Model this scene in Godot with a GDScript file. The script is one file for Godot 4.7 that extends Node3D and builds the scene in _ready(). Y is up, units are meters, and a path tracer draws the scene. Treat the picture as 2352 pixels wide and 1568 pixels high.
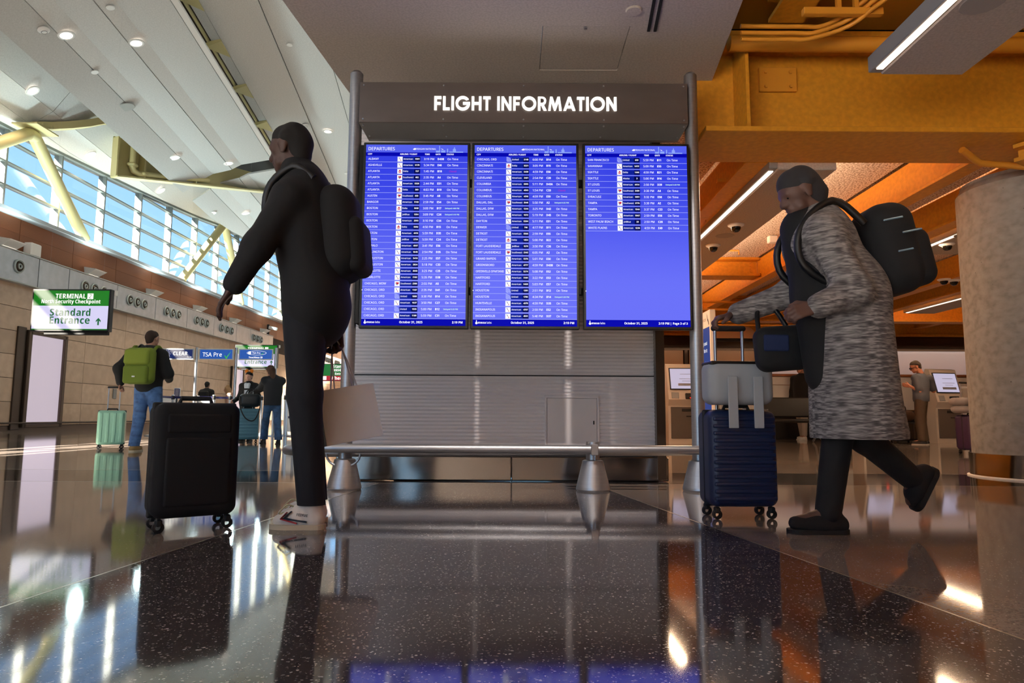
extends Node3D
# An airport terminal hall seen from knee height: a departures board, people walking past with luggage.

const FOCAL := 1568.0
const EYE := Vector3(0, 0.51, 0)
var aim: Basis
var M := {}
var names := {}
var rng := RandomNumberGenerator.new()


func _ready() -> void:
	# ---- camera
	aim = Basis(Vector3.RIGHT, atan(171.0 / FOCAL)) * Basis(Vector3.BACK, deg_to_rad(0.3))
	var cam := Camera3D.new()
	cam.name = "camera"
	cam.transform = Transform3D(aim, EYE)
	cam.fov = rad_to_deg(2.0 * atan(784.0 / FOCAL))
	cam.near = 0.05
	cam.far = 300.0
	add_child(cam)
	# ---- sky and exposure
	var env := Environment.new()
	env.background_mode = Environment.BG_SKY
	var sky_mat := ProceduralSkyMaterial.new()
	sky_mat.sky_top_color = Color(0.48, 0.64, 0.99)
	sky_mat.sky_horizon_color = Color(0.66, 0.88, 1.0)
	sky_mat.sky_curve = 0.28
	sky_mat.ground_bottom_color = Color(0.4, 0.42, 0.42)
	sky_mat.ground_horizon_color = Color(0.6, 0.68, 0.7)
	sky_mat.sun_angle_max = 1.0
	var sky := Sky.new()
	sky.sky_material = sky_mat
	env.sky = sky
	env.background_energy_multiplier = 2.4
	env.tonemap_mode = Environment.TONE_MAPPER_LINEAR
	env.tonemap_exposure = 1.0
	env.sdfgi_enabled = true
	env.ssao_enabled = true
	env.ssil_enabled = true
	var we := WorldEnvironment.new()
	we.name = "world_environment"
	we.environment = env
	add_child(we)
	# ---- sun: afternoon, high on the window side and behind the viewer
	var sun := DirectionalLight3D.new()
	sun.name = "sun"
	sun.light_color = Color(1.0, 0.96, 0.9)
	sun.light_energy = 48.0
	sun.light_angular_distance = 0.5
	sun.shadow_enabled = true
	add_child(sun)
	sun.look_at_from_position(Vector3.ZERO, Vector3(1.04, -1.0, -1.06), Vector3.UP)
	rng.seed = 7
	make_materials()
	build_floor()
	build_hall_wall()
	build_hall_ceiling()
	build_shell()
	build_soffit()
	build_info_wall()
	build_orange_zone()
	build_board()
	build_hall_things()
	build_checkpoint()
	build_counter_side()
	build_people()


# ---------------------------------------------------------------- helpers
func ray(x: float, y: float) -> Vector3:
	return aim * Vector3((x - 1176.0) / FOCAL, (784.0 - y) / FOCAL, -1.0)


func at(x: float, y: float, d: float) -> Vector3:      # the point seen at that spot of the photograph, d metres ahead
	var r := ray(x, y)
	return EYE + r * (d / -r.z)


func numbered(called: String) -> String:
	var n: int = names.get(called, 0)
	names[called] = n + 1
	return called if n == 0 else "%s_%03d" % [called, n]


func tag(o: Node3D, label: String, category: String, group := "") -> Node3D:
	o.set_meta("label", label)
	o.set_meta("category", category)
	if group:
		o.set_meta("group", group)
	return o


func thing(called: String, label: String, category: String, pos := Vector3.ZERO, turn := 0.0, group := "") -> Node3D:
	var o := Node3D.new()
	o.name = numbered(called)
	add_child(o, true)
	o.position = pos
	o.rotation.y = turn
	return tag(o, label, category, group)


func struct(called: String, label: String, category := "") -> Node3D:
	var o := Node3D.new()
	o.name = called
	add_child(o, true)
	o.set_meta("kind", "structure")
	o.set_meta("label", label)
	o.set_meta("category", category if category else called.get_slice("_", 0))
	return o


func put(called: String, m: Mesh, mat: Material, parent: Node3D, xf := Transform3D.IDENTITY) -> MeshInstance3D:
	var o := MeshInstance3D.new()
	o.name = called
	o.mesh = m
	o.material_override = mat
	o.transform = xf
	parent.add_child(o, true)
	return o


func obj(called: String, st: SurfaceTool, mat: Material, parent: Node3D, xf := Transform3D.IDENTITY) -> MeshInstance3D:
	return put(called, done(st), mat, parent, xf)


func dup(src: Node3D, label: String, pos: Vector3, turn := 0.0) -> Node3D:
	var c: Node3D = src.duplicate()
	c.name = numbered(String(src.name).trim_suffix("_001"))
	add_child(c, true)
	c.position = pos
	c.rotation.y = turn
	c.set_meta("label", label)
	return c


func mb() -> SurfaceTool:
	var st := SurfaceTool.new()
	st.begin(Mesh.PRIMITIVE_TRIANGLES)
	st.set_smooth_group(-1)
	return st


func done(st: SurfaceTool) -> ArrayMesh:
	st.generate_normals()
	return st.commit()


func tri(st: SurfaceTool, a: Vector3, b: Vector3, c: Vector3) -> void:   # counter-clockwise seen from outside
	st.add_vertex(a)
	st.add_vertex(c)
	st.add_vertex(b)


func quad(st: SurfaceTool, a: Vector3, b: Vector3, c: Vector3, d: Vector3) -> void:
	tri(st, a, b, c)
	tri(st, a, c, d)


func box(st: SurfaceTool, c: Vector3, size: Vector3, bev := 0.0, B := Basis.IDENTITY) -> void:
	var h := size * 0.5
	bev = minf(bev, minf(h.x, minf(h.y, h.z)) * 0.9)
	st.set_smooth_group(-1)
	var ax: Array[Vector3] = [Vector3.RIGHT, Vector3.UP, Vector3.BACK]
	for i in 3:
		var j := (i + 1) % 3
		var k := (i + 2) % 3
		for s: float in [-1.0, 1.0]:
			var n := ax[i] * (h[i] * s)
			var u := ax[j] * (h[j] - bev) * s
			var w := ax[k] * (h[k] - bev)
			quad(st, c + B * (n - u - w), c + B * (n + u - w), c + B * (n + u + w), c + B * (n - u + w))
	if bev <= 0.0:
		return
	for i in 3:
		var j := (i + 1) % 3
		var k := (i + 2) % 3
		for sj: float in [-1.0, 1.0]:
			for sk: float in [-1.0, 1.0]:
				var a := ax[j] * (h[j] * sj) + ax[k] * ((h[k] - bev) * sk)
				var b := ax[j] * ((h[j] - bev) * sj) + ax[k] * (h[k] * sk)
				var l := ax[i] * (h[i] - bev)
				_edge(st, c, B, a, b, l)
	for sx: float in [-1.0, 1.0]:
		for sy: float in [-1.0, 1.0]:
			for sz: float in [-1.0, 1.0]:
				var p := c + B * Vector3(h.x * sx, (h.y - bev) * sy, (h.z - bev) * sz)
				var q := c + B * Vector3((h.x - bev) * sx, h.y * sy, (h.z - bev) * sz)
				var r := c + B * Vector3((h.x - bev) * sx, (h.y - bev) * sy, h.z * sz)
				if sx * sy * sz > 0.0:
					tri(st, p, q, r)
				else:
					tri(st, p, r, q)


func _edge(st: SurfaceTool, c: Vector3, B: Basis, a: Vector3, b: Vector3, l: Vector3) -> void:
	var p := c + B * (a - l)
	var q := c + B * (b - l)
	var r := c + B * (b + l)
	var s := c + B * (a + l)
	if (q - p).cross(r - p).dot(B * (a + b)) > 0.0:
		quad(st, p, q, r, s)
	else:
		quad(st, p, s, r, q)


func bar(st: SurfaceTool, a: Vector3, b: Vector3, w: float, h: float, bev := 0.0, up := Vector3.UP) -> void:
	# a straight box from a to b; w across, h along «up»
	var z := (b - a).normalized()
	var x := up.cross(z)
	if x.length() < 0.01:
		x = Vector3.RIGHT.cross(z)
	x = x.normalized()
	box(st, (a + b) * 0.5, Vector3(w, h, a.distance_to(b)), bev, Basis(x, z.cross(x), z))


func tube(st: SurfaceTool, pts: Array, r: float, sides := 12, caps := true, r2 := -1.0) -> void:
	var n := pts.size()
	var rings: Array = []
	var x := Vector3.ZERO
	for i in n:
		var t: Vector3 = (pts[mini(i + 1, n - 1)] - pts[maxi(i - 1, 0)]).normalized()
		if i == 0:
			x = t.cross(Vector3.UP if absf(t.y) < 0.9 else Vector3.RIGHT).normalized()
		else:
			x = (x - t * x.dot(t)).normalized()
		var y := t.cross(x)
		var rr := r if r2 < 0.0 else lerpf(r, r2, float(i) / (n - 1))
		var ring: Array = []
		for k in sides:
			var a := TAU * k / sides
			ring.append(pts[i] + (x * cos(a) + y * sin(a)) * rr)
		rings.append(ring)
	st.set_smooth_group(0)
	for i in n - 1:
		for k in sides:
			var k2 := (k + 1) % sides
			quad(st, rings[i][k], rings[i][k2], rings[i + 1][k2], rings[i + 1][k])
	st.set_smooth_group(-1)
	if caps:
		for k in sides:
			tri(st, pts[0], rings[0][(k + 1) % sides], rings[0][k])
			tri(st, pts[n - 1], rings[n - 1][k], rings[n - 1][(k + 1) % sides])


func soft(p: Array, n := 5) -> Array:      # a rounder path through the same points
	var out: Array = []
	for i in p.size() - 1:
		var a: Vector3 = p[maxi(i - 1, 0)]
		var d: Vector3 = p[mini(i + 2, p.size() - 1)]
		for k in n:
			out.append((p[i] as Vector3).cubic_interpolate(p[i + 1], a, d, float(k) / n))
	out.append(p[p.size() - 1])
	return out


func lathe(st: SurfaceTool, prof: Array, xf := Transform3D.IDENTITY, seg := 24) -> void:   # (radius, height) pairs from the bottom up along the outside
	st.set_smooth_group(-1)
	for i in prof.size() - 1:
		var p: Vector2 = prof[i]
		var q: Vector2 = prof[i + 1]
		st.set_smooth_group(i + 1)
		for k in seg:
			var a := TAU * k / seg
			var b := TAU * (k + 1) / seg
			var pa := xf * Vector3(p.x * cos(a), p.y, -p.x * sin(a))
			var pb := xf * Vector3(p.x * cos(b), p.y, -p.x * sin(b))
			var qa := xf * Vector3(q.x * cos(a), q.y, -q.x * sin(a))
			var qb := xf * Vector3(q.x * cos(b), q.y, -q.x * sin(b))
			if p.x > 0.0:
				tri(st, pa, pb, qb)
			if q.x > 0.0:
				tri(st, pa, qb, qa)
	st.set_smooth_group(-1)


func extrude(st: SurfaceTool, poly: PackedVector2Array, depth: float, xf := Transform3D.IDENTITY, walls := true) -> void:   # the outline lies in x, y; it rises from z = 0 to z = depth
	if Geometry2D.is_polygon_clockwise(poly):
		poly.reverse()
	var idx := Geometry2D.triangulate_polygon(poly)
	for t in range(0, idx.size(), 3):
		var a := poly[idx[t]]
		var b := poly[idx[t + 1]]
		var c := poly[idx[t + 2]]
		if (b - a).cross(c - a) < 0.0:
			var q := b
			b = c
			c = q
		tri(st, xf * Vector3(a.x, a.y, depth), xf * Vector3(b.x, b.y, depth), xf * Vector3(c.x, c.y, depth))
		if walls:
			tri(st, xf * Vector3(a.x, a.y, 0), xf * Vector3(c.x, c.y, 0), xf * Vector3(b.x, b.y, 0))
	if walls:
		for k in poly.size():
			var a := poly[k]
			var b := poly[(k + 1) % poly.size()]
			quad(st, xf * Vector3(a.x, a.y, 0), xf * Vector3(b.x, b.y, 0), xf * Vector3(b.x, b.y, depth), xf * Vector3(a.x, a.y, depth))


func rbox(st: SurfaceTool, c: Vector3, size: Vector3, r: float, B := Basis.IDENTITY, m := 4) -> void:   # a box with round edges and corners
	var h := size * 0.5
	r = minf(r, minf(h.x, minf(h.y, h.z)))
	var u: Array[float] = []
	var s: Array[float] = []
	for i in m + 1:
		u.append(-tan(PI / 4 * (1.0 - float(i) / m)))
		s.append(-1.0)
	for i in m + 1:
		u.append(tan(PI / 4 * float(i) / m))
		s.append(1.0)
	var ax: Array[Vector3] = [Vector3.RIGHT, Vector3.UP, Vector3.BACK]
	st.set_smooth_group(0)
	var n := u.size()
	for i in 3:
		var X := ax[(i + 1) % 3]
		var Y := ax[(i + 2) % 3]
		for f: float in [-1.0, 1.0]:
			var g: Array = []
			for a in n:
				for b in n:
					var d := (X * u[a] * f + Y * u[b] + ax[i] * f).normalized()
					var k := X * s[a] * f + Y * s[b] + ax[i] * f
					g.append(c + B * (d * r + k * (h - Vector3.ONE * r)))
			for a in n - 1:
				for b in n - 1:
					quad(st, g[a * n + b], g[(a + 1) * n + b], g[(a + 1) * n + b + 1], g[a * n + b + 1])
	st.set_smooth_group(-1)


func disc(st: SurfaceTool, c: Vector3, r: float, n: Vector3, seg := 20) -> void:
	var x := n.cross(Vector3.UP if absf(n.y) < 0.9 else Vector3.RIGHT).normalized()
	var y := n.cross(x)
	for k in seg:
		var a := TAU * k / seg
		var b := TAU * (k + 1) / seg
		tri(st, c, c + (x * cos(a) + y * sin(a)) * r, c + (x * cos(b) + y * sin(b)) * r)


var fonts := {}
var texts := {}


func words_into(st: SurfaceTool, s: String, cap: float, xf: Transform3D, bold := false, align := 0, most := 0.0, depth := 0.0) -> void:
	# cap: height of a capital; align 0 left, 1 centre, 2 right; xf places the anchor at the middle of the line
	var key := "%s|%s|%s" % [s, bold, depth > 0.0]
	if not texts.has(key):
		if not fonts.has(bold):
			var f := SystemFont.new()
			f.font_names = PackedStringArray(["Droid Sans"])
			f.font_weight = 700 if bold else 400
			fonts[bold] = f
		var tm := TextMesh.new()
		tm.font = fonts[bold]
		tm.font_size = 28
		tm.pixel_size = 0.05
		tm.curve_step = 2.0
		tm.depth = 0.4 if depth > 0.0 else 0.0
		tm.text = s
		tm.horizontal_alignment = HORIZONTAL_ALIGNMENT_LEFT
		var arr := []
		for i in tm.get_surface_count():
			arr.append(tm.surface_get_arrays(i))
		texts[key] = [arr, tm.get_aabb()]
	var k := cap / (28 * 0.05 * 0.714)
	var bb: AABB = texts[key][1]
	var kx := k
	if most > 0.0 and bb.size.x * k > most:
		kx = most / bb.size.x
	var off := -bb.position.x * kx - (bb.size.x * kx * 0.5 * align)
	var kz := depth / 0.4 if depth > 0.0 else 1.0
	for a in texts[key][0]:
		var v: PackedVector3Array = a[Mesh.ARRAY_VERTEX]
		var idx: PackedInt32Array = a[Mesh.ARRAY_INDEX] if a[Mesh.ARRAY_INDEX] != null else PackedInt32Array(range(v.size()))
		for i in idx:
			var p := v[i]
			st.add_vertex(xf * Vector3(p.x * kx + off, p.y * k, (p.z * kz + depth * 0.5) if depth > 0.0 else 0.0))


# ---------------------------------------------------------------- materials
func paint(c: Color, rough := 0.6, metal := 0.0) -> StandardMaterial3D:
	var m := StandardMaterial3D.new()
	m.albedo_color = c
	m.roughness = rough
	m.metallic = metal
	return m


func glow(c: Color, e := 1.0) -> StandardMaterial3D:
	var m := paint(Color(0.02, 0.02, 0.02), 0.35)
	m.emission_enabled = true
	m.emission = c
	m.emission_energy_multiplier = e
	return m


func noise_tex(freq: float, stops: Array, size := 256, oct := 4, kind := FastNoiseLite.TYPE_SIMPLEX_SMOOTH, sd := 1) -> ImageTexture:
	var f := FastNoiseLite.new()
	f.seed = sd
	f.noise_type = kind
	f.frequency = freq
	f.fractal_octaves = oct
	var im := f.get_seamless_image(size, size)
	im.convert(Image.FORMAT_RGB8)
	var lut: Array[Color] = []
	var g := Gradient.new()
	g.offsets = PackedFloat32Array(stops.map(func(s): return s[0]))
	g.colors = PackedColorArray(stops.map(func(s): return s[1]))
	var data := im.get_data()
	var table := PackedByteArray()
	for i in 256:
		var c := g.sample(i / 255.0)
		table.append(int(c.r * 255))
		table.append(int(c.g * 255))
		table.append(int(c.b * 255))
	for p in range(0, data.size(), 3):
		var k := data[p] * 3
		data[p] = table[k]
		data[p + 1] = table[k + 1]
		data[p + 2] = table[k + 2]
	return ImageTexture.create_from_image(Image.create_from_data(size, size, false, Image.FORMAT_RGB8, data))


func tri_tex(m: StandardMaterial3D, t: Texture2D, scale := Vector3.ONE, world := true) -> StandardMaterial3D:
	m.albedo_texture = t
	m.uv1_triplanar = true
	m.uv1_world_triplanar = world
	m.uv1_scale = scale
	return m


func g(v: float) -> Color:
	return Color(v, v, v)


func terrazzo(base: Color, low: Color, chips: Array, count: int, size: int, sd: int) -> ImageTexture:
	var r := RandomNumberGenerator.new()
	r.seed = sd
	var im := Image.create(size, size, false, Image.FORMAT_RGB8)
	im.fill(base)
	for i in size * 9:
		var c := base.lerp(low, r.randf())
		var w := r.randi_range(2, 12)
		im.fill_rect(Rect2i(r.randi_range(0, size - 1), r.randi_range(0, size - 1), w, r.randi_range(2, 10)), c)
	for i in count:
		var c: Color = chips[r.randi() % chips.size()]
		c = c.darkened(r.randf() * 0.3)
		var rad := size / 2048.0 * (r.randf_range(1.5, 3.2) if r.randf() < 0.7 else r.randf_range(3.2, 6.2))
		var el := r.randf_range(0.5, 1.0)
		var turn := r.randf() * PI
		var cx := r.randi_range(0, size - 1)
		var cy := r.randi_range(0, size - 1)
		var ir := int(ceil(rad))
		var ca := cos(turn)
		var sa := sin(turn)
		var cut := r.randf_range(0.5, 1.0)
		for y in range(-ir, ir + 1):
			for x in range(-ir, ir + 1):
				var u := (x * ca + y * sa) / rad
				var v := (y * ca - x * sa) / (rad * el)
				if u * u + v * v < 1.0 and u + v * 0.6 < cut:
					im.set_pixel(posmod(cx + x, size), posmod(cy + y, size), c)
	return ImageTexture.create_from_image(im)


func make_materials() -> void:
	var t_dark := terrazzo(Color(0.275, 0.255, 0.255), Color(0.16, 0.15, 0.15), [Color(0.8, 0.78, 0.75), Color(0.6, 0.58, 0.56), Color(0.88, 0.86, 0.84), Color(0.5, 0.46, 0.44)], 15000, 2048, 3)
	var t_pale := terrazzo(Color(0.52, 0.475, 0.44), Color(0.40, 0.365, 0.335), [Color(0.8, 0.78, 0.74), Color(0.62, 0.58, 0.54), Color(0.25, 0.22, 0.2)], 7000, 1024, 5)
	var t_black := terrazzo(Color(0.15, 0.14, 0.14), Color(0.09, 0.085, 0.085), [Color(0.7, 0.68, 0.66), Color(0.5, 0.48, 0.46)], 3000, 1024, 9)
	var wave := noise_tex(0.012, [[0.0, g(0)], [1.0, g(1)]], 256, 3)
	for q in [["floor_dark", t_dark, 0.72], ["floor_pale", t_pale, 1.1], ["floor_black", t_black, 1.0]]:
		var m := paint(Color(1, 1, 1), 0.065)
		tri_tex(m, q[1], Vector3.ONE * q[2])
		m.metallic_specular = 0.8
		if q[0] == "floor_pale":
			m.roughness = 0.06
		m.heightmap_enabled = false
		M[q[0]] = m
	var speck := noise_tex(0.06, [[0.0, g(0.88)], [1.0, g(1.0)]], 256, 5)
	var cloud := noise_tex(0.012, [[0.0, g(0.92)], [1.0, g(1.0)]], 256, 4)
	M.strip = paint(Color(0.62, 0.57, 0.48), 0.3, 0.8)
	M.stone = tri_tex(paint(Color(0.76, 0.65, 0.55), 0.12), cloud, Vector3.ONE * 0.7)
	M.stone2 = tri_tex(paint(Color(0.73, 0.62, 0.52), 0.12), cloud, Vector3.ONE * 0.5)
	M.stone3 = tri_tex(paint(Color(0.78, 0.67, 0.57), 0.12), cloud, Vector3.ONE * 0.9)
	M.backing = paint(Color(0.16, 0.13, 0.11), 0.9)
	M.terra = tri_tex(paint(Color(0.56, 0.33, 0.19), 0.6), speck, Vector3.ONE * 2.0)
	M.terra2 = tri_tex(paint(Color(0.53, 0.31, 0.18), 0.6), speck, Vector3.ONE * 2.0)
	M.band = tri_tex(paint(Color(0.72, 0.74, 0.77), 0.34, 0.75), cloud, Vector3.ONE * 0.8)
	M.steel = paint(Color(0.7, 0.71, 0.73), 0.28, 0.9)
	M.brushed = tri_tex(paint(Color(0.66, 0.66, 0.67), 0.36, 0.85), noise_tex(0.03, [[0.0, g(0.93)], [1.0, g(1.0)]], 256, 3, FastNoiseLite.TYPE_SIMPLEX, 4), Vector3(0.4, 6.0, 0.4))
	M.mirror = paint(Color(0.56, 0.54, 0.53), 0.12, 1.0)
	M.frame = paint(Color(0.70, 0.74, 0.74), 0.45)
	M.fin = paint(Color(0.53, 0.57, 0.57), 0.45)
	M.sill = paint(Color(0.66, 0.67, 0.68), 0.5)
	M.glass = paint(Color(0.03, 0.06, 0.09, 0.4), 0.03)
	M.glass.transparency = BaseMaterial3D.TRANSPARENCY_ALPHA
	M.clear = paint(Color(0.85, 0.9, 0.92, 0.12), 0.03)
	M.clear.transparency = BaseMaterial3D.TRANSPARENCY_ALPHA
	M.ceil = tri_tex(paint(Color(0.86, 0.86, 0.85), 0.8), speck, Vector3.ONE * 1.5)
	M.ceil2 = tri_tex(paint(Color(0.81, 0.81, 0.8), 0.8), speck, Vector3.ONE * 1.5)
	M.white = paint(Color(0.9, 0.9, 0.89), 0.5)
	M.soffit = tri_tex(paint(Color(0.74, 0.70, 0.66), 0.85), speck, Vector3.ONE * 3.0)
	M.dark = paint(Color(0.05, 0.05, 0.05), 0.8)
	M.black = paint(Color(0.018, 0.018, 0.02), 0.45)
	M.yellow = paint(Color(0.80, 0.76, 0.55), 0.5)
	M.amber = tri_tex(paint(Color(0.88, 0.60, 0.15), 0.5), speck, Vector3.ONE * 1.0)
	M.amber2 = paint(Color(0.84, 0.56, 0.16), 0.5)
	M.spray = tri_tex(paint(Color(1, 1, 1), 0.95), noise_tex(0.09, [[0.0, Color(0.6, 0.5, 0.42)], [0.36, Color(0.7, 0.62, 0.54)], [0.5, Color(0.92, 0.87, 0.82)], [1.0, Color(0.97, 0.93, 0.89)]], 256, 4, FastNoiseLite.TYPE_SIMPLEX, 8), Vector3.ONE * 1.4)
	M.spray.heightmap_enabled = false
	M.concrete = tri_tex(paint(Color(0.60, 0.59, 0.57), 0.85), noise_tex(0.03, [[0.0, g(0.78)], [0.5, g(0.92)], [1.0, g(1.0)]], 256, 5, FastNoiseLite.TYPE_SIMPLEX, 12), Vector3.ONE * 1.2)
	M.bronze = paint(Color(0.30, 0.25, 0.21), 0.3, 0.7)
	M.rib = paint(Color(0.86, 0.84, 0.84), 0.75)
	M.grey = paint(Color(0.5, 0.5, 0.5), 0.5)
	M.lamp = glow(Color(1.0, 0.93, 0.86), 3.0)
	M.led = glow(Color(1.0, 0.88, 0.79), 2.0)
	M.frost = glow(Color(0.93, 0.86, 0.92), 0.62)
	M.lens = paint(Color(0.02, 0.02, 0.02), 0.1)
	M.signwhite = glow(Color(1.0, 0.98, 0.95), 1.3)
	M.rubber = paint(Color(0.05, 0.05, 0.05), 0.7)


# ---------------------------------------------------------------- floor
func slab(st: SurfaceTool, poly: PackedVector2Array, top: float) -> void:   # poly in (x, z)
	var flat := PackedVector2Array()
	for p in poly:
		flat.append(Vector2(p.x, -p.y))
	extrude(st, flat, 0.12, Transform3D(Basis(Vector3.RIGHT, -PI / 2), Vector3(0, top - 0.12, 0)))


func build_floor() -> void:
	var f := struct("floor", "polished terrazzo floor with white chips, dark in the middle and paler to both sides")
	var sub := mb()
	box(sub, Vector3(-0.5, -0.3, -26), Vector3(31, 0.3, 76))
	obj("base", sub, M.backing, f)
	# edges of the dark middle field, running away from the viewer
	var L0 := -2.35
	var L1 := -1.0
	var R0 := 1.85
	var R1 := 0.78
	var zn := 11.0
	var zf := -5.26
	var xl := func(z: float) -> float: return -1.35 - (z + 1.87) * 0.102
	var xr := func(z: float) -> float: return 1.19 + (z + 1.65) * 0.16
	var g2 := 0.004
	var st := mb()
	slab(st, PackedVector2Array([Vector2(xl.call(4.0) + g2, 4.0), Vector2(2.1, 4.0), Vector2(xr.call(zf) - g2, zf), Vector2(xl.call(zf) + g2, zf)]), 0.0)
	obj("terrazzo_field", st, M.floor_dark, f)
	st = mb()
	slab(st, PackedVector2Array([Vector2(-15.5, 4.0), Vector2(xl.call(4.0) - g2, 4.0), Vector2(xl.call(zf) - g2, zf), Vector2(-15.5, zf)]), 0.0)
	obj("terrazzo_field", st, M.floor_pale, f)
	st = mb()
	slab(st, PackedVector2Array([Vector2(2.1 + g2, 4.0), Vector2(14.5, 4.0), Vector2(14.5, zf), Vector2(xr.call(zf) + g2, zf)]), 0.0)
	obj("terrazzo_field", st, M.floor_pale, f)
	st = mb()
	slab(st, PackedVector2Array([Vector2(-15.5, zf - g2), Vector2(14.5, zf - g2), Vector2(14.5, -6.35), Vector2(-15.5, -6.35)]), 0.0)
	obj("terrazzo_band", st, M.floor_black, f)
	st = mb()
	slab(st, PackedVector2Array([Vector2(-15.5, -6.36), Vector2(14.5, -6.36), Vector2(14.5, -63), Vector2(-15.5, -63)]), 0.0)
	obj("terrazzo_field", st, M.floor_pale, f)
	st = mb()
	slab(st, PackedVector2Array([Vector2(-15.5, 11), Vector2(14.5, 11), Vector2(14.5, 4.01), Vector2(-15.5, 4.01)]), 0.0)
	obj("terrazzo_field", st, M.floor_pale, f)
	# metal divider strips let into the joints
	for q in [[Vector3(xl.call(4.0), 0, 4.0), Vector3(xl.call(zf), 0, zf)], [Vector3(2.1, 0, 4.0), Vector3(xr.call(zf), 0, zf)], [Vector3(-13.8, 0, zf), Vector3(14, 0, zf)], [Vector3(-13.8, 0, -6.355), Vector3(14, 0, -6.355)]]:
		st = mb()
		bar(st, q[0] - Vector3(0, 0.01, 0), q[1] - Vector3(0, 0.01, 0), 0.007, 0.0206)
		obj("divider_strip", st, M.strip, f)


# ---------------------------------------------------------------- the hall's window wall
const WX := -13.9
const CLOUD := 0.89      # the hanging boards lie this much nearer than the vault behind them
const PROFILE: Array[Vector2] = [Vector2(-6, 11.0), Vector2(0, 11.2), Vector2(2, 11.2), Vector2(4.5, 11.12), Vector2(5.96, 11.0), Vector2(6.6, 10.9), Vector2(8.15, 10.5), Vector2(9.37, 10.05), Vector2(10.25, 9.5), Vector2(10.6, 9.14), Vector2(11.1, 8.78), Vector2(11.75, 8.4), Vector2(12.5, 8.15), Vector2(14, 7.9), Vector2(16.5, 7.6)]


func vault(s: float) -> float:
	for i in PROFILE.size() - 1:
		if s <= PROFILE[i + 1].x:
			var p := PROFILE[i]
			var q := PROFILE[i + 1]
			return lerpf(p.y, q.y, (s - p.x) / (q.x - p.x))
	return 7.6


func wall_top(z: float) -> float:
	return vault(-WX + 0.1141 * z)


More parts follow.
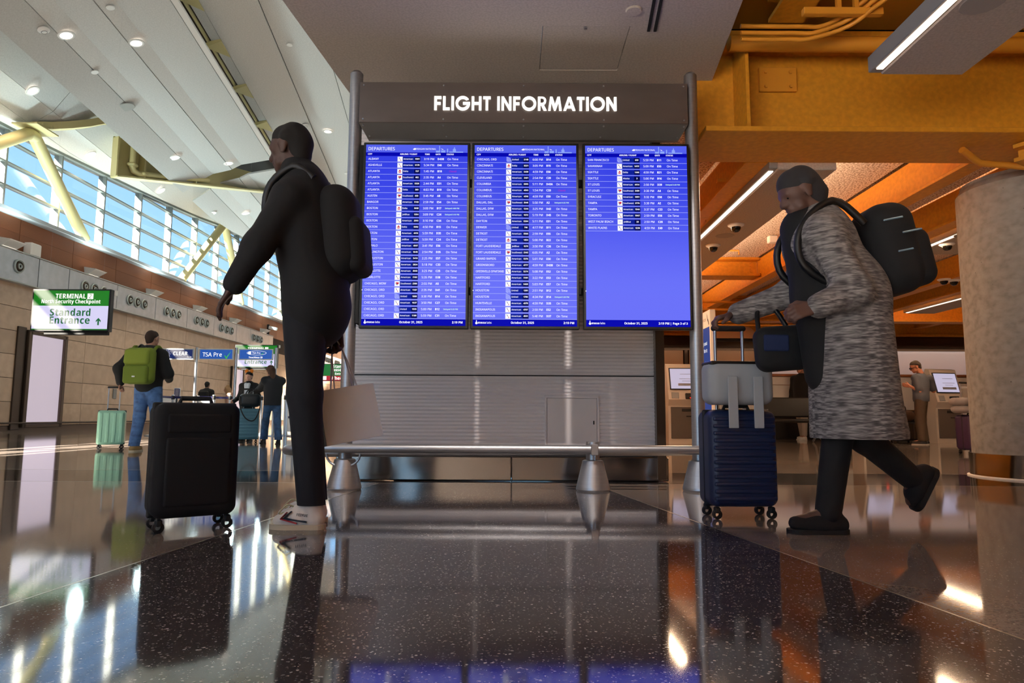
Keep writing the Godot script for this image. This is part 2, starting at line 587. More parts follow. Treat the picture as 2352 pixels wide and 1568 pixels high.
func build_hall_wall() -> void:
	var w := struct("wall_left", "tall hall wall of polished tan stone slabs under a metal band and brown terracotta panels")
	var st := mb()
	box(st, Vector3(WX - 0.23, 2.98, -26), Vector3(0.36, 5.96, 74))
	obj("backing", st, M.backing, w)
	# stone slabs: six courses, 2.26 m long, joints recessed
	var mats := [M.stone, M.stone2, M.stone3]
	var z0 := 5.0
	for i in 30:
		var za := z0 - i * 2.26
		for r in 6:
			var y0 := 0.17 if r == 0 else 0.17 + 0.66 * r
			var door := (za <= -18.0 and za > -20.0) or (za <= -33.0 and za > -34.9)
			st = mb()
			if za < -15.0:
				box(st, Vector3(WX - 0.02, y0 + 0.33, za - 1.13), Vector3(0.05, 0.648, 2.248), 0.004)
				obj("tile", st, mats[(i * 7 + r * 5) % 3], w)
			elif r == 0:
				box(st, Vector3(WX - 0.02, 2.15, za - 1.13), Vector3(0.05, 3.96, 2.248), 0.004)
				obj("tile", st, mats[i % 3], w)
	st = mb()
	box(st, Vector3(WX - 0.03, 0.08, -26), Vector3(0.05, 0.16, 73))
	obj("plinth", st, M.bronze, w)
	# metal band
	var joints := [8.0, 3.0, -2.0, -7.0, -12.0, -17.0, -19.31, -20.66, -23.23, -25.79, -28.34, -30.95, -33.5, -35.3, -38.7]
	for i in joints.size() - 1:
		st = mb()
		box(st, Vector3(WX + 0.13, 4.52, (joints[i] + joints[i + 1]) * 0.5), Vector3(0.3, 0.82, joints[i] - joints[i + 1] - 0.025), 0.008)
		obj("metal_panel", st, M.band, w)
	for q in [[-46.0, -48.6], [-48.6, -51.2], [-51.2, -53.8], [-53.8, -56.4]]:
		st = mb()
		box(st, Vector3(WX + 0.13, 4.52, (q[0] + q[1]) * 0.5), Vector3(0.3, 0.82, q[0] - q[1] - 0.025), 0.008)
		obj("metal_panel", st, M.band, w)
	for y: float in [4.955, 4.095]:
		st = mb()
		bar(st, Vector3(WX + 0.285, y, 8), Vector3(WX + 0.285, y, -38.7), 0.03, 0.03, 0.006)
		obj("band_edge", st, M.frame, w)
	# terracotta panels: two courses
	for i in 30:
		var za := 5.0 - 0.32 - i * 2.35
		for r in 2:
			st = mb()
			box(st, Vector3(WX - 0.02, 4.965 + 0.55 * r + 0.27 if r == 0 else 5.775, za - 1.175), Vector3(0.05, 0.575 if r == 0 else 0.5, 2.336), 0.004)
			obj("terracotta_panel", st, M.terra if (i + r) % 3 else M.terra2, w)
	st = mb()
	box(st, Vector3(WX + 0.07, 6.01, -26), Vector3(0.44, 0.12, 74), 0.01)
	obj("sill", st, M.sill, w)
	# low rail along the foot of the wall
	st = mb()
	tube(st, [Vector3(WX + 0.14, 0.24, 3), Vector3(WX + 0.14, 0.24, -38)], 0.028, 8)
	obj("bumper_rail", st, M.bronze, w)
	# windows: one bay after another
	var rows := [6.07, 6.75, 7.4, 8.02, 8.66, 9.3, 9.94]
	var n := 1
	for i in 27:
		var za := 6.75 - i * 2.2617
		var zb := za - 2.2617
		var win := struct("window_%d" % n, "tall window bay of stacked panes, bay %d counted from the viewer's end" % n)
		n += 1
		st = mb()
		var ha := wall_top(za)
		var hb := wall_top(zb)
		var fin := 0.26
		box(st, Vector3(WX - 0.07 - fin * 0.5 + 0.06, (6.06 + ha) * 0.5, za), Vector3(fin, ha - 6.06, 0.075), 0.006)
		obj("mullion", st, M.fin, win)
		for r in rows.size():
			var lo: float = rows[r]
			var hi: float = rows[r + 1] if r + 1 < rows.size() else 99.0
			if lo > minf(ha, hb) - 0.08:
				break
			if r > 0:
				st = mb()
				box(st, Vector3(WX - 0.10, lo, (za + zb) * 0.5), Vector3(0.16, 0.055, 2.19), 0.005)
				obj("transom", st, M.fin, win)
			var ta := minf(hi - 0.02, ha)
			var tb := minf(hi - 0.02, hb)
			if hi > minf(ha, hb) - 0.08:
				ta = ha
				tb = hb
			st = mb()
			var x := WX - 0.12
			quad(st, Vector3(x, lo + 0.02, za - 0.03), Vector3(x, lo + 0.02, zb + 0.03), Vector3(x, tb, zb + 0.03), Vector3(x, ta, za - 0.03))
			obj("pane", st, M.glass, win)
		st = mb()
		bar(st, Vector3(WX - 0.08, ha - 0.03, za), Vector3(WX - 0.08, hb - 0.03, zb), 0.2, 0.09, 0.005)
		obj("head_rail", st, M.fin, win)
	# two lit frosted doors
	for q in [[-19.45, -21.02, 1], [-33.75, -35.2, 2]]:
		var d := struct("door_%d" % q[2], ["", "glowing frosted glass door panel in a bronze frame beside the first hanging sign", "glowing frosted glass door panel behind the checkpoint portal"][q[2]])
		var zc: float = (q[0] + q[1]) * 0.5
		var wd: float = q[0] - q[1]
		st = mb()
		box(st, Vector3(WX + 0.03, 1.485, zc), Vector3(0.04, 2.6, wd - 0.12), 0.004)
		obj("frosted_panel", st, M.frost, d)
		st = mb()
		box(st, Vector3(WX + 0.05, 1.5, zc + wd * 0.5), Vector3(0.14, 2.78, 0.14), 0.01)
		box(st, Vector3(WX + 0.05, 1.5, zc - wd * 0.5), Vector3(0.14, 2.78, 0.14), 0.01)
		box(st, Vector3(WX + 0.05, 2.82, zc), Vector3(0.14, 0.1, wd), 0.01)
		box(st, Vector3(WX + 0.05, 0.16, zc), Vector3(0.14, 0.1, wd), 0.01)
		obj("door_frame", st, M.bronze, d)
		if q[2] == 1:
			st = mb()
			box(st, Vector3(WX + 0.02, 1.5, zc + wd * 0.5 + 0.26), Vector3(0.06, 2.9, 0.34), 0.01)
			obj("jamb", st, M.bronze, d)
		var al := AreaLight3D.new()
		al.name = "door_glow"
		al.area_size = Vector2(wd - 0.14, 2.5)
		al.light_color = Color(0.95, 0.88, 0.95)
		al.light_energy = 0.35
		al.shadow_enabled = true
		add_child(al)
		al.position = Vector3(WX + 0.07, 1.5, zc)
		al.rotation.y = -PI / 2


# ---------------------------------------------------------------- the hall's ceiling
func cpt(s: float, d: float, lift := 0.0) -> Vector3:
	return Vector3(-s - 0.1141 * d, vault(s) + lift, -d)


func strip(st: SurfaceTool, s0: float, s1: float, d0: float, d1: float, lift0: float, lift1: float, near := 1.0) -> void:
	# one long ceiling board between two lines of the vault, clipped at the window wall
	var sides: Array = []
	var steps := 6
	for i in steps + 1:
		var d := lerpf(d0, d1, float(i) / steps)
		var sa := minf(s0, 13.9 - 0.1141 * d)
		var sb := minf(s1, 13.9 - 0.1141 * d)
		sides.append([EYE + (cpt(sa, d, lift0) - EYE) * near, EYE + (cpt(sb, d, lift1) - EYE) * near])
	var up := Vector3(0, 0.06, 0)
	for i in steps:
		var a: Vector3 = sides[i][0]
		var b: Vector3 = sides[i][1]
		var c: Vector3 = sides[i + 1][1]
		var e: Vector3 = sides[i + 1][0]
		if a.distance_to(b) < 0.01 and c.distance_to(e) < 0.01:
			continue
		quad(st, a, e, c, b)
		quad(st, a + up, b + up, c + up, e + up)
		quad(st, a, a + up, e + up, e)
		quad(st, b, c, c + up, b + up)
	var p: Array = sides[0]
	var q: Array = sides[steps]
	quad(st, p[0], p[1], p[1] + up, p[0] + up)
	quad(st, q[1], q[0], q[0] + up, q[1] + up)


func build_hall_ceiling() -> void:
	var c := struct("ceiling", "vaulted hall ceiling of long white boards with open slots")
	var runs := [[-11.0, 4.0], [4.0, 18.4], [18.42, 31.0], [31.02, 43.6], [43.62, 62.0]]
	var cloud_runs := [[-11.0, 12.0], [12.0, 26.8], [27.9, 43.2], [44.0, 62.0]]
	# pale boards by the window
	for r in runs:
		for b in [[10.86, 11.45, 0.0, 0.0], [11.46, 12.1, 0.0, 0.0], [12.11, 13.0, 0, 0], [13.01, 14.6, 0, 0], [14.61, 15.6, 0, 0]]:
			if b[0] > 13.9 - 0.1141 * r[0]:
				continue
			var st := mb()
			strip(st, b[0], b[1], r[0], r[1], b[2], b[3])
			obj("ceiling_board", st, M.ceil, c)
		var st2 := mb()
		strip(st2, 9.9, 10.85, r[0], r[1], 0.5, 0.0)
		obj("ceiling_board", st2, M.ceil, c)
	# the hanging cloud: boards folded up and down
	for r in cloud_runs:
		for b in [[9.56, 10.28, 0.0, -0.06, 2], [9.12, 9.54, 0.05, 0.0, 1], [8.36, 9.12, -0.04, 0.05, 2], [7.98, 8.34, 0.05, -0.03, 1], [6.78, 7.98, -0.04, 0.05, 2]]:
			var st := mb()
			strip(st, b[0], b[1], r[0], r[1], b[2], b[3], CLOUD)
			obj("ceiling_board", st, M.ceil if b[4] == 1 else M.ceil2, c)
		var e := mb()
		strip(e, 6.62, 6.76, r[0], r[1], -0.02, -0.04, CLOUD)
		obj("slot_edge", e, M.white, c)
	# beyond the slot
	for r in [[-11.0, 8.0], [8.0, 24.0], [24.0, 40.0], [40.0, 62.0]]:
		for b in [[6.17, 6.44, 0.02, 0.05], [4.72, 6.15, 0, 0], [3.3, 4.7, 0, 0.05], [1.2, 3.28, 0, 0], [-0.8, 1.18, 0, 0], [-3.0, -0.82, 0, 0], [-5.6, -3.02, 0, 0]]:
			var st := mb()
			strip(st, b[0], b[1], r[0], r[1], b[2], b[3])
			obj("ceiling_board", st, M.ceil, c)
	# upper wall between window heads and roof
	var up := mb()
	for i in 28:
		var za := 11.0 - i * 2.7
		var zb := za - 2.7
		for x: float in [-14.02, -14.3]:
			quad(up, Vector3(x, wall_top(za) - 0.02, za), Vector3(x, wall_top(zb) - 0.02, zb), Vector3(x, 12.1, zb), Vector3(x, 12.1, za))
	obj("upper_wall", up, M.white, c)
	# dark lining above the slots and roof deck
	var st3 := mb()
	box(st3, Vector3(-6.5, 12.2, -26), Vector3(18, 0.4, 76))
	obj("roof_deck", st3, M.dark, c)
	st3 = mb()
	for i in 1:
		quad(st3, cpt(6.9, -11, 0.5), cpt(6.9, 62, 0.5), cpt(6.0, 62, 0.5), cpt(6.0, -11, 0.5))
	obj("slot_lining", st3, M.bronze, c)


func ibeam(st: SurfaceTool, a: Vector3, b: Vector3, w: float, h: float, t := 0.03) -> void:   # a and b: middle of the underside
	bar(st, a + Vector3(0, t * 0.5, 0), b + Vector3(0, t * 0.5, 0), w, t)
	bar(st, a + Vector3(0, h - t * 0.5, 0), b + Vector3(0, h - t * 0.5, 0), w, t)
	bar(st, a + Vector3(0, h * 0.5, 0), b + Vector3(0, h * 0.5, 0), t, h - 2 * t)


# ---------------------------------------------------------------- outer shell out of view
func build_shell() -> void:
	var w := struct("wall_right", "plain hall wall behind the departures board")
	var st := mb()
	box(st, Vector3(-0.85, 6.0, -34.3), Vector3(0.3, 12, 56.8))
	obj("plaster", st, M.white, w)
	# warm white fascia above the low soffit, facing the hall
	st = mb()
	bar(st, Vector3(-1.2, 7.72, -5.9), Vector3(-1.9 - 1.0, 7.72, 11), 0.2, 8.74)
	obj("fascia", st, M.white, w)
	w = struct("wall_far", "far end wall of the hall")
	st = mb()
	box(st, Vector3(-7.5, 6, -62.7), Vector3(14, 12, 0.3))
	obj("plaster", st, M.stone, w)
	# back wall behind the viewer: glazed towards the hall
	w = struct("wall_back", "wall behind the viewer with a tall glazed opening")
	st = mb()
	box(st, Vector3(5.8, 2.2, 11.2), Vector3(17.4, 4.4, 0.3))
	box(st, Vector3(-8.5, 0.3, 11.2), Vector3(11.4, 0.6, 0.3))
	box(st, Vector3(-8.5, 10.2, 11.2), Vector3(11.4, 4.0, 0.3))
	box(st, Vector3(0, 9.0, 11.2), Vector3(6.0, 6.0, 0.3))
	obj("plaster", st, M.white, w)
	for i in 6:
		st = mb()
		box(st, Vector3(-13.8 + i * 2.2, 4.4, 11.2), Vector3(0.1, 7.8, 0.2))
		obj("mullion", st, M.frame, w)


# ---------------------------------------------------------------- low soffit over the board
func build_soffit() -> void:
	var c := struct("ceiling_001", "low grey plaster soffit above the departures board with an access hatch and slot vent", "ceiling")
	var xl := func(z: float) -> float: return -1.37 - (z + 5.54) * 0.104
	var xr := func(z: float) -> float: return 1.63 - (z + 5.54) * 0.104
	var st := mb()
	var hx0 := 0.2
	var hx1 := 0.81
	var hz0 := -4.47
	var hz1 := -5.08
	# plaster round the hatch, then hatch as a separate leaf
	var strips := [[11.0, hz0, -99.0, 99.0], [hz0, hz1, -99.0, hx0], [hz0, hz1, hx1, 99.0], [hz1, -5.85, -99.0, 99.0]]
	for q in strips:
		var a0: float = maxf(q[2], xl.call(q[0]))
		var a1: float = minf(q[3], xr.call(q[0]))
		var b0: float = maxf(q[2], xl.call(q[1]))
		var b1: float = minf(q[3], xr.call(q[1]))
		extrude(st, PackedVector2Array([Vector2(a0, -q[0]), Vector2(a1, -q[0]), Vector2(b1, -q[1]), Vector2(b0, -q[1])]), 0.14, Transform3D(Basis(Vector3.RIGHT, -PI / 2), Vector3(0, 3.2, 0)))
	obj("plaster", st, M.soffit, c)
	st = mb()
	box(st, Vector3((hx0 + hx1) * 0.5, 3.218, (hz0 + hz1) * 0.5), Vector3(hx1 - hx0 - 0.008, 0.03, hz0 - hz1 - 0.008), 0.002)
	obj("access_hatch", st, M.soffit, c)
	st = mb()
	lathe(st, [Vector2(0.0, -0.012), Vector2(0.012, -0.012), Vector2(0.014, 0.0)], Transform3D(Basis.IDENTITY, Vector3(0.5, 3.203, -4.49)), 10)
	obj("hatch_latch", st, M.steel, c)
	st = mb()
	lathe(st, [Vector2(0.0, -0.014), Vector2(0.05, -0.012), Vector2(0.055, 0.0)], Transform3D(Basis.IDENTITY, Vector3(0.8, 3.199, -4.28)), 24)
	obj("cover_disc", st, M.soffit, c)
	# two accent lights in the soffit above the viewer, aimed at the board
	for k in 2:
		var p := Vector3([-0.35, 0.55][k], 3.19, -2.7)
		var a := thing("accent_light", "recessed accent light in the soffit, %s of two above the viewer" % ["left", "right"][k], "light", p, 0, "accent lights")
		st = mb()
		lathe(st, [Vector2(0.06, -0.012), Vector2(0.08, -0.012), Vector2(0.085, 0.008)], Transform3D.IDENTITY, 20)
		obj("trim_ring", st, M.white, a)
		st = mb()
		lathe(st, [Vector2(0.0, 0.0), Vector2(0.06, -0.008)], Transform3D.IDENTITY, 20)
		obj("lamp", st, M.lamp, a)
		var sl := SpotLight3D.new()
		sl.name = "accent_beam"
		sl.light_color = Color(1.0, 0.95, 0.92)
		sl.light_energy = 9.0
		sl.light_size = 0.05
		sl.spot_angle = 25
		sl.spot_angle_attenuation = 0.9
		sl.spot_range = 30
		sl.spot_attenuation = 2.0
		sl.shadow_enabled = true
		add_child(sl, true)
		sl.look_at_from_position(p + Vector3(0, -0.03, 0), Vector3(p.x * 1.4, 0.25, -5.5), Vector3.UP)
	for k in 2:
		st = mb()
		bar(st, Vector3(0.945 + k * 0.045, 3.196, -4.52), Vector3(0.81 + k * 0.045, 3.196, -3.1), 0.02, 0.012)
		obj("slot_vent", st, M.dark, c)


# ---------------------------------------------------------------- ribbed wall behind the board
func build_info_wall() -> void:
	var w := struct("wall_front", "ribbed metal wall behind the departures board above a mirror steel base")
	var x0 := -1.37
	var x1 := 1.15
	var z := -5.53
	var st := mb()
	box(st, Vector3((x0 + x1) * 0.5, 1.62, z - 0.17), Vector3(x1 - x0, 3.2, 0.3))
	obj("core", st, M.grey, w)
	# corrugated sheets: a wavy profile drawn across, two panels one above the other, with the hatch left free
	var pitch := 0.0295
	var sheets := [[x0, x1, 0.84, 3.19, 0.0], [x0, 0.265, 0.24, 0.83, 0.0], [0.705, x1, 0.24, 0.83, 0.0], [0.265, 0.705, 0.675, 0.83, 0.0]]
	for q in sheets:
		st = mb()
		st.set_smooth_group(0)
		var n := int((q[3] - q[2]) / pitch * 6)
		for i in n:
			var ya: float = lerpf(q[2], q[3], float(i) / n)
			var yb: float = lerpf(q[2], q[3], float(i + 1) / n)
			var za := z + 0.006 + 0.0055 * cos(TAU * ya / pitch)
			var zb := z + 0.006 + 0.0055 * cos(TAU * yb / pitch)
			quad(st, Vector3(q[0], ya, za), Vector3(q[1], ya, za), Vector3(q[1], yb, zb), Vector3(q[0], yb, zb))
		obj("corrugated_sheet", st, M.rib, w)
	st = mb()
	box(st, Vector3((x0 + x1) * 0.5, 0.835, z + 0.004), Vector3(x1 - x0, 0.008, 0.01))
	obj("joint_bar", st, M.dark, w)
	st = mb()
	box(st, Vector3(0.485, 0.455, z + 0.004), Vector3(0.40, 0.40, 0.022), 0.003)
	var hatch := obj("access_door", st, paint(Color(0.82, 0.80, 0.80), 0.55, 0.05), w)
	st = mb()
	for q in [[Vector3(0.485, 0.665, 0), Vector3(0.44, 0.018, 0.03)], [Vector3(0.485, 0.245, 0), Vector3(0.44, 0.018, 0.03)], [Vector3(0.274, 0.455, 0), Vector3(0.018, 0.43, 0.03)], [Vector3(0.696, 0.455, 0), Vector3(0.018, 0.43, 0.03)]]:
		box(st, q[0] + Vector3(0, 0, z + 0.006), q[1], 0.003)
	obj("door_frame", st, M.rib, w)
	st = mb()
	box(st, Vector3(0.66, 0.46, z + 0.017), Vector3(0.01, 0.03, 0.006), 0.002)
	obj("latch", st, M.dark, hatch)
	st = mb()
	box(st, Vector3(1.185, 1.62, z - 0.12), Vector3(0.07, 3.2, 0.42), 0.004)
	obj("bronze_post", st, M.bronze, w)
	st = mb()
	for q in [[-1.385, 0.0], [0.0, 1.24]]:
		box(st, Vector3((q[0] + q[1]) * 0.5, 0.098, z + 0.03), Vector3(q[1] - q[0] - 0.003, 0.185, 0.1), 0.006)
	obj("steel_base", st, M.mirror, w)
	st = mb()
	box(st, Vector3(-0.06, 0.215, z + 0.0), Vector3(2.64, 0.03, 0.05), 0.004)
	obj("base_cap", st, M.bronze, w)


# ---------------------------------------------------------------- the low zone on the right: amber steel, sprayed deck
func build_orange_zone() -> void:
	var st := mb()
	var c := struct("ceiling_002", "sprayed fireproof deck between amber steel beams", "ceiling")
	# deck panels between the beams
	var xs := [1.3, 2.07, 3.95, 4.95, 6.9, 7.9, 9.8, 11.8, 14.4]
	var zs := [-5.3, -10.75, -14.2, -17.2]
	for i in xs.size() - 1:
		for k in zs.size() - 1:
			st = mb()
			box(st, Vector3((xs[i] + xs[i + 1]) * 0.5, 3.1, (zs[k] + zs[k + 1]) * 0.5), Vector3(xs[i + 1] - xs[i] - 0.06, 0.14, zs[k] - zs[k + 1] - 0.06), 0.03)
			obj("deck_panel", st, M.spray, c)
	st = mb()
	box(st, Vector3(8, 3.78, 3.0), Vector3(13.4, 0.2, 16.6))
	obj("deck_panel", st, M.amber2, c)
	st = mb()
	box(st, Vector3(8, 4.3, -6), Vector3(13.6, 0.3, 36))
	obj("slab", st, M.dark, c)
	var girders := [[1.45, 14.3, -4.93, -5.57, 2.65, 3.45, "wide amber steel girder crossing the ceiling above the column"], [2.1, 3.92, -10.6, -10.95, 2.73, 3.03, "short bolted amber cross beam behind the walking woman"], [1.3, 14.3, -14.05, -14.4, 2.5, 3.03, "amber cross beam above the self-service kiosks"]]
	for gd in girders:
		var b := thing("steel_beam", gd[6], "beam", Vector3.ZERO, 0, "amber ceiling steel")
		var zc: float = (gd[2] + gd[3]) * 0.5
		var wd: float = gd[2] - gd[3]
		st = mb()
		box(st, Vector3((gd[0] + gd[1]) * 0.5, gd[4] + 0.02, zc), Vector3(gd[1] - gd[0], 0.04, wd), 0.004)
		obj("flange", st, M.amber, b)
		st = mb()
		box(st, Vector3((gd[0] + gd[1]) * 0.5, gd[5] - 0.02, zc), Vector3(gd[1] - gd[0], 0.04, wd), 0.004)
		obj("flange", st, M.amber, b)
		st = mb()
		box(st, Vector3((gd[0] + gd[1]) * 0.5, (gd[4] + gd[5]) * 0.5, zc), Vector3(gd[1] - gd[0], gd[5] - gd[4] - 0.08, 0.03))
		obj("web", st, M.amber, b)
		if gd[2] > -6.0:
			for x: float in [1.78, 4.6, 6.6]:
				st = mb()
				box(st, Vector3(x, (gd[4] + gd[5]) * 0.5, zc + wd * 0.25), Vector3(0.025, gd[5] - gd[4] - 0.08, wd * 0.46))
				obj("stiffener", st, M.amber, b)
			st = mb()
			box(st, Vector3(2.12, 3.2, zc + 0.03), Vector3(0.3, 0.2, 0.03), 0.004)
			obj("splice_plate", st, M.amber2, b)
			for k in 4:
				st = mb()
				lathe(st, [Vector2(0.016, 0.0), Vector2(0.014, 0.014), Vector2(0.0, 0.016)], Transform3D(Basis(Vector3.RIGHT, PI / 2), Vector3(2.02 + (k % 2) * 0.2, 3.14 + (k / 2) * 0.12, zc + 0.044)), 6)
				obj("bolt", st, M.amber2, b)
		elif gd[2] > -12.0:
			for k in 5:
				st = mb()
				lathe(st, [Vector2(0.016, 0.0), Vector2(0.014, 0.014), Vector2(0.0, 0.016)], Transform3D(Basis(Vector3.RIGHT, PI / 2), Vector3(3.82, 2.79 + k * 0.045, zc + 0.016)), 6)
				obj("bolt", st, M.amber2, b)
	var runs := [[2.07, 0.19, "amber beam beside the first long light fixture"], [3.95, 0.17, "amber beam running away left of the concrete column"], [4.93, 0.2, "amber beam left of the second light fixture"], [6.9, 0.2, "amber beam between the second and third light fixtures"], [7.72, 0.18, "amber beam left of the far light fixture"], [9.8, 0.2, "amber beam right of the far light fixture"]]
	for q in runs:
		var b := thing("steel_beam", q[2], "beam", Vector3.ZERO, 0, "amber ceiling steel")
		st = mb()
		bar(st, Vector3(q[0], 2.67, -5.59), Vector3(q[0], 2.67, -17.0), q[1], 0.03, 0.003)
		obj("flange", st, M.amber, b)
		st = mb()
		bar(st, Vector3(q[0], 2.855, -5.59), Vector3(q[0], 2.855, -17.0), 0.03, 0.34)
		obj("web", st, M.amber, b)
	# near bay above and in front of the girder
	for q in [[2.02, 3.42, -4.78, 3.0, "amber beam in the dark bay overhead, near the soffit"], [4.1, 3.46, -4.78, 3.0, "amber beam in the dark bay overhead, above the near light fixture"]]:
		var b := thing("steel_beam", q[4], "beam", Vector3.ZERO, 0, "amber ceiling steel")
		st = mb()
		ibeam(st, Vector3(q[0], q[1], q[2]), Vector3(q[0], q[1], q[3]), 0.26, 0.19)
		obj("profile", st, M.amber, b)
	var p := thing("pipe", "fat amber pipe along the face of the wide girder", "pipe")
	st = mb()
	tube(st, [Vector3(1.62, 3.30, -4.86), Vector3(9, 3.30, -4.86)], 0.058, 14)
	obj("tube", st, M.amber2, p)
	for k in 3:
		p = thing("conduit", "thin amber conduit bending upwards in the dark bay, %s of the three" % ["highest", "middle", "lowest"][k], "conduit", Vector3.ZERO, 0, "bent conduits by the soffit")
		st = mb()
		var c0 := at(1640, 60 + k * 15, 4.6)
		var y := c0.y
		tube(st, soft([Vector3(1.62, y, -4.6), Vector3(2.05 - k * 0.05, y, -4.6), Vector3(2.2 - k * 0.05, y, -4.59), Vector3(2.36, y + 0.06, -4.52), Vector3(2.5, y + 0.12, -4.3), Vector3(2.8, y + 0.14, -3.6)], 4), 0.016, 8)
		obj("tube", st, M.amber2, p)
	p = thing("cable_tray", "amber strut rail with brackets above the near light fixture", "bracket")
	st = mb()
	bar(st, Vector3(2.0, 3.3, -4.45), Vector3(2.55, 3.3, -4.45), 0.05, 0.05, 0.004)
	obj("rail", st, M.amber2, p)
	for k in 3:
		st = mb()
		bar(st, Vector3(2.25 + k * 0.12, 3.32, -4.45), Vector3(2.25 + k * 0.12, 3.66, -4.45), 0.03, 0.03, 0, Vector3.BACK)
		obj("hanger", st, M.amber2, p)
	# pipes across the ceiling farther back
	var far := [[660, 0.02], [678, 0.02], [690, 0.012], [702, 0.012], [716, 0.015]]
	var hs := [2.58, 2.44, 2.36, 2.28, 2.16]
	for k in 5:
		p = thing("conduit", "amber pipe crossing above the blue airline sign, %s of five" % ["topmost", "second from the top", "third from the top", "fourth from the top", "lowest"][k], "pipe", Vector3.ZERO, 0, "pipes above the blue sign")
		st = mb()
		var y: float = hs[k]
		if k == 2 or k == 3:
			tube(st, [Vector3(2.6, y, -12.2), Vector3(3.4, y - 0.08, -12.2), Vector3(4.2, y - 0.06, -12.1), Vector3(4.8, y + 0.1, -12.0), Vector3(5.2, y + 0.14, -12.0)], far[k][1], 6)
		else:
			tube(st, [Vector3(2.5, y, -12.2), Vector3(5.2, y, -12.2)], far[k][1], 8)
		obj("tube", st, M.amber2, p)
	p = thing("pipe", "olive pipe hugging the beam into the concrete column top", "pipe")
	st = mb()
	tube(st, [Vector3(3.55, 2.62, -5.2), Vector3(3.75, 2.55, -5.3), Vector3(4.1, 2.5, -5.25), Vector3(4.6, 2.56, -4.6), Vector3(5.3, 2.58, -3.2)], 0.028, 8)
	obj("tube", st, M.amber2, p)
	p = thing("steel_beam", "short amber bracket beam above the concrete column", "beam", Vector3.ZERO, 0, "amber ceiling steel")
	st = mb()
	ibeam(st, Vector3(4.0, 2.5, -5.2), Vector3(5.6, 2.56, -2.6), 0.2, 0.14)
	obj("profile", st, M.amber, p)
	# long light fixtures
	light_slab(2.2, 0.5, -1.2, -3.98, "near white slab light fixture high at the right with a glowing edge strip")
	light_slab(2.2, 0.5, -5.6, -13.9, "long white slab light fixture above the walking woman with two dome cameras")
	light_slab(5.1, 0.55, -5.7, -8.6, "white slab light fixture beside the concrete column")
	light_slab(7.9, 0.55, -9.3, -13.6, "far white slab light fixture above the kiosk man")
	for q in [[1690, 516, "dome camera under the long slab fixture, the nearer of two"], [1638, 563, "dome camera under the long slab fixture, the farther of two"], [2175, 560, "dome camera under the slab fixture beside the column"]]:
		dome(at_h(q[0], q[1], 2.6), q[2])
	for q in [[2168, 641, "small black dome camera under the amber beam, left of a pair"], [2191, 643, "small black dome camera under the amber beam, right of a pair"]]:
		dome(at_h(q[0], q[1], 2.55), q[2])
	for q in [[1665, 541, "round flush loudspeaker in the long slab fixture"], [2215, 540, "round flush loudspeaker in the slab fixture beside the column"], [2258, 6, "round flush loudspeaker in the near slab fixture"]]:
		var s := thing("loudspeaker", q[2], "speaker", at_h(q[0], q[1], 2.6))
		st = mb()
		lathe(st, [Vector2(0.0, -0.004), Vector2(0.1, -0.004), Vector2(0.108, 0.002)], Transform3D.IDENTITY, 24)
		obj("grille", st, paint(Color(0.6, 0.58, 0.56), 0.8), s)
	# sprinklers and boxes on the deck
	var sp := thing("sprinkler", "amber sprinkler branch with junction box under the sprayed deck", "sprinkler")
	st = mb()
	tube(st, [Vector3(3.0, 2.96, -9.9), Vector3(3.35, 2.96, -9.9), Vector3(3.35, 2.9, -9.9)], 0.014, 8)
	obj("branch", st, M.amber2, sp)
	st = mb()
	box(st, Vector3(3.62, 2.97, -9.3), Vector3(0.12, 0.1, 0.1), 0.01)
	obj("junction_box", st, M.white, sp)
	for q in [[2.02, -6.4], [2.02, -7.3]]:
		var hg := thing("hanger_rod", "threaded hanger rod with clamp left of the long slab fixture, %s" % ("nearer one" if q[1] > -7.0 else "farther one"), "bracket", Vector3.ZERO, 0, "hangers by the long fixture")
		st = mb()
		tube(st, [Vector3(2.12, 2.64, q[1]), Vector3(2.12, 2.98, q[1])], 0.008, 6)
		obj("rod", st, M.amber2, hg)
		st = mb()
		box(st, Vector3(2.05, 2.78, q[1]), Vector3(0.16, 0.03, 0.05), 0.004)
		obj("clamp", st, M.amber2, hg)
	# walls of this zone
	var w := struct("wall_right_001", "walls round the low check-in zone", "wall")
	st = mb()
	box(st, Vector3(14.5, 2.1, -3), Vector3(0.3, 4.3, 29))
	box(st, Vector3(1.1, 2.1, -11.5), Vector3(0.25, 4.3, 11.4))
	obj("plaster", st, M.amber2, w)
	# concrete column
	var col := thing("column", "round bare concrete column with a polished steel foot at the right edge", "column", Vector3(4.66, 0, -6.02))
	st = mb()
	lathe(st, [Vector2(0.54, 0.2), Vector2(0.54, 2.56), Vector2(0.5, 2.62), Vector2(0.5, 2.648)], Transform3D.IDENTITY, 48)
	obj("shaft", st, M.concrete, col)
	st = mb()
	lathe(st, [Vector2(0.565, 0.012), Vector2(0.565, 0.205), Vector2(0.54, 0.207)], Transform3D.IDENTITY, 48)
	obj("steel_foot", st, M.mirror, col)
	st = mb()
	lathe(st, [Vector2(0.585, 0.0), Vector2(0.585, 0.01), Vector2(0.56, 0.016)], Transform3D.IDENTITY, 48)
	obj("seal_ring", st, M.white, col)
	rng.seed = 21
	st = mb()
	for i in 46:
		var a := atan2(-4.66, 6.02) + rng.randf_range(-1.3, 1.3)
		var y := rng.randf_range(0.3, 2.5)
		var n := Vector3(sin(a), 0, cos(a))
		disc(st, n * 0.5405 + Vector3(0, y, 0), rng.randf_range(0.0015, 0.0055), n, 6)
	var holes := obj("bug_hole", st, paint(Color(0.2, 0.19, 0.18), 0.9), col)
	holes.set_meta("kind", "stuff")


func at_h(x: float, y: float, h: float) -> Vector3:
	var r := ray(x, y)
	return EYE + r * ((h - EYE.y) / r.y)


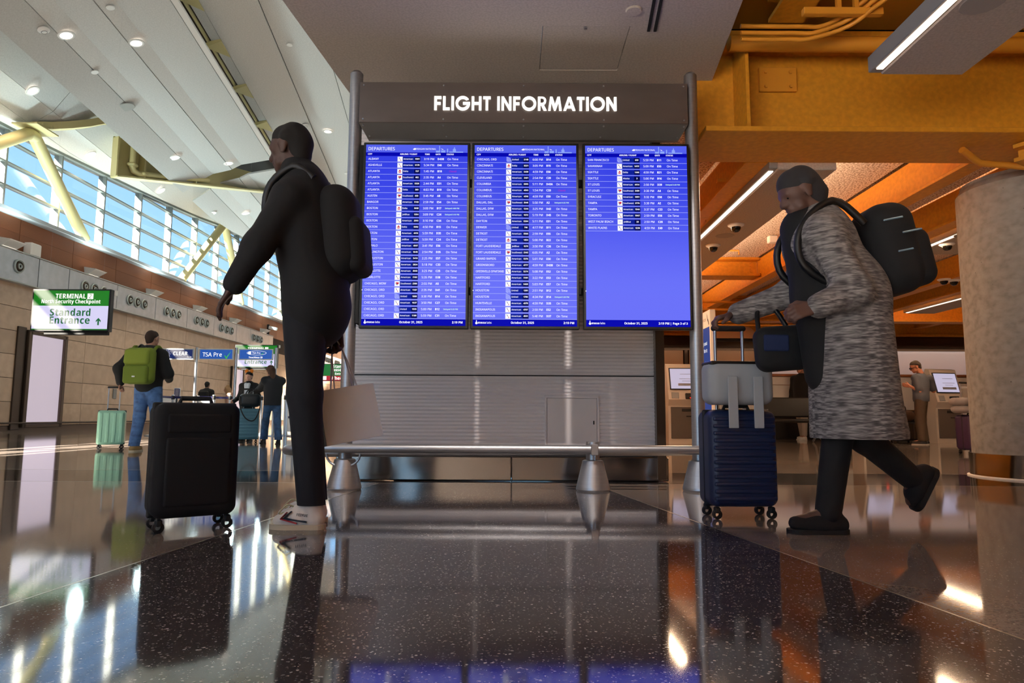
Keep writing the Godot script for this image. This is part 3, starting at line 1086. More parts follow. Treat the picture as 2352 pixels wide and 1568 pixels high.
func dome(p: Vector3, label: String) -> void:
	var d := thing("dome_camera", label, "camera", p)
	var st := mb()
	lathe(st, [Vector2(0.055, -0.03), Vector2(0.085, -0.012), Vector2(0.09, 0.0)], Transform3D.IDENTITY, 24)
	obj("collar", st, M.white, d)
	st = mb()
	st.set_smooth_group(0)
	lathe(st, [Vector2(0.0, -0.085), Vector2(0.025, -0.08), Vector2(0.043, -0.065), Vector2(0.052, -0.045), Vector2(0.055, -0.028)], Transform3D.IDENTITY, 20)
	obj("dome", st, M.lens, d)


func light_slab(x: float, wd: float, z0: float, z1: float, label: String) -> void:
	var s := thing("light_fixture", label, "light", Vector3.ZERO, 0, "slab lights of the low zone")
	var st := mb()
	var zc := (z0 + z1) * 0.5
	var ln := z0 - z1
	box(st, Vector3(x + 0.05 + wd * 0.5, 2.655, zc), Vector3(wd, 0.11, ln), 0.006)
	obj("slab", st, M.soffit, s)
	st = mb()
	box(st, Vector3(x + 0.012, 2.66, zc), Vector3(0.075, 0.1, ln), 0.004)
	obj("lamp_housing", st, M.grey, s)
	st = mb()
	box(st, Vector3(x + 0.012, 2.606, zc), Vector3(0.042, 0.012, ln - 0.12), 0.002)
	obj("led_strip", st, M.led, s)
	var al := AreaLight3D.new()
	al.name = "led_light"
	al.area_size = Vector2(0.09, ln - 0.14)
	al.light_color = Color(1.0, 0.84, 0.68)
	al.light_energy = (1.7 if z0 < -5.0 else 0.16) * ln
	al.shadow_enabled = true
	add_child(al, true)
	al.position = Vector3(x + 0.012, 2.592, zc)
	al.rotation.x = -PI / 2
	if z0 > -5.0:
		return
	# the upper face of the slab lights the deck
	st = mb()
	box(st, Vector3(x + 0.3, 2.718, zc), Vector3(0.05, 0.012, ln - 0.1), 0.002)
	obj("uplight_strip", st, M.led, s)
	al = AreaLight3D.new()
	al.name = "uplight"
	al.area_size = Vector2(0.05, ln - 0.12)
	al.light_color = Color(1.0, 0.82, 0.66)
	al.light_energy = 5.0 * ln
	al.shadow_enabled = true
	add_child(al, true)
	al.position = Vector3(x + 0.3, 2.732, zc)
	al.rotation.x = PI / 2


# ---------------------------------------------------------------- departures board
func build_board() -> void:
	var z := -4.8
	var b := thing("information_board", "tall steel stand with a lit FLIGHT INFORMATION header, conical feet and a luggage rail", "sign", Vector3(0.08, 0, z))
	var o := Vector3(-0.08, 0, 0)
	var st: SurfaceTool
	var feet := [-1.155, 0.565, 1.305]
	for k in 3:
		var x: float = feet[k]
		st = mb()
		lathe(st, [Vector2(0.112, 0.0), Vector2(0.118, 0.012), Vector2(0.116, 0.026), Vector2(0.072, 0.205), Vector2(0.055, 0.212)], Transform3D(Basis.IDENTITY, Vector3(x, 0, 0) + o), 28)
		obj("foot", st, M.brushed, b)
		st = mb()
		if k == 1:
			lathe(st, [Vector2(0.047, 0.2), Vector2(0.047, 0.335), Vector2(0.0, 0.336)], Transform3D(Basis.IDENTITY, Vector3(x, 0, 0) + o), 20)
			obj("short_post", st, M.brushed, b)
		else:
			lathe(st, [Vector2(0.047, 0.2), Vector2(0.047, 3.01), Vector2(0.03, 3.03), Vector2(0.0, 3.032)], Transform3D(Basis.IDENTITY, Vector3(x, 0, 0) + o), 24)
			obj("post", st, M.brushed, b)
	# luggage rail: one bent tube in front of the posts, returning behind them
	st = mb()
	var pts: Array = []
	for i in 13:
		var x := lerpf(1.36, -1.42, i / 12.0)
		pts.append(Vector3(x, 0.285, 0.085) + o)
	for i in 9:
		var a := PI * (i + 1) / 10.0
		pts.append(Vector3(-1.46 - 0.1 * sin(a), lerpf(0.285, 0.245, (i + 1) / 10.0), 0.085 * cos(a)) + o)
	for i in 13:
		pts.append(Vector3(lerpf(-1.42, 1.36, i / 12.0), 0.245 + 0.002 * i, -0.085) + o)
	tube(st, pts, 0.031, 14)
	obj("luggage_rail", st, M.brushed, b)
	for k in 2:
		var x: float = feet[k]
		for s: float in [-1.0, 1.0]:
			if k == 1 and s < 0:
				continue
			st = mb()
			var arc: Array = []
			for i in 8:
				var a := PI * 0.5 * i / 7.0
				arc.append(Vector3(x + s * (0.03 + 0.085 * sin(a)) if k == 0 else x + 0.01, 0.165 + 0.08 * (1.0 - cos(a)), 0.05) + o)
			tube(st, arc, 0.008, 8)
			obj("bracket", st, M.steel, b)
	st = mb()
	box(st, Vector3(0.565, 0.285, 0.118) + o, Vector3(0.05, 0.075, 0.012), 0.004)
	obj("clamp", st, M.steel, b)
	# header
	var hx0 := -1.115
	var hx1 := 1.265
	st = mb()
	box(st, Vector3((hx0 + hx1) * 0.5, 2.765, 0.0) + o, Vector3(hx1 - hx0, 0.305, 0.14), 0.003)
	var head := obj("header_panel", st, tri_tex(paint(Color(0.44, 0.40, 0.38), 0.42, 0.55), M.band.albedo_texture, Vector3(0.5, 1.5, 0.5)), b)
	st = mb()
	var pl := PackedVector2Array([Vector2(hx0, 2.608), Vector2(hx1, 2.608), Vector2(hx1 - 0.05, 2.525), Vector2(hx0 + 0.05, 2.525)])
	var lower := Transform3D(Basis.IDENTITY, o)
	quad(st, lower * Vector3(hx0 + 0.05, 2.525, -0.02), lower * Vector3(hx1 - 0.05, 2.525, -0.02), lower * Vector3(hx1, 2.61, 0.069), lower * Vector3(hx0, 2.61, 0.069))
	quad(st, lower * Vector3(hx0 + 0.05, 2.525, -0.02), lower * Vector3(hx0, 2.61, 0.069), lower * Vector3(hx0, 2.61, -0.06), lower * Vector3(hx0 + 0.05, 2.525, -0.06))
	quad(st, lower * Vector3(hx1 - 0.05, 2.525, -0.06), lower * Vector3(hx1, 2.61, -0.06), lower * Vector3(hx1, 2.61, 0.069), lower * Vector3(hx1 - 0.05, 2.525, -0.02))
	quad(st, lower * Vector3(hx0 + 0.05, 2.525, -0.06), lower * Vector3(hx1 - 0.05, 2.525, -0.06), lower * Vector3(hx1 - 0.05, 2.525, -0.02), lower * Vector3(hx0 + 0.05, 2.525, -0.02))
	obj("sloped_panel", st, tri_tex(paint(Color(0.5, 0.49, 0.48), 0.4, 0.55), M.band.albedo_texture, Vector3(0.5, 1.5, 0.5)), b)
	for row in 4:
		for k in 5:
			st = mb()
			var x := lerpf(hx0 + 0.03, hx1 - 0.03, k / 4.0)
			var p: Vector3 = [Vector3(x, 2.893, 0.071), Vector3(x, 2.637, 0.071), Vector3(x, 2.597, 0.057), Vector3(lerpf(x, 0.075, 0.03), 2.54, -0.002)][row]
			lathe(st, [Vector2(0.007, 0.0), Vector2(0.006, 0.005), Vector2(0.0, 0.006)], Transform3D(Basis(Vector3.RIGHT, PI / 2 if row < 2 else PI * 0.75), p + o), 8)
			obj("screw", st, M.steel, b)
	header_letters(head, o + Vector3(0.088, 2.755, 0.072))
	# brackets that carry the screens
	for x: float in [-1.09, 0.075, 1.25]:
		st = mb()
		box(st, Vector3(x, 1.8, -0.01) + o, Vector3(0.03, 1.3, 0.12), 0.003)
		obj("bracket", st, M.dark, b)
	st = mb()
	for y: float in [2.2, 1.4]:
		bar(st, Vector3(-1.12, y, -0.045) + o, Vector3(1.28, y, -0.045) + o, 0.05, 0.05, 0.003)
	obj("cross_bar", st, M.dark, b)
	# light of the lit letters
	var al := AreaLight3D.new()
	al.name = "header_light"
	al.area_size = Vector2(1.3, 0.1)
	al.light_color = Color(1, 0.97, 0.93)
	al.light_energy = 0.12
	al.shadow_enabled = true
	add_child(al)
	al.position = Vector3(0.088, 2.755, z + 0.095)
	al.rotation.y = PI
	build_screens(z)


func arc2(c: Vector2, r: Vector2, a0: float, a1: float, n: int) -> PackedVector2Array:
	var p := PackedVector2Array()
	for i in n + 1:
		var a := lerpf(a0, a1, float(i) / n)
		p.append(c + Vector2(cos(a) * r.x, sin(a) * r.y))
	return p


func rect2(x: float, y: float, w: float, h: float) -> PackedVector2Array:
	return PackedVector2Array([Vector2(x, y), Vector2(x + w, y), Vector2(x + w, y + h), Vector2(x, y + h)])


func glyph(ch: String) -> Array:      # [width, outlines], capital height 1, wide geometric capitals
	var t := 0.19
	match ch:
		"F": return [0.52, [PackedVector2Array([Vector2(0, 0), Vector2(t, 0), Vector2(t, 0.40), Vector2(0.47, 0.40), Vector2(0.47, 0.57), Vector2(t, 0.57), Vector2(t, 0.83), Vector2(0.52, 0.83), Vector2(0.52, 1), Vector2(0, 1)])]]
		"L": return [0.50, [PackedVector2Array([Vector2(0, 0), Vector2(0.50, 0), Vector2(0.50, 0.17), Vector2(t, 0.17), Vector2(t, 1), Vector2(0, 1)])]]
		"I": return [t, [rect2(0, 0, t, 1)]]
		"H": return [0.72, [PackedVector2Array([Vector2(0, 0), Vector2(t, 0), Vector2(t, 0.41), Vector2(0.53, 0.41), Vector2(0.53, 0), Vector2(0.72, 0), Vector2(0.72, 1), Vector2(0.53, 1), Vector2(0.53, 0.58), Vector2(t, 0.58), Vector2(t, 1), Vector2(0, 1)])]]
		"T": return [0.56, [PackedVector2Array([Vector2(0.185, 0), Vector2(0.375, 0), Vector2(0.375, 0.83), Vector2(0.56, 0.83), Vector2(0.56, 1), Vector2(0, 1), Vector2(0, 0.83), Vector2(0.185, 0.83)])]]
		"N": return [0.74, [PackedVector2Array([Vector2(0, 0), Vector2(t, 0), Vector2(t, 0.64), Vector2(0.56, 0), Vector2(0.74, 0), Vector2(0.74, 1), Vector2(0.55, 1), Vector2(0.55, 0.36), Vector2(0.18, 1), Vector2(0, 1)])]]
		"A": return [0.88, [PackedVector2Array([Vector2(0, 0), Vector2(0.2, 0), Vector2(0.27, 0.18), Vector2(0.6, 0.18), Vector2(0.68, 0), Vector2(0.88, 0), Vector2(0.54, 1), Vector2(0.44, 1), Vector2(0.44, 0.72), Vector2(0.55, 0.34), Vector2(0.33, 0.34), Vector2(0.44, 0.72), Vector2(0.44, 1), Vector2(0.35, 1)])]]
		"M": return [1.0, [PackedVector2Array([Vector2(0, 0), Vector2(t, 0), Vector2(0.24, 0.58), Vector2(0.44, 0), Vector2(0.56, 0), Vector2(0.76, 0.58), Vector2(0.81, 0), Vector2(1, 0), Vector2(0.86, 1), Vector2(0.68, 1), Vector2(0.5, 0.46), Vector2(0.32, 1), Vector2(0.14, 1)])]]
		"O":
			var p := arc2(Vector2(0.53, 0.5), Vector2(0.53, 0.52), PI / 2, PI / 2 + TAU, 40)
			p.append_array(arc2(Vector2(0.53, 0.5), Vector2(0.34, 0.34), PI / 2 + TAU - 0.001, PI / 2 + 0.001, 40))
			return [1.06, [p]]
		"G":
			var p := arc2(Vector2(0.53, 0.5), Vector2(0.53, 0.52), 0.62, TAU - 0.02, 36)
			p.append_array(PackedVector2Array([Vector2(1.06, 0.58), Vector2(0.54, 0.58), Vector2(0.54, 0.41), Vector2(0.85, 0.41)]))
			p.append_array(arc2(Vector2(0.53, 0.5), Vector2(0.34, 0.34), TAU - 0.35, 0.75, 30))
			return [1.06, [p]]
		"R":
			var p := PackedVector2Array([Vector2(0, 0), Vector2(t, 0), Vector2(t, 0.38), Vector2(0.24, 0.38), Vector2(0.42, 0), Vector2(0.64, 0), Vector2(0.43, 0.41)])
			p.append_array(arc2(Vector2(0.31, 0.70), Vector2(0.30, 0.30), -PI / 2 + 0.42, PI / 2, 14))
			p.append_array(PackedVector2Array([Vector2(0, 1)]))
			return [0.63, [p]]
	return [0.4, []]


func header_letters(parent: Node3D, centre: Vector3) -> void:
	var word := "FLIGHT INFORMATION"
	var cap := 0.102
	var gap := 0.115
	var total := 0.0
	for ch in word:
		total += (0.36 if ch == " " else glyph(ch)[0] + gap)
	total -= gap
	var k := 1.318 / (total * cap)
	var x := centre.x - 0.659
	for ch in word:
		if ch == " ":
			x += 0.36 * cap * k
			continue
		var gl := glyph(ch)
		var st := mb()
		for p in gl[1]:
			var q := PackedVector2Array()
			for v: Vector2 in p:
				q.append(Vector2(v.x * cap * k, (v.y - 0.5) * cap))
			extrude(st, q, 0.014, Transform3D(Basis.IDENTITY, Vector3(x, centre.y, centre.z)))
		if ch == "R":      # the bowl's opening, as a dark inlay of the panel's own metal
			var hole := mb()
			var hp := PackedVector2Array([Vector2(0.19, 0.54), Vector2(0.30, 0.54)])
			hp.append_array(arc2(Vector2(0.30, 0.69), Vector2(0.14, 0.15), -PI / 2, PI / 2, 10))
			hp.append(Vector2(0.19, 0.84))
			var q2 := PackedVector2Array()
			for v in hp:
				q2.append(Vector2(v.x * cap * k, (v.y - 0.5) * cap))
			extrude(hole, q2, 0.0146, Transform3D(Basis.IDENTITY, Vector3(x, centre.y, centre.z)))
			var r := obj("lit_letter", st, M.signwhite, parent)
			obj("counter", hole, (parent as MeshInstance3D).material_override, r)
		else:
			obj("lit_letter", st, M.signwhite, parent)
		x += (gl[0] + gap) * cap * k


# ---------------------------------------------------------------- the three screens
func build_screens(z: float) -> void:
	var rows1 := "ALBANY|A|5501|3:19 PM|D43B|1;ASHEVILLE|A|5170|5:34 PM|E46|1;ATLANTA|D|737|1:45 PM|B18|0;ATLANTA|S|482|2:35 PM|A4|1;ATLANTA|A|5320|2:44 PM|E51|1;ATLANTA|D|360|4:03 PM|B19|1;AUSTIN|S|830|3:45 PM|A8|1;BANGOR|A|5182|2:59 PM|E54|1;BOSTON|D|5600|3:00 PM|B17|Delayed 4:00 PM;BOSTON|J|1354|3:09 PM|C24|Delayed 5:16 PM;BOSTON|A|2593|3:10 PM|C34|1;BOSTON|D|5682|4:50 PM|B15|1;BOSTON|A|4416|5:59 PM|D35|1;BOSTON|J|2754|5:59 PM|C24|1;BUFFALO|A|4597|3:41 PM|E56|1;BURLINGTON|A|5645|2:54 PM|D35|1;CHARLESTON|A|5410|2:25 PM|E57|1;CHARLESTON|A|2824|5:18 PM|C33|1;CHARLOTTE|A|3043|3:25 PM|C25|1;CHARLOTTE|A|2182|5:35 PM|D38|1;CHICAGO, MDW|S|2388|2:55 PM|A5|1;CHICAGO, ORD|A|1187|2:35 PM|D41|1;CHICAGO, ORD|U|1888|3:30 PM|B14|1;CHICAGO, ORD|A|1637|3:50 PM|C27|1;CHICAGO, ORD|U|1555|5:00 PM|B12|Delayed 5:25 PM;CHICAGO, ORD|A|1189|5:59 PM|C31|1"
	var rows2 := "CHICAGO, ORD|U|2148|6:00 PM|B14|1;CINCINNATI|D|5221|3:05 PM|B15|1;CINCINNATI|A|5430|4:59 PM|E58|1;CLEVELAND|A|2461|2:54 PM|C29|1;COLUMBIA|A|5095|5:11 PM|D43A|1;COLUMBUS|A|4503|1:54 PM|C33|0;COLUMBUS|A|4398|4:59 PM|E59|1;DALLAS, DAL|S|2046|5:50 PM|A2|Delayed 6:22 PM;DALLAS, DFW|A|1244|3:25 PM|D42|1;DALLAS, DFW|A|1072|5:19 PM|D45|1;DAYTON|A|5284|5:11 PM|E51|1;DENVER|U|746|4:17 PM|B11|1;DETROIT|A|5568|2:59 PM|E55|1;DETROIT|D|1454|5:00 PM|B22|1;FORT LAUDERDALE|J|1579|3:50 PM|C26|1;FORT LAUDERDALE|S|2343|6:05 PM|A2|1;GRAND RAPIDS|A|5376|5:01 PM|E50|1;GREENSBORO|A|4777|4:59 PM|D43B|1;GREENVILLE-SPARTANB|A|5274|5:08 PM|E52|1;HARTFORD|A|5181|3:22 PM|E53|1;HARTFORD|A|5428|5:03 PM|E57|1;HOUSTON|U|1381|2:51 PM|B12|1;HOUSTON|U|1785|4:34 PM|B14|Delayed 5:20 PM;HUNTSVILLE|A|4370|4:59 PM|D35|1;INDIANAPOLIS|A|4707|2:59 PM|E52|1;INDIANAPOLIS|A|4501|5:40 PM|D37|1"
	var rows3 := "SAN FRANCISCO|U|699|5:59 PM|B11|1;SAVANNAH|A|5419|5:09 PM|E55|1;SEATTLE|D|1446|4:59 PM|B21|1;SEATTLE|K|3|5:00 PM|B16|1;ST LOUIS|A|4414|2:50 PM|D39|Delayed 3:20 PM;ST LOUIS|S|3409|3:30 PM|A4|1;SYRACUSE|A|5091|3:32 PM|E58|1;TAMPA|S|3776|3:30 PM|A2|1;TAMPA|A|1944|3:37 PM|C23|1;TORONTO|A|5667|2:59 PM|E56|1;WEST PALM BEACH|J|23|2:50 PM|C28|1;WHITE PLAINS|A|5236|4:59 PM|E49|1"
	var labels := ["left departures screen listing flights from Albany to Chicago", "middle departures screen listing flights from Chicago to Indianapolis", "right departures screen, lower half empty, from San Francisco to White Plains"]
	var xs := [-0.686, 0.0885, 0.8765]
	var all := [rows1, rows2, rows3]
	M.d_header = glow(Color(0.33, 0.38, 0.93), 1.0)
	M.d_band = glow(Color(0.02, 0.03, 0.70), 0.95)
	M.d_row = glow(Color(0.22, 0.28, 0.90), 1.0)
	M.d_box = glow(Color(0.05, 0.13, 0.62), 0.9)
	M.d_num = glow(Color(0.02, 0.05, 0.36), 0.8)
	M.d_text = glow(Color(0.95, 0.95, 1.0), 1.25)
	M.d_pink = glow(Color(0.75, 0.08, 0.72), 1.0)
	M.d_lime = glow(Color(0.80, 0.95, 0.85), 1.1)
	M.d_line = glow(Color(0.72, 0.76, 1.0), 1.0)
	M.d_tile = glow(Color(0.94, 0.94, 0.98), 1.1)
	M.d_red = glow(Color(0.80, 0.05, 0.16), 1.0)
	M.d_navy = glow(Color(0.06, 0.2, 0.5), 0.9)
	M.d_sky = glow(Color(0.55, 0.65, 0.98), 1.0)
	for q in M.keys():
		if q.begins_with("d_"):
			M[q].specular_mode = BaseMaterial3D.SPECULAR_DISABLED
	# a display brightens towards its lower edge
	var gt := Image.create(8, 64, false, Image.FORMAT_RGB8)
	for y in 64:
		var c := Color(0.20, 0.25, 0.90).lerp(Color(0.42, 0.45, 0.98), smoothstep(0.05, 0.85, y / 63.0))
		for x in 8:
			gt.set_pixel(x, y, c)
	M.d_back = paint(Color(0.01, 0.01, 0.02), 0.3)
	M.d_back.metallic_specular = 0.15
	M.d_back.emission_enabled = true
	M.d_back.emission = Color.WHITE
	M.d_back.emission_operator = BaseMaterial3D.EMISSION_OP_MULTIPLY
	M.d_back.emission_texture = ImageTexture.create_from_image(gt)
	for k in 3:
		screen(xs[k], z + 0.078, all[k].split(";"), labels[k], k == 2)


func flat(st: SurfaceTool, x: float, y: float, w: float, h: float, z: float) -> void:   # a print patch: left, top, width, height
	quad(st, Vector3(x, y - h, z), Vector3(x + w, y - h, z), Vector3(x + w, y, z), Vector3(x, y, z))


func patch(st: SurfaceTool, pts: Array, z: float) -> void:
	var p := PackedVector2Array(pts)
	extrude(st, p, z, Transform3D.IDENTITY, false)


func screen(x: float, z: float, rows: PackedStringArray, label: String, last: bool) -> void:
	var W := 0.76
	var H := 1.34
	var s := thing("departures_screen", label, "screen", Vector3(x, 1.109, z), 0, "departures screens")
	var st := mb()
	box(st, Vector3(0, H * 0.5, 0), Vector3(W, H, 0.05), 0.004)
	obj("casing", st, M.black, s)
	var w := W - 0.036
	var top := H - 0.018
	var bot := 0.02
	var l := -w * 0.5
	var f := 0.0262
	st = SurfaceTool.new()
	st.begin(Mesh.PRIMITIVE_TRIANGLES)
	for q in [[0, 0], [1, 1], [1, 0], [0, 0], [0, 1], [1, 1]]:
		st.set_uv(Vector2(q[0], q[1]))
		st.add_vertex(Vector3(l + w * q[0], lerpf(top, bot, q[1]), f))
	obj("display", st, M.d_back, s)
	var hh := 0.057
	st = mb()
	flat(st, l, top, w, hh, f + 0.0006)
	obj("header_print", st, M.d_header, s)
	st = mb()
	flat(st, l, top - hh, w, 0.027, f + 0.0006)
	obj("column_band", st, M.d_band, s)
	st = mb()
	flat(st, l, bot + 0.047, w, 0.047, f + 0.0006)
	obj("foot_band", st, M.d_band, s)
	# skyline of the header
	st = mb()
	var zz := f + 0.0009
	var by := top - hh
	for q in [[0.497, 0.006, 0.05], [0.475, 0.03, 0.014], [0.51, 0.03, 0.017], [0.55, 0.008, 0.029], [0.565, 0.1, 0.008], [0.59, 0.022, 0.018], [0.598, 0.006, 0.04]]:
		flat(st, l + q[0] / 0.69 * w, by + q[2], q[1], q[2], zz)
	patch(st, arc2(Vector2(l + 0.6 / 0.69 * w, by + 0.017), Vector2(0.012, 0.014), 0, PI, 8), zz)
	var sweep := arc2(Vector2(l + 0.69, by + 0.09), Vector2(0.14, 0.06), PI * 1.05, PI * 1.42, 10)
	sweep.append_array(arc2(Vector2(l + 0.69, by + 0.1), Vector2(0.10, 0.06), PI * 1.42, PI * 1.05, 10))
	obj("skyline_print", st, M.d_sky, s)
	var tx := mb()
	var zt := f + 0.0014
	var at_ := func(px: float, y: float) -> Transform3D: return Transform3D(Basis.IDENTITY, Vector3(l + px, y, zt))
	words_into(tx, "DEPARTURES", 0.0235, at_.call(0.018, top - 0.031), false, 0, 0.19)
	words_into(tx, "REAGAN NATIONAL", 0.0115, at_.call(0.36, top - 0.031), false, 0, 0.165)
	patch(tx, [Vector2(l + 0.334, top - 0.033), Vector2(l + 0.345, top - 0.025), Vector2(l + 0.357, top - 0.026), Vector2(l + 0.355, top - 0.037), Vector2(l + 0.34, top - 0.038)], zt)
	patch(tx, [Vector2(l + 0.532, top - 0.028), Vector2(l + 0.548, top - 0.031), Vector2(l + 0.552, top - 0.036), Vector2(l + 0.543, top - 0.034)], zt)
	var hy := top - hh - 0.0135
	for q in [["CITY", 0.014], ["AIRLINE / FLIGHT", 0.243], ["TIME", 0.42], ["GATE", 0.497], ["STATUS", 0.575]]:
		words_into(tx, q[0], 0.0105, at_.call(q[1], hy), true)
	var y0 := top - hh - 0.027
	var rh := (y0 - bot - 0.047) / 26.0
	var rowst := mb()
	var lines := mb()
	var boxes := mb()
	var nums := mb()
	var tiles := mb()
	var red := mb()
	var navy := mb()
	var pink := mb()
	var lime := mb()
	var air := {"A": "American", "D": "Delta", "S": "Southwest", "U": "United", "J": "JetBlue", "K": "Alaska"}
	var any_pink := false
	var any_lime := false
	for i in rows.size():
		var c := rows[i].split("|")
		var yt := y0 - i * rh
		var y := yt - rh * 0.48
		flat(lines, l, yt - rh + 0.0022, w, 0.0022, f + 0.0008)
		words_into(tx, c[0], 0.0148, at_.call(0.018, y), false, 0, 0.195)
		flat(boxes, l + 0.262, yt - 0.0055, 0.086, rh - 0.011, f + 0.0008)
		flat(nums, l + 0.346, yt - 0.0055, 0.042, rh - 0.011, f + 0.0008)
		words_into(tx, air[c[1]], 0.0115, at_.call(0.268, y), false, 0, 0.074)
		words_into(tx, c[2], 0.0105, at_.call(0.367, y), true, 1)
		words_into(tx, c[3], 0.0148, at_.call(0.414, y), false, 0, 0.072)
		words_into(tx, c[4], 0.0138, at_.call(0.512, y), true)
		if c[5] == "1":
			words_into(tx, "On Time", 0.0148, at_.call(0.620, y), false, 1)
		elif c[5] == "0":
			any_pink = true
			words_into(pink, "Closed", 0.0125, at_.call(0.620, y), false, 1)
		else:
			any_lime = true
			words_into(lime, c[5], 0.0092, at_.call(0.620, y), true, 1, 0.1)
		# airline tile and mark
		var tl := l + 0.226
		var tt := yt - 0.0045
		var q := rh - 0.009
		if c[1] == "U":
			for j in 5:
				var a := arc2(Vector2(tl + q * 0.05, tt - q * 0.95), Vector2(q, q) * (0.2 + 0.18 * j), 0.05, PI / 2, 8)
				a.append_array(arc2(Vector2(tl + q * 0.05, tt - q * 0.95), Vector2(q, q) * (0.29 + 0.18 * j), PI / 2, 0.05, 8))
				patch(lines, Array(a), f + 0.001)
			continue
		flat(tiles, tl, tt, q, q, f + 0.0008)
		match c[1]:
			"A":
				patch(navy, [Vector2(tl + q * 0.2, tt - q * 0.12), Vector2(tl + q * 0.34, tt - q * 0.2), Vector2(tl + q * 0.55, tt - q * 0.55), Vector2(tl + q * 0.42, tt - q * 0.5)], zt)
				patch(red, [Vector2(tl + q * 0.5, tt - q * 0.5), Vector2(tl + q * 0.62, tt - q * 0.62), Vector2(tl + q * 0.78, tt - q * 0.88), Vector2(tl + q * 0.6, tt - q * 0.82)], zt)
			"D":
				patch(red, [Vector2(tl + q * 0.5, tt - q * 0.15), Vector2(tl + q * 0.85, tt - q * 0.66), Vector2(tl + q * 0.5, tt - q * 0.5), Vector2(tl + q * 0.15, tt - q * 0.66)], zt)
				patch(red, [Vector2(tl + q * 0.5, tt - q * 0.6), Vector2(tl + q * 0.85, tt - q * 0.8), Vector2(tl + q * 0.15, tt - q * 0.8)], zt)
			"S":
				patch(red, [Vector2(tl + q * 0.5, tt - q * 0.3), Vector2(tl + q * 0.66, tt - q * 0.2), Vector2(tl + q * 0.82, tt - q * 0.32), Vector2(tl + q * 0.78, tt - q * 0.52), Vector2(tl + q * 0.62, tt - q * 0.66), Vector2(tl + q * 0.2, tt - q * 0.34), Vector2(tl + q * 0.34, tt - q * 0.2)], zt)
				patch(navy, [Vector2(tl + q * 0.2, tt - q * 0.38), Vector2(tl + q * 0.6, tt - q * 0.68), Vector2(tl + q * 0.5, tt - q * 0.8), Vector2(tl + q * 0.26, tt - q * 0.56)], zt)
			"J":
				words_into(navy, "jetBlue", 0.004, Transform3D(Basis.IDENTITY, Vector3(tl + q * 0.5, tt - q * 0.5, zt)), true, 1)
			"K":
				words_into(navy, "Alaska", 0.004, Transform3D(Basis.IDENTITY, Vector3(tl + q * 0.5, tt - q * 0.5, zt)), true, 1)
	# foot of the page
	var fy := bot + 0.0235
	words_into(tx, "mwaa", 0.014, at_.call(0.037, fy), true)
	words_into(tx, "labs", 0.014, at_.call(0.098, fy), false)
	patch(tx, Array(arc2(Vector2(l + 0.026, fy - 0.003), Vector2(0.0085, 0.0085), 0, TAU, 14)), zt)
	flat(tx, l + 0.0235, fy + 0.017, 0.005, 0.012, zt)
	words_into(tx, "October 31, 2025", 0.0145, at_.call(0.345, fy), true, 1)
	words_into(tx, "2:19 PM | Page 3 of 3" if last else "2:19 PM", 0.0145, at_.call(w - 0.02, fy), true, 2)
	obj("divider_print", lines, M.d_line, s)
	obj("airline_box_print", boxes, M.d_box, s)
	obj("flight_number_print", nums, M.d_num, s)
	obj("airline_tile_print", tiles, M.d_tile, s)
	obj("logo_print", red, M.d_red, s)
	obj("logo_print", navy, M.d_navy, s)
	obj("lettering", tx, M.d_text, s)
	if any_pink:
		obj("closed_lettering", pink, M.d_pink, s)
	if any_lime:
		obj("delayed_lettering", lime, M.d_lime, s)
	st = mb()
	box(st, Vector3(-0.362, 0.27, 0.0255), Vector3(0.006, 0.006, 0.003))
	obj("power_light", st, M.d_text, s)
	var al := AreaLight3D.new()
	al.name = "screen_light"
	al.area_size = Vector2(w, top - bot)
	al.light_color = Color(0.42, 0.45, 1.0)
	al.light_energy = 0.05
	al.shadow_enabled = true
	add_child(al, true)
	al.position = Vector3(x, 1.109 + H * 0.5, z + 0.05)
	al.rotation.y = PI


# ---------------------------------------------------------------- things in the hall
func on_vault(x: float, y: float) -> Vector3:      # where the view through that spot meets the vault
	var r := ray(x, y)
	var lo := 4.0
	var hi := 62.0
	for i in 50:
		var m := (lo + hi) * 0.5
		var p := EYE + r * (m / -r.z)
		if p.y < vault(-p.x - 0.1141 * m):
			lo = m
		else:
			hi = m
	var hit := EYE + r * (lo / -r.z)
	var s := -hit.x - 0.1141 * lo
	if s > 6.62 and s < 10.28:
		hit = EYE + (hit - EYE) * CLOUD
	return hit + Vector3(0, -0.03, 0)


func on_wall(x: float, y: float) -> Vector3:
	var r := ray(x, y)
	return EYE + r * (WX / r.x)


func vault_frame(p: Vector3) -> Basis:      # y points up out of the boards
	var s := -p.x + 0.1141 * p.z
	var slope := (vault(s + 0.1) - vault(s - 0.1)) / 0.2
	var across := Vector3(-1, slope, 0).normalized()
	var along := Vector3(-0.1141, 0, -1).normalized()
	var up := across.cross(along).normalized()
	if up.y < 0.0:
		up = -up
	return Basis(up.cross(along) * -1.0, up, -along).orthonormalized()


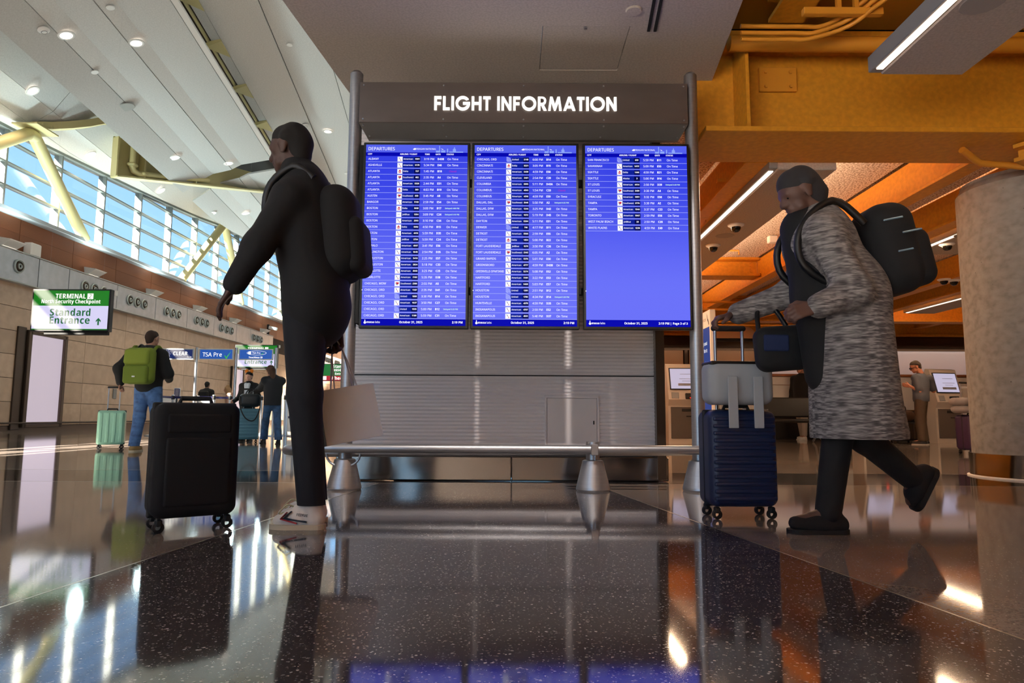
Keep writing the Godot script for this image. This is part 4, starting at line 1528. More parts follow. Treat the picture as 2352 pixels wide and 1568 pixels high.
func build_hall_things() -> void:
	var st: SurfaceTool
	# downlights
	var dl := [[152, 78, "round downlight in the hanging ceiling boards, nearest to the window side of the near pair"], [313, 96, "round downlight in the hanging ceiling boards, nearest to the long slot in the near pair"], [75, 206, "round downlight in the pale boards left of the near pair"], [401, 360, "round downlight above the end of the hanging boards, left of the middle pair"], [525, 373, "round downlight above the end of the hanging boards, right of the middle pair"], [753, 300, "bright round downlight between the walking man's head and the board's left post"], [208, 353, "small downlight in the pale boards above the first yellow strut"], [370, 436, "small downlight in the pale boards under the yellow girder"], [565, 488, "round downlight just left of the walking man's shoulder"], [487, 488, "small downlight in the pale boards above the second pair of struts"]]
	for q in dl:
		var p := on_vault(q[0], q[1])
		var f := vault_frame(p)
		var d := thing("downlight", q[2], "light", p, 0, "downlights of the hall ceiling")
		d.basis = f
		st = mb()
		lathe(st, [Vector2(0.13, -0.016), Vector2(0.17, -0.014), Vector2(0.18, 0.0)], Transform3D.IDENTITY, 24)
		obj("trim_ring", st, M.white, d)
		st = mb()
		lathe(st, [Vector2(0.0, -0.003), Vector2(0.13, -0.012)], Transform3D.IDENTITY, 24)
		obj("lamp", st, M.lamp, d)
		var sl := SpotLight3D.new()
		sl.name = "downlight_beam"
		sl.light_color = Color(1, 0.9, 0.78)
		sl.light_energy = 6.0
		sl.light_size = 0.12
		sl.spot_angle = 50
		sl.spot_range = 40
		sl.spot_attenuation = 2.0
		sl.shadow_enabled = true
		add_child(sl, true)
		sl.position = p + Vector3(0, -0.08, 0)
		sl.rotation.x = -PI / 2
	for q in [[100, 65, "white smoke detector near the upper left corner"], [702, 285, "white smoke detector beside the walking man's head"]]:
		var p := on_vault(q[0], q[1])
		var d := thing("smoke_detector", q[2], "detector", p)
		d.basis = vault_frame(p)
		st = mb()
		lathe(st, [Vector2(0.0, -0.07), Vector2(0.07, -0.065), Vector2(0.085, -0.045), Vector2(0.1, -0.04), Vector2(0.12, -0.02), Vector2(0.12, 0.0)], Transform3D.IDENTITY, 20)
		obj("body", st, M.white, d)
		st = mb()
		lathe(st, [Vector2(0.05, -0.072), Vector2(0.06, -0.073), Vector2(0.062, -0.066)], Transform3D.IDENTITY, 20)
		obj("vent_ring", st, M.grey, d)
	var sp := on_vault(291, 243)
	var s := thing("loudspeaker", "grey oval looking loudspeaker grille in the hanging ceiling boards", "speaker", sp)
	s.basis = vault_frame(sp)
	st = mb()
	lathe(st, [Vector2(0.0, -0.012), Vector2(0.2, -0.012), Vector2(0.215, 0.0)], Transform3D.IDENTITY, 28)
	obj("grille", st, paint(Color(0.62, 0.62, 0.60), 0.8), s)
	for q in [[254, 15, "flush sprinkler cap at the top, left of the long slot"], [665, 101, "flush sprinkler cap near the grey soffit edge"], [218, 163, "flush sprinkler cap above the loudspeaker grille"], [795, 397, "flush sprinkler cap beside the board's left post"]]:
		var p := on_vault(q[0], q[1])
		var d := thing("ceiling_sprinkler", q[2], "sprinkler", p, 0, "sprinkler caps of the hall ceiling")
		d.basis = vault_frame(p)
		st = mb()
		lathe(st, [Vector2(0.0, -0.012), Vector2(0.08, -0.012), Vector2(0.09, 0.0)], Transform3D.IDENTITY, 20)
		obj("cap", st, M.white, d)
	# yellow gusset plates in the slot
	for k in 5:
		var d0: float = [16.0, 18.3, 20.9, 23.6, 26.2][k]
		var a := cpt(6.66, d0, -0.05)
		var b := cpt(6.15, d0 - 0.15, -0.03)
		var c := cpt(6.15, d0 + 0.75, -0.03)
		var gp := thing("gusset_plate", "pale yellow triangular steel plate beside the ceiling slot, %s from the viewer" % ["first", "second", "third", "fourth", "fifth"][k], "bracket", Vector3.ZERO, 0, "gusset plates along the slot")
		st = mb()
		var up := Vector3(0, 0.05, 0)
		quad(st, a, c, b, a)
		tri(st, a + up, b + up, c + up)
		quad(st, a, b, b + up, a + up)
		quad(st, b, c, c + up, b + up)
		quad(st, c, a, a + up, c + up)
		obj("plate", st, M.yellow, gp)
		st = mb()
		bar(st, a + Vector3(0, 0.04, 0), b + Vector3(0, 0.04, 0), 0.03, 0.12)
		obj("flange", st, M.yellow, gp)
	var pp := thing("pipe", "thin pale yellow pipe running inside the ceiling slot", "pipe")
	st = mb()
	tube(st, [cpt(6.56, 8, 0.12), cpt(6.56, 50, 0.12)], 0.05, 8)
	obj("tube", st, M.yellow, pp)
	# inverted V struts
	var n := 0
	for d0: float in [18.3, 31.0, 43.6]:
		var apex := Vector3(-13.42, wall_top(-d0) - 0.12, -d0)
		var v := thing("strut_pair", "pale yellow steel tubes in an inverted V before the window wall, %s" % ["nearest pair", "second pair", "third pair"][n], "strut", apex, 0, "V struts")
		n += 1
		for sgn: float in [-1.0, 1.0]:
			st = mb()
			var foot := Vector3(-13.72, 6.07, -d0 + sgn * 3.1) - apex
			tube(st, [Vector3(0, -0.05, sgn * 0.12), foot], 0.17, 16)
			obj("tube", st, M.yellow, v)
		st = mb()
		st.set_smooth_group(0)
		rbox(st, Vector3(0, -0.05, 0), Vector3(0.36, 0.32, 0.5), 0.15)
		obj("joint", st, M.yellow, v)
		st = mb()
		box(st, Vector3(0.1, 0.12, 0), Vector3(0.7, 0.04, 0.9), 0.005)
		obj("cap_plate", st, M.yellow, v)
	# yellow ribs under the vault
	for q in [[18.35, 13.0, 11.0, "pale yellow steel rib under the pale ceiling boards, from the first strut pair inwards", 0.0], [31.05, 13.0, 11.2, "pale yellow steel rib under the ceiling above the second strut pair", 0.0]]:
		var rb := thing("steel_rib", q[3], "beam", Vector3.ZERO, 0, "yellow ribs of the vault")
		st = mb()
		var prev := Vector3.ZERO
		for i in 9:
			var d: float = q[0] + i * 0.42
			var x := lerpf(-13.5, -q[2] - 0.5, i / 8.0)
			var p := Vector3(x, vault(-x - 0.1141 * d) - 0.1, -d)
			if i > 0:
				bar(st, prev, p, 0.3, 0.2)
			prev = p
		obj("profile", st, M.yellow, rb)
	# girder end with the drain pipe
	var ga := at(262, 405, 21.0)
	var gb := at(655, 446, 27.6)
	var gd := thing("steel_girder", "pale yellow girder with an open end and a bent drain pipe under the hanging ceiling", "beam")
	st = mb()
	bar(st, ga, gb, 0.34, 0.05)
	obj("flange", st, M.yellow, gd)
	var up := Vector3(0, 0.62, 0)
	var back := (gb - ga).normalized().cross(Vector3.UP).normalized() * -0.15
	st = mb()
	quad(st, ga + back, gb + back, gb + back + up, ga + back + up * 2.2)
	quad(st, gb + back * 1.2, ga + back * 1.2, ga + back * 1.2 + up * 2.2, gb + back * 1.2 + up)
	obj("web", st, M.yellow, gd)
	for t: float in [0.0, 0.13, 0.4]:
		st = mb()
		var p := ga.lerp(gb, t)
		bar(st, p + back * 0.1, p + back * 0.1 + up * lerpf(2.1, 0.9, t), 0.28, 0.05, 0, (gb - ga).normalized())
		obj("stiffener", st, M.yellow, gd)
	st = mb()
	var ax := (gb - ga).normalized()
	var p0 := ga + ax * 0.55 - back * 0.5 + up * 0.25
	tube(st, [p0 + up * 1.9, p0 + up * 0.35, p0 + up * 0.12 + ax * 0.06, p0 + ax * 0.22, p0 + ax * 3.0 + up * 0.1], 0.1, 12)
	obj("drain_pipe", st, M.yellow, gd)
	for q in [p0 + up * 0.45, p0 + ax * 0.4]:
		st = mb()
		rbox(st, q, Vector3(0.27, 0.12, 0.27), 0.06)
		obj("pipe_collar", st, M.yellow, gd)
	# jet nozzles in the metal band
	var names_ := ["first", "second", "third"]
	var groups := [[-18.5], [-21.43, -21.93, -22.43], [-24.0, -24.48, -24.96], [-26.6, -27.08, -27.56], [-29.17, -29.67, -30.17], [-31.72, -32.3, -32.88], [-35.72, -36.25, -36.8], [-50.0, -50.5, -51.0], [-52.6, -53.1, -53.6]]
	var ordw := ["at the left picture edge", "trio above the hanging sign", "trio just right of the hanging sign", "third trio from the left", "fourth trio from the left", "fifth trio from the left", "trio where the band ends", "first trio of the far band", "last trio of the far band"]
	var proto: Node3D = null
	for gi in groups.size():
		for k in groups[gi].size():
			var label := "ringed air nozzle in the metal band, %s%s" % [(["left of ", "middle of ", "right of "][k]) if groups[gi].size() > 1 else "", ordw[gi]]
			var pos := Vector3(WX + 0.285, 4.54, groups[gi][k])
			if proto == null:
				proto = thing("air_nozzle", label, "vent", pos, 0, "air nozzles of the metal band")
				var face := Basis(Vector3.BACK, -PI / 2)
				for r in 3:
					st = mb()
					var ro := 0.19 - r * 0.055
					lathe(st, [Vector2(ro - 0.045, 0.02 + r * 0.012), Vector2(ro - 0.02, 0.05 + r * 0.012), Vector2(ro, 0.03 + r * 0.01), Vector2(ro, 0.0)], Transform3D(face, Vector3.ZERO), 22)
					obj("ring", st, M.frame if r != 1 else M.bronze, proto)
				st = mb()
				disc(st, Vector3(0.02, 0, 0), 0.17, Vector3.RIGHT, 20)
				obj("throat", st, M.dark, proto)
			else:
				dup(proto, label, pos)
	# wall washers on the ledge of the band
	var wz := [-18.1, -21.84, -25.56, -29.36, -33.17, -37.23, -10.5, -14.3]
	var wl := ["at the left picture edge", "above the first hanging sign", "just right of the sign", "above the portal's left end", "third from the wall camera", "beside the wall camera", "out of frame towards the viewer, first", "out of frame towards the viewer, second"]
	for k in wz.size():
		if k >= 6:
			continue
		var u := thing("wall_washer", "white wedge shaped uplight on the ledge of the metal band, %s" % wl[k], "light", Vector3(WX + 0.2, 4.98, wz[k]), 0, "uplights on the ledge")
		st = mb()
		var w := 0.26
		var A := Vector3(0.16, 0.0, 0)
		quad(st, Vector3(-0.05, 0, w), Vector3(0.1, 0, w), Vector3(0.34, 0.16, w * 1.2), Vector3(-0.05, 0.22, w * 1.2))
		quad(st, Vector3(0.1, 0, -w), Vector3(-0.05, 0, -w), Vector3(-0.05, 0.22, -w * 1.2), Vector3(0.34, 0.16, -w * 1.2))
		quad(st, Vector3(0.1, 0, w), Vector3(0.1, 0, -w), Vector3(0.34, 0.16, -w * 1.2), Vector3(0.34, 0.16, w * 1.2))
		quad(st, Vector3(-0.05, 0, -w), Vector3(-0.05, 0, w), Vector3(-0.05, 0.22, w * 1.2), Vector3(-0.05, 0.22, -w * 1.2))
		obj("housing", st, M.white, u)
		st = mb()
		quad(st, Vector3(-0.04, 0.2, w * 1.15), Vector3(0.32, 0.145, w * 1.15), Vector3(0.32, 0.145, -w * 1.15), Vector3(-0.04, 0.2, -w * 1.15))
		obj("lamp", st, M.lamp, u)
		var al := AreaLight3D.new()
		al.name = "uplight_beam"
		al.area_size = Vector2(0.4, 0.5)
		al.light_color = Color(0.86, 0.99, 1.0)
		al.light_energy = 13.0
		al.shadow_enabled = true
		add_child(al, true)
		al.position = Vector3(WX + 0.5, 5.3, wz[k])
		al.rotation = Vector3(PI / 2, 0, 0)
		al.rotate_z(-0.85)
	var bx := thing("wall_box", "white box standing on the metal band's ledge above the hanging sign's left edge", "box", Vector3(WX + 0.12, 4.97, -19.2))
	st = mb()
	box(st, Vector3(0, 0.19, 0), Vector3(0.26, 0.38, 0.42), 0.03)
	obj("housing", st, M.white, bx)
	var cm := thing("wall_camera", "white bullet camera on a dark bracket where the metal band ends", "camera", Vector3(WX + 0.1, 4.97, -38.2))
	st = mb()
	box(st, Vector3(0.05, 0.3, 0), Vector3(0.12, 0.6, 0.12), 0.01)
	obj("bracket", st, M.dark, cm)
	st = mb()
	bar(st, Vector3(0.15, 0.42, 0.1), Vector3(0.62, 0.3, 0.3), 0.17, 0.17, 0.02)
	obj("housing", st, M.white, cm)
	var sw := thing("wall_switch", "small grey switch plate on the tan stone wall, above the mint suitcase", "switch", Vector3(WX + 0.02, 1.21, -23.93))
	st = mb()
	box(st, Vector3.ZERO, Vector3(0.03, 0.34, 0.2), 0.006)
	obj("plate", st, M.grey, sw)
	# hanging signs
	terminal_sign(at(162, 712, 12.9), 1.5, "green and white hanging screen reading Standard Entrance, the large near one", true)
	terminal_sign(at(588, 818, 23.8), 1.5, "green and white hanging screen reading Standard Entrance, far one behind the portal", true)
	var ps := at(783, 855, 22.0)
	var sg := thing("hanging_sign", "green and red hanging sign reading Standard Passengers Entrance beside the board's left post", "sign", ps)
	st = mb()
	box(st, Vector3(0, 0, -0.05), Vector3(1.32, 0.56, 0.1), 0.01)
	obj("casing", st, M.black, sg)
	st = mb()
	flat(st, -0.64, 0.26, 1.28, 0.37, 0.002)
	obj("green_print", st, glow(Color(0.05, 0.45, 0.16), 0.9), sg)
	st = mb()
	flat(st, -0.64, -0.11, 1.28, 0.15, 0.002)
	obj("red_print", st, glow(Color(0.75, 0.1, 0.18), 0.9), sg)
	st = mb()
	words_into(st, "Standard", 0.095, Transform3D(Basis.IDENTITY, Vector3(0.02, 0.19, 0.006)), true, 1)
	words_into(st, "Passengers", 0.095, Transform3D(Basis.IDENTITY, Vector3(0.02, 0.08, 0.006)), true, 1)
	words_into(st, "Entrance", 0.07, Transform3D(Basis.IDENTITY, Vector3(0.02, -0.045, 0.006)), true, 1)
	words_into(st, "Wheelchair", 0.1, Transform3D(Basis.IDENTITY, Vector3(0.06, -0.19, 0.006)), true, 1)
	flat(st, -0.58, -0.125, 0.12, 0.12, 0.006)
	obj("lettering", st, M.signwhite, sg)
	st = mb()
	for x: float in [-0.5, 0.5]:
		tube(st, [Vector3(x, 0.2, -0.05), Vector3(x, 9.35, -0.05)], 0.0006, 4)
	obj("hanger", st, M.steel, sg)


func terminal_sign(p: Vector3, w: float, label: String, lit: bool) -> void:
	var h := w * 0.545
	var s := thing("hanging_sign", label, "sign", p, 0.0)
	var st := mb()
	box(st, Vector3(0, 0, -0.06), Vector3(w, h, 0.12), 0.008)
	obj("casing", st, M.black, s)
	var f := 0.002
	var iw := w - 0.06
	var ih := h - 0.06
	st = mb()
	flat(st, -iw * 0.5, ih * 0.5, iw, ih * 0.39, f)
	flat(st, -iw * 0.5, -ih * 0.5 + 0.018, iw, 0.018, f)
	obj("green_print", st, glow(Color(0.02, 0.47, 0.03), 1.0), s)
	st = mb()
	flat(st, -iw * 0.5, ih * 0.11, iw, ih * 0.585, f)
	obj("white_print", st, glow(Color(0.86, 0.84, 0.98), 0.95), s)
	st = mb()
	words_into(st, "TERMINAL", h * 0.105, Transform3D(Basis.IDENTITY, Vector3(-w * 0.20, h * 0.325, 0.006)), true, 0, w * 0.385)
	words_into(st, "North Security Checkpoint", h * 0.085, Transform3D(Basis.IDENTITY, Vector3(0.0, h * 0.2, 0.006)), true, 1, w * 0.75)
	flat(st, w * 0.205, h * 0.395, w * 0.075, h * 0.135, 0.005)
	obj("lettering", st, M.signwhite, s)
	st = mb()
	words_into(st, "2", h * 0.105, Transform3D(Basis.IDENTITY, Vector3(w * 0.242, h * 0.33, 0.008)), false, 1)
	words_into(st, "Standard", h * 0.16, Transform3D(Basis.IDENTITY, Vector3(0.0, -h * 0.06, 0.006)), true, 1, w * 0.54)
	words_into(st, "Entrance", h * 0.16, Transform3D(Basis.IDENTITY, Vector3(0.0, -h * 0.245, 0.006)), true, 1, w * 0.53)
	obj("green_lettering", st, glow(Color(0.02, 0.42, 0.20), 0.85), s)
	st = mb()
	var ax := w * 0.365
	var ay := -h * 0.27
	var u := h * 0.075
	patch(st, [Vector2(ax - u * 0.25, ay - u * 1.1), Vector2(ax + u * 0.25, ay - u * 1.1), Vector2(ax + u * 0.25, ay + u * 0.35), Vector2(ax + u * 0.75, ay - u * 0.2), Vector2(ax + u * 0.75, ay + u * 0.4), Vector2(ax, ay + u * 1.2), Vector2(ax - u * 0.75, ay + u * 0.4), Vector2(ax - u * 0.75, ay - u * 0.2), Vector2(ax - u * 0.25, ay + u * 0.35)], 0.006)
	obj("arrow_print", st, glow(Color(0.02, 0.42, 0.20), 0.85), s)
	st = mb()
	box(st, Vector3(0.1, -h * 0.5 - 0.03, -0.08), Vector3(w * 0.8, 0.06, 0.1), 0.006)
	obj("lower_bracket", st, M.dark, s)
	st = mb()
	for x: float in [-w * 0.35, w * 0.35]:
		tube(st, [Vector3(x, h * 0.3, -0.1), Vector3(x, 8.2, -0.1)], 0.0006, 4)
	obj("hanger", st, M.steel, s)
	st = mb()
	box(st, Vector3(w * 0.5 - 0.0, h * 0.5 - 0.05, -0.15), Vector3(0.06, 0.1, 0.06), 0.006)
	obj("clip", st, M.white, s)
	var al := AreaLight3D.new()
	al.name = "sign_light"
	al.area_size = Vector2(iw, ih)
	al.light_color = Color(0.75, 0.9, 0.8)
	al.light_energy = 0.1
	al.shadow_enabled = true
	add_child(al, true)
	al.position = p + Vector3(0, 0, 0.03)
	al.rotation.y = PI


# ---------------------------------------------------------------- checkpoint portal, stanchions, counters far left
func build_checkpoint() -> void:
	var st: SurfaceTool
	var d := 16.6
	var xs := [at(363, 810, d).x, at(452, 810, d).x, at(543, 810, d).x, at(634, 810, d).x]
	var top := at(543, 801, d).y
	var lane := thing("portal", "row of slim steel posts carrying three blue checkpoint lane signs", "frame", Vector3((xs[0] + xs[3]) * 0.5, 0, -d))
	var cx: float = (xs[0] + xs[3]) * 0.5
	for x: float in xs:
		st = mb()
		tube(st, [Vector3(x - cx, 0.0, 0), Vector3(x - cx, top + 0.03, 0)], 0.035, 12)
		obj("post", st, M.steel, lane)
		st = mb()
		lathe(st, [Vector2(0.17, 0.0), Vector2(0.17, 0.012), Vector2(0.05, 0.03)], Transform3D(Basis.IDENTITY, Vector3(x - cx, 0, 0)), 20)
		obj("base_plate", st, M.steel, lane)
	var blue := glow(Color(0.05, 0.16, 0.42), 0.75)
	var blue2 := glow(Color(0.13, 0.36, 0.74), 0.8)
	var labels := ["dark blue lane sign with a ring of dots, left of three", "blue lane sign with white letters and a green tick, middle of three", "blue lane sign with a small white oval badge, right of three"]
	for k in 3:
		var x0: float = xs[k] + 0.06
		var x1: float = xs[k + 1] - 0.06
		var w := x1 - x0
		var h := 0.27
		var s := thing("lane_sign", labels[k], "sign", Vector3((x0 + x1) * 0.5, top - h * 0.5, -d + 0.02), 0, "lane signs of the portal")
		st = mb()
		box(st, Vector3(0, 0, -0.015), Vector3(w, h, 0.03), 0.004)
		obj("frame", st, M.frame, s)
		st = mb()
		flat(st, -w * 0.5 + 0.03, h * 0.5 - 0.025, w - 0.06, h - 0.05, 0.002)
		obj("blue_print", st, blue if k == 0 else blue2, s)
		st = mb()
		if k == 0:
			words_into(st, "CLEAR", 0.085, Transform3D(Basis.IDENTITY, Vector3(-0.09, 0.01, 0.006)), true, 0, 0.44)
			words_into(st, "PLUS", 0.035, Transform3D(Basis.IDENTITY, Vector3(0.36, -0.075, 0.006)), false, 2)
			for i in 36:
				var a := TAU * i / 12.0 + (i / 12) * 0.26
				disc(st, Vector3(-0.26 + cos(a) * (0.055 + 0.02 * (i / 12)), sin(a) * (0.055 + 0.02 * (i / 12)), 0.006), 0.007, Vector3.BACK, 6)
		elif k == 1:
			words_into(st, "TSA Pre", 0.1, Transform3D(Basis.IDENTITY, Vector3(-0.33, -0.01, 0.006)), false, 0, 0.5)
		else:
			words_into(st, "TSA Pre", 0.05, Transform3D(Basis.IDENTITY, Vector3(-0.09, 0.035, 0.006)), false, 0, 0.2)
			words_into(st, "Touchless ID", 0.04, Transform3D(Basis.IDENTITY, Vector3(0, -0.075, 0.006)), true, 1)
			var o1 := arc2(Vector2(0.02, 0.035), Vector2(0.24, 0.055), 0, TAU, 30)
			var o2 := arc2(Vector2(0.02, 0.035), Vector2(0.23, 0.049), TAU, 0, 30)
			for i in 30:
				quad(st, Vector3(o1[i].x, o1[i].y, 0.006), Vector3(o1[i + 1].x, o1[i + 1].y, 0.006), Vector3(o2[29 - i].x, o2[29 - i].y, 0.006), Vector3(o2[30 - i].x, o2[30 - i].y, 0.006))
			disc(st, Vector3(-0.15, 0.035, 0.0065), 0.038, Vector3.BACK, 16)
		obj("lettering", st, M.signwhite, s)
		if k > 0:
			st = mb()
			var tx := 0.2 if k == 1 else 0.13
			var q := 1.0 if k == 1 else 0.45
			var ty := -0.02 if k == 1 else 0.035
			patch(st, [Vector2(tx, ty - 0.01 * q), Vector2(tx + 0.03 * q, ty - 0.01 * q), Vector2(tx + 0.05 * q, ty - 0.05 * q), Vector2(tx + 0.17 * q, ty + 0.1 * q), Vector2(tx + 0.055 * q, ty - 0.1 * q)], 0.007)
			obj("tick_print", st, glow(Color(0.25, 0.75, 0.25), 0.9), s)
	# stanchions with belts
	var posts := [[352, 16.2], [396, 17.3], [447, 17.0], [490, 17.2], [527, 17.4], [600, 17.8], [655, 17.0], [676, 16.4]]
	var belt := paint(Color(0.08, 0.10, 0.32), 0.6)
	var prev := Vector3.ZERO
	var proto: Node3D = null
	for k in posts.size():
		var p := at(posts[k][0], 940, posts[k][1])
		p.y = 0
		var label := "slim steel queue post with blue belt, %s from the left behind the black suitcase" % ["first", "second", "third", "fourth", "fifth", "sixth", "seventh", "eighth"][k]
		if proto == null:
			proto = thing("queue_post", label, "stanchion", p, 0, "queue posts")
			st = mb()
			lathe(st, [Vector2(0.16, 0), Vector2(0.16, 0.015), Vector2(0.03, 0.04), Vector2(0.03, 0.9), Vector2(0.036, 0.905), Vector2(0.036, 1.0), Vector2(0.0, 1.005)], Transform3D.IDENTITY, 16)
			obj("pole", st, M.steel, proto)
			st = mb()
			lathe(st, [Vector2(0.034, 0.88), Vector2(0.042, 0.885), Vector2(0.042, 0.97), Vector2(0.034, 0.975)], Transform3D.IDENTITY, 14)
			obj("belt_head", st, M.black, proto)
		else:
			dup(proto, label, p)
		if k > 0 and k != 6:
			for q in [[0.93, "upper"], [0.45, "lower"]]:
				var b := thing("queue_belt", "dark blue %s belt between the %s and the next queue post" % [q[1], ["first", "second", "third", "fourth", "fifth", "sixth", "seventh"][k - 1]], "belt", Vector3.ZERO, 0, "queue belts")
				st = mb()
				var inset: Vector3 = (p - prev).normalized() * 0.044
				bar(st, prev + inset + Vector3(0, q[0], 0), p - inset + Vector3(0, q[0], 0), 0.004, 0.055)
				obj("webbing", st, belt, b)
		prev = p
	# white desks behind
	var desks := [[360, 405, 18.2], [455, 492, 18.2], [660, 690, 16.8]]
	for k in 3:
		var a := at(desks[k][0], 925, desks[k][2])
		var b := at(desks[k][1], 925, desks[k][2])
		var ds := thing("desk_screen", "white waist-high screen panel at the checkpoint, %s" % ["left of the portal's first lane", "inside the portal's second lane", "right of the woman in jeans"][k], "panel", Vector3((a.x + b.x) * 0.5, 0, a.z), 0, "white checkpoint panels")
		st = mb()
		box(st, Vector3(0, 0.53, 0), Vector3(b.x - a.x, 0.86, 0.05), 0.006)
		obj("panel", st, M.white, ds)
		st = mb()
		for x: float in [a.x, b.x]:
			box(st, Vector3(x - (a.x + b.x) * 0.5, 0.5, 0), Vector3(0.05, 1.0, 0.06), 0.006)
		obj("frame", st, M.steel, ds)
	# purple notice on a stand
	var np := at(407, 902, 17.6)
	var ns := thing("notice_stand", "small purple notice in a steel frame on a stand beside the portal", "notice", Vector3(np.x, 0, np.z))
	st = mb()
	tube(st, [Vector3(0, 0, 0), Vector3(0, np.y - 0.12, 0)], 0.018, 8)
	lathe(st, [Vector2(0.15, 0), Vector2(0.15, 0.015), Vector2(0.02, 0.03)], Transform3D.IDENTITY, 16)
	obj("stand", st, M.dark, ns)
	st = mb()
	box(st, Vector3(0, np.y, 0), Vector3(0.16, 0.25, 0.02), 0.003)
	obj("frame", st, M.steel, ns)
	st = mb()
	flat(st, -0.065, np.y + 0.11, 0.13, 0.22, 0.012)
	obj("purple_print", st, paint(Color(0.16, 0.1, 0.32), 0.5), ns)
	st = mb()
	for i in 6:
		flat(st, -0.045, np.y + 0.09 - i * 0.032, 0.09, 0.008, 0.0135)
	obj("print_lines", st, M.white, ns)


# ---------------------------------------------------------------- check-in side on the right
func build_counter_side() -> void:
	var st: SurfaceTool
	var zc := -16.4
	var w := struct("wall_far_001", "check-in wall behind the kiosks: amber bulkhead over white panels and a long counter", "wall")
	st = mb()
	box(st, Vector3(7.9, 2.0, -17.4), Vector3(13.6, 4.2, 0.3))
	obj("backing", st, M.amber2, w)
	st = mb()
	box(st, Vector3(7.9, 2.72, zc - 0.3), Vector3(13.4, 0.42, 0.5), 0.01)
	obj("bulkhead", st, M.amber, w)
	st = mb()
	box(st, Vector3(7.9, 2.5, zc - 0.02), Vector3(13.4, 0.05, 0.14), 0.006)
	obj("bulkhead_edge", st, M.amber, w)
	st = mb()
	box(st, Vector3(7.9, 2.34, zc - 0.35), Vector3(13.4, 0.28, 0.3), 0.01)
	obj("soffit_panel", st, M.bronze, w)
	# white back panels, each its own
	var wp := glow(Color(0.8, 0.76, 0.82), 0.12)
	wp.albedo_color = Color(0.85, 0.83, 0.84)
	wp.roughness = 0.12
	var edges := [1.4, 2.9, 4.75, 4.95, 6.7, 7.35, 8.55, 9.0, 11.15, 11.4, 14.2]
	for k in range(0, 10, 2):
		st = mb()
		var xa: float = [2.2, 4.35, 6.05, 9.05, 11.35][k / 2]
		var xb: float = [4.2, 5.95, 8.5, 11.25, 14.2][k / 2]
		box(st, Vector3((xa + xb) * 0.5, 1.85, zc - 0.3), Vector3(xb - xa, 0.78, 0.04), 0.004)
		obj("back_panel", st, wp if k > 3 else paint(Color(0.62, 0.48, 0.36), 0.5), w)
		st = mb()
		box(st, Vector3(xb + 0.06, 1.8, zc - 0.27), Vector3(0.08, 0.9, 0.1), 0.004)
		obj("panel_post", st, M.bronze, w)
	# counter front: rows of white fronts, wooden ledge
	st = mb()
	box(st, Vector3(8.0, 1.5, zc + 0.1), Vector3(12.4, 0.06, 0.5), 0.01)
	obj("ledge", st, paint(Color(0.66, 0.42, 0.26), 0.45), w)
	for i in 12:
		for r in 2:
			st = mb()
			box(st, Vector3(2.3 + i * 1.03, 1.37 if r == 0 else 0.98, zc + 0.28), Vector3(1.02, 0.19 if r == 0 else 0.57, 0.05), 0.005)
			obj("counter_front", st, M.white, w)
	st = mb()
	box(st, Vector3(8.0, 0.34, zc + 0.2), Vector3(12.4, 0.68, 0.1), 0.005)
	obj("counter_base", st, M.dark, w)
	# hidden strip light behind the bulkhead's lip, washing counter and panels
	st = mb()
	box(st, Vector3(8.0, 2.192, zc - 0.26), Vector3(12.0, 0.014, 0.04), 0.002)
	obj("counter_light_strip", st, M.lamp, w)
	st = mb()
	box(st, Vector3(8.0, 2.165, zc - 0.205), Vector3(12.4, 0.07, 0.02), 0.003)
	obj("light_lip", st, M.bronze, w)
	var cl := AreaLight3D.new()
	cl.name = "counter_light"
	cl.area_size = Vector2(12.0, 0.06)
	cl.light_color = Color(1.0, 0.85, 0.72)
	cl.light_energy = 1.5
	cl.shadow_enabled = true
	add_child(cl)
	cl.position = Vector3(8.0, 2.17, zc + 0.1)
	cl.rotation.x = -PI / 2 + 0.35
	# rounded lamp-lit box over the counter, seen beside the blue sign
	var hood := thing("counter_hood", "rounded warm-lit hood over the counter, left of the walking woman's bag", "hood", at(1700, 770, 15.2))
	st = mb()
	var hp := PackedVector2Array([Vector2(-0.9, -0.1), Vector2(0.25, -0.1)])
	hp.append_array(arc2(Vector2(0.02, -0.1), Vector2(0.24, 0.26), 0.1, PI / 2, 10))
	hp.append(Vector2(-0.9, 0.16))
	extrude(st, hp, 0.3, Transform3D.IDENTITY)
	obj("shell", st, paint(Color(0.8, 0.62, 0.46), 0.4), hood)
	st = mb()
	box(st, Vector3(-0.3, -0.13, 0.15), Vector3(1.15, 0.04, 0.28), 0.005)
	obj("rim", st, M.dark, hood)
	# blue airline sign
	var sg := thing("airline_sign", "tall white and blue airline sign panel behind the right post", "sign", Vector3(3.27, 0, -11.5), -PI / 2)
	st = mb()
	box(st, Vector3(0, 1.13, 0), Vector3(0.95, 2.26, 0.1), 0.01)
	obj("panel", st, M.white, sg)
	st = mb()
	flat(st, -0.46, 1.98, 0.92, 1.5, 0.0515)
	obj("blue_print", st, glow(Color(0.10, 0.32, 0.66), 0.55), sg)
	st = mb()
	words_into(st, "American", 0.06, Transform3D(Basis.IDENTITY, Vector3(0.27, 2.12, 0.053)), false, 2)
	patch(st, [Vector2(0.31, 2.22), Vector2(0.35, 2.17), Vector2(0.40, 2.06), Vector2(0.36, 2.08)], 0.053)
	patch(st, [Vector2(0.35, 2.11), Vector2(0.42, 2.01), Vector2(0.44, 2.02), Vector2(0.4, 2.11)], 0.053)
	obj("lettering", st, M.black, sg)
	st = mb()
	words_into(st, "Verify and", 0.06, Transform3D(Basis.IDENTITY, Vector3(0.3, 1.72, 0.054)), false, 2)
	words_into(st, "sign for it", 0.06, Transform3D(Basis.IDENTITY, Vector3(0.3, 1.6, 0.054)), false, 2)
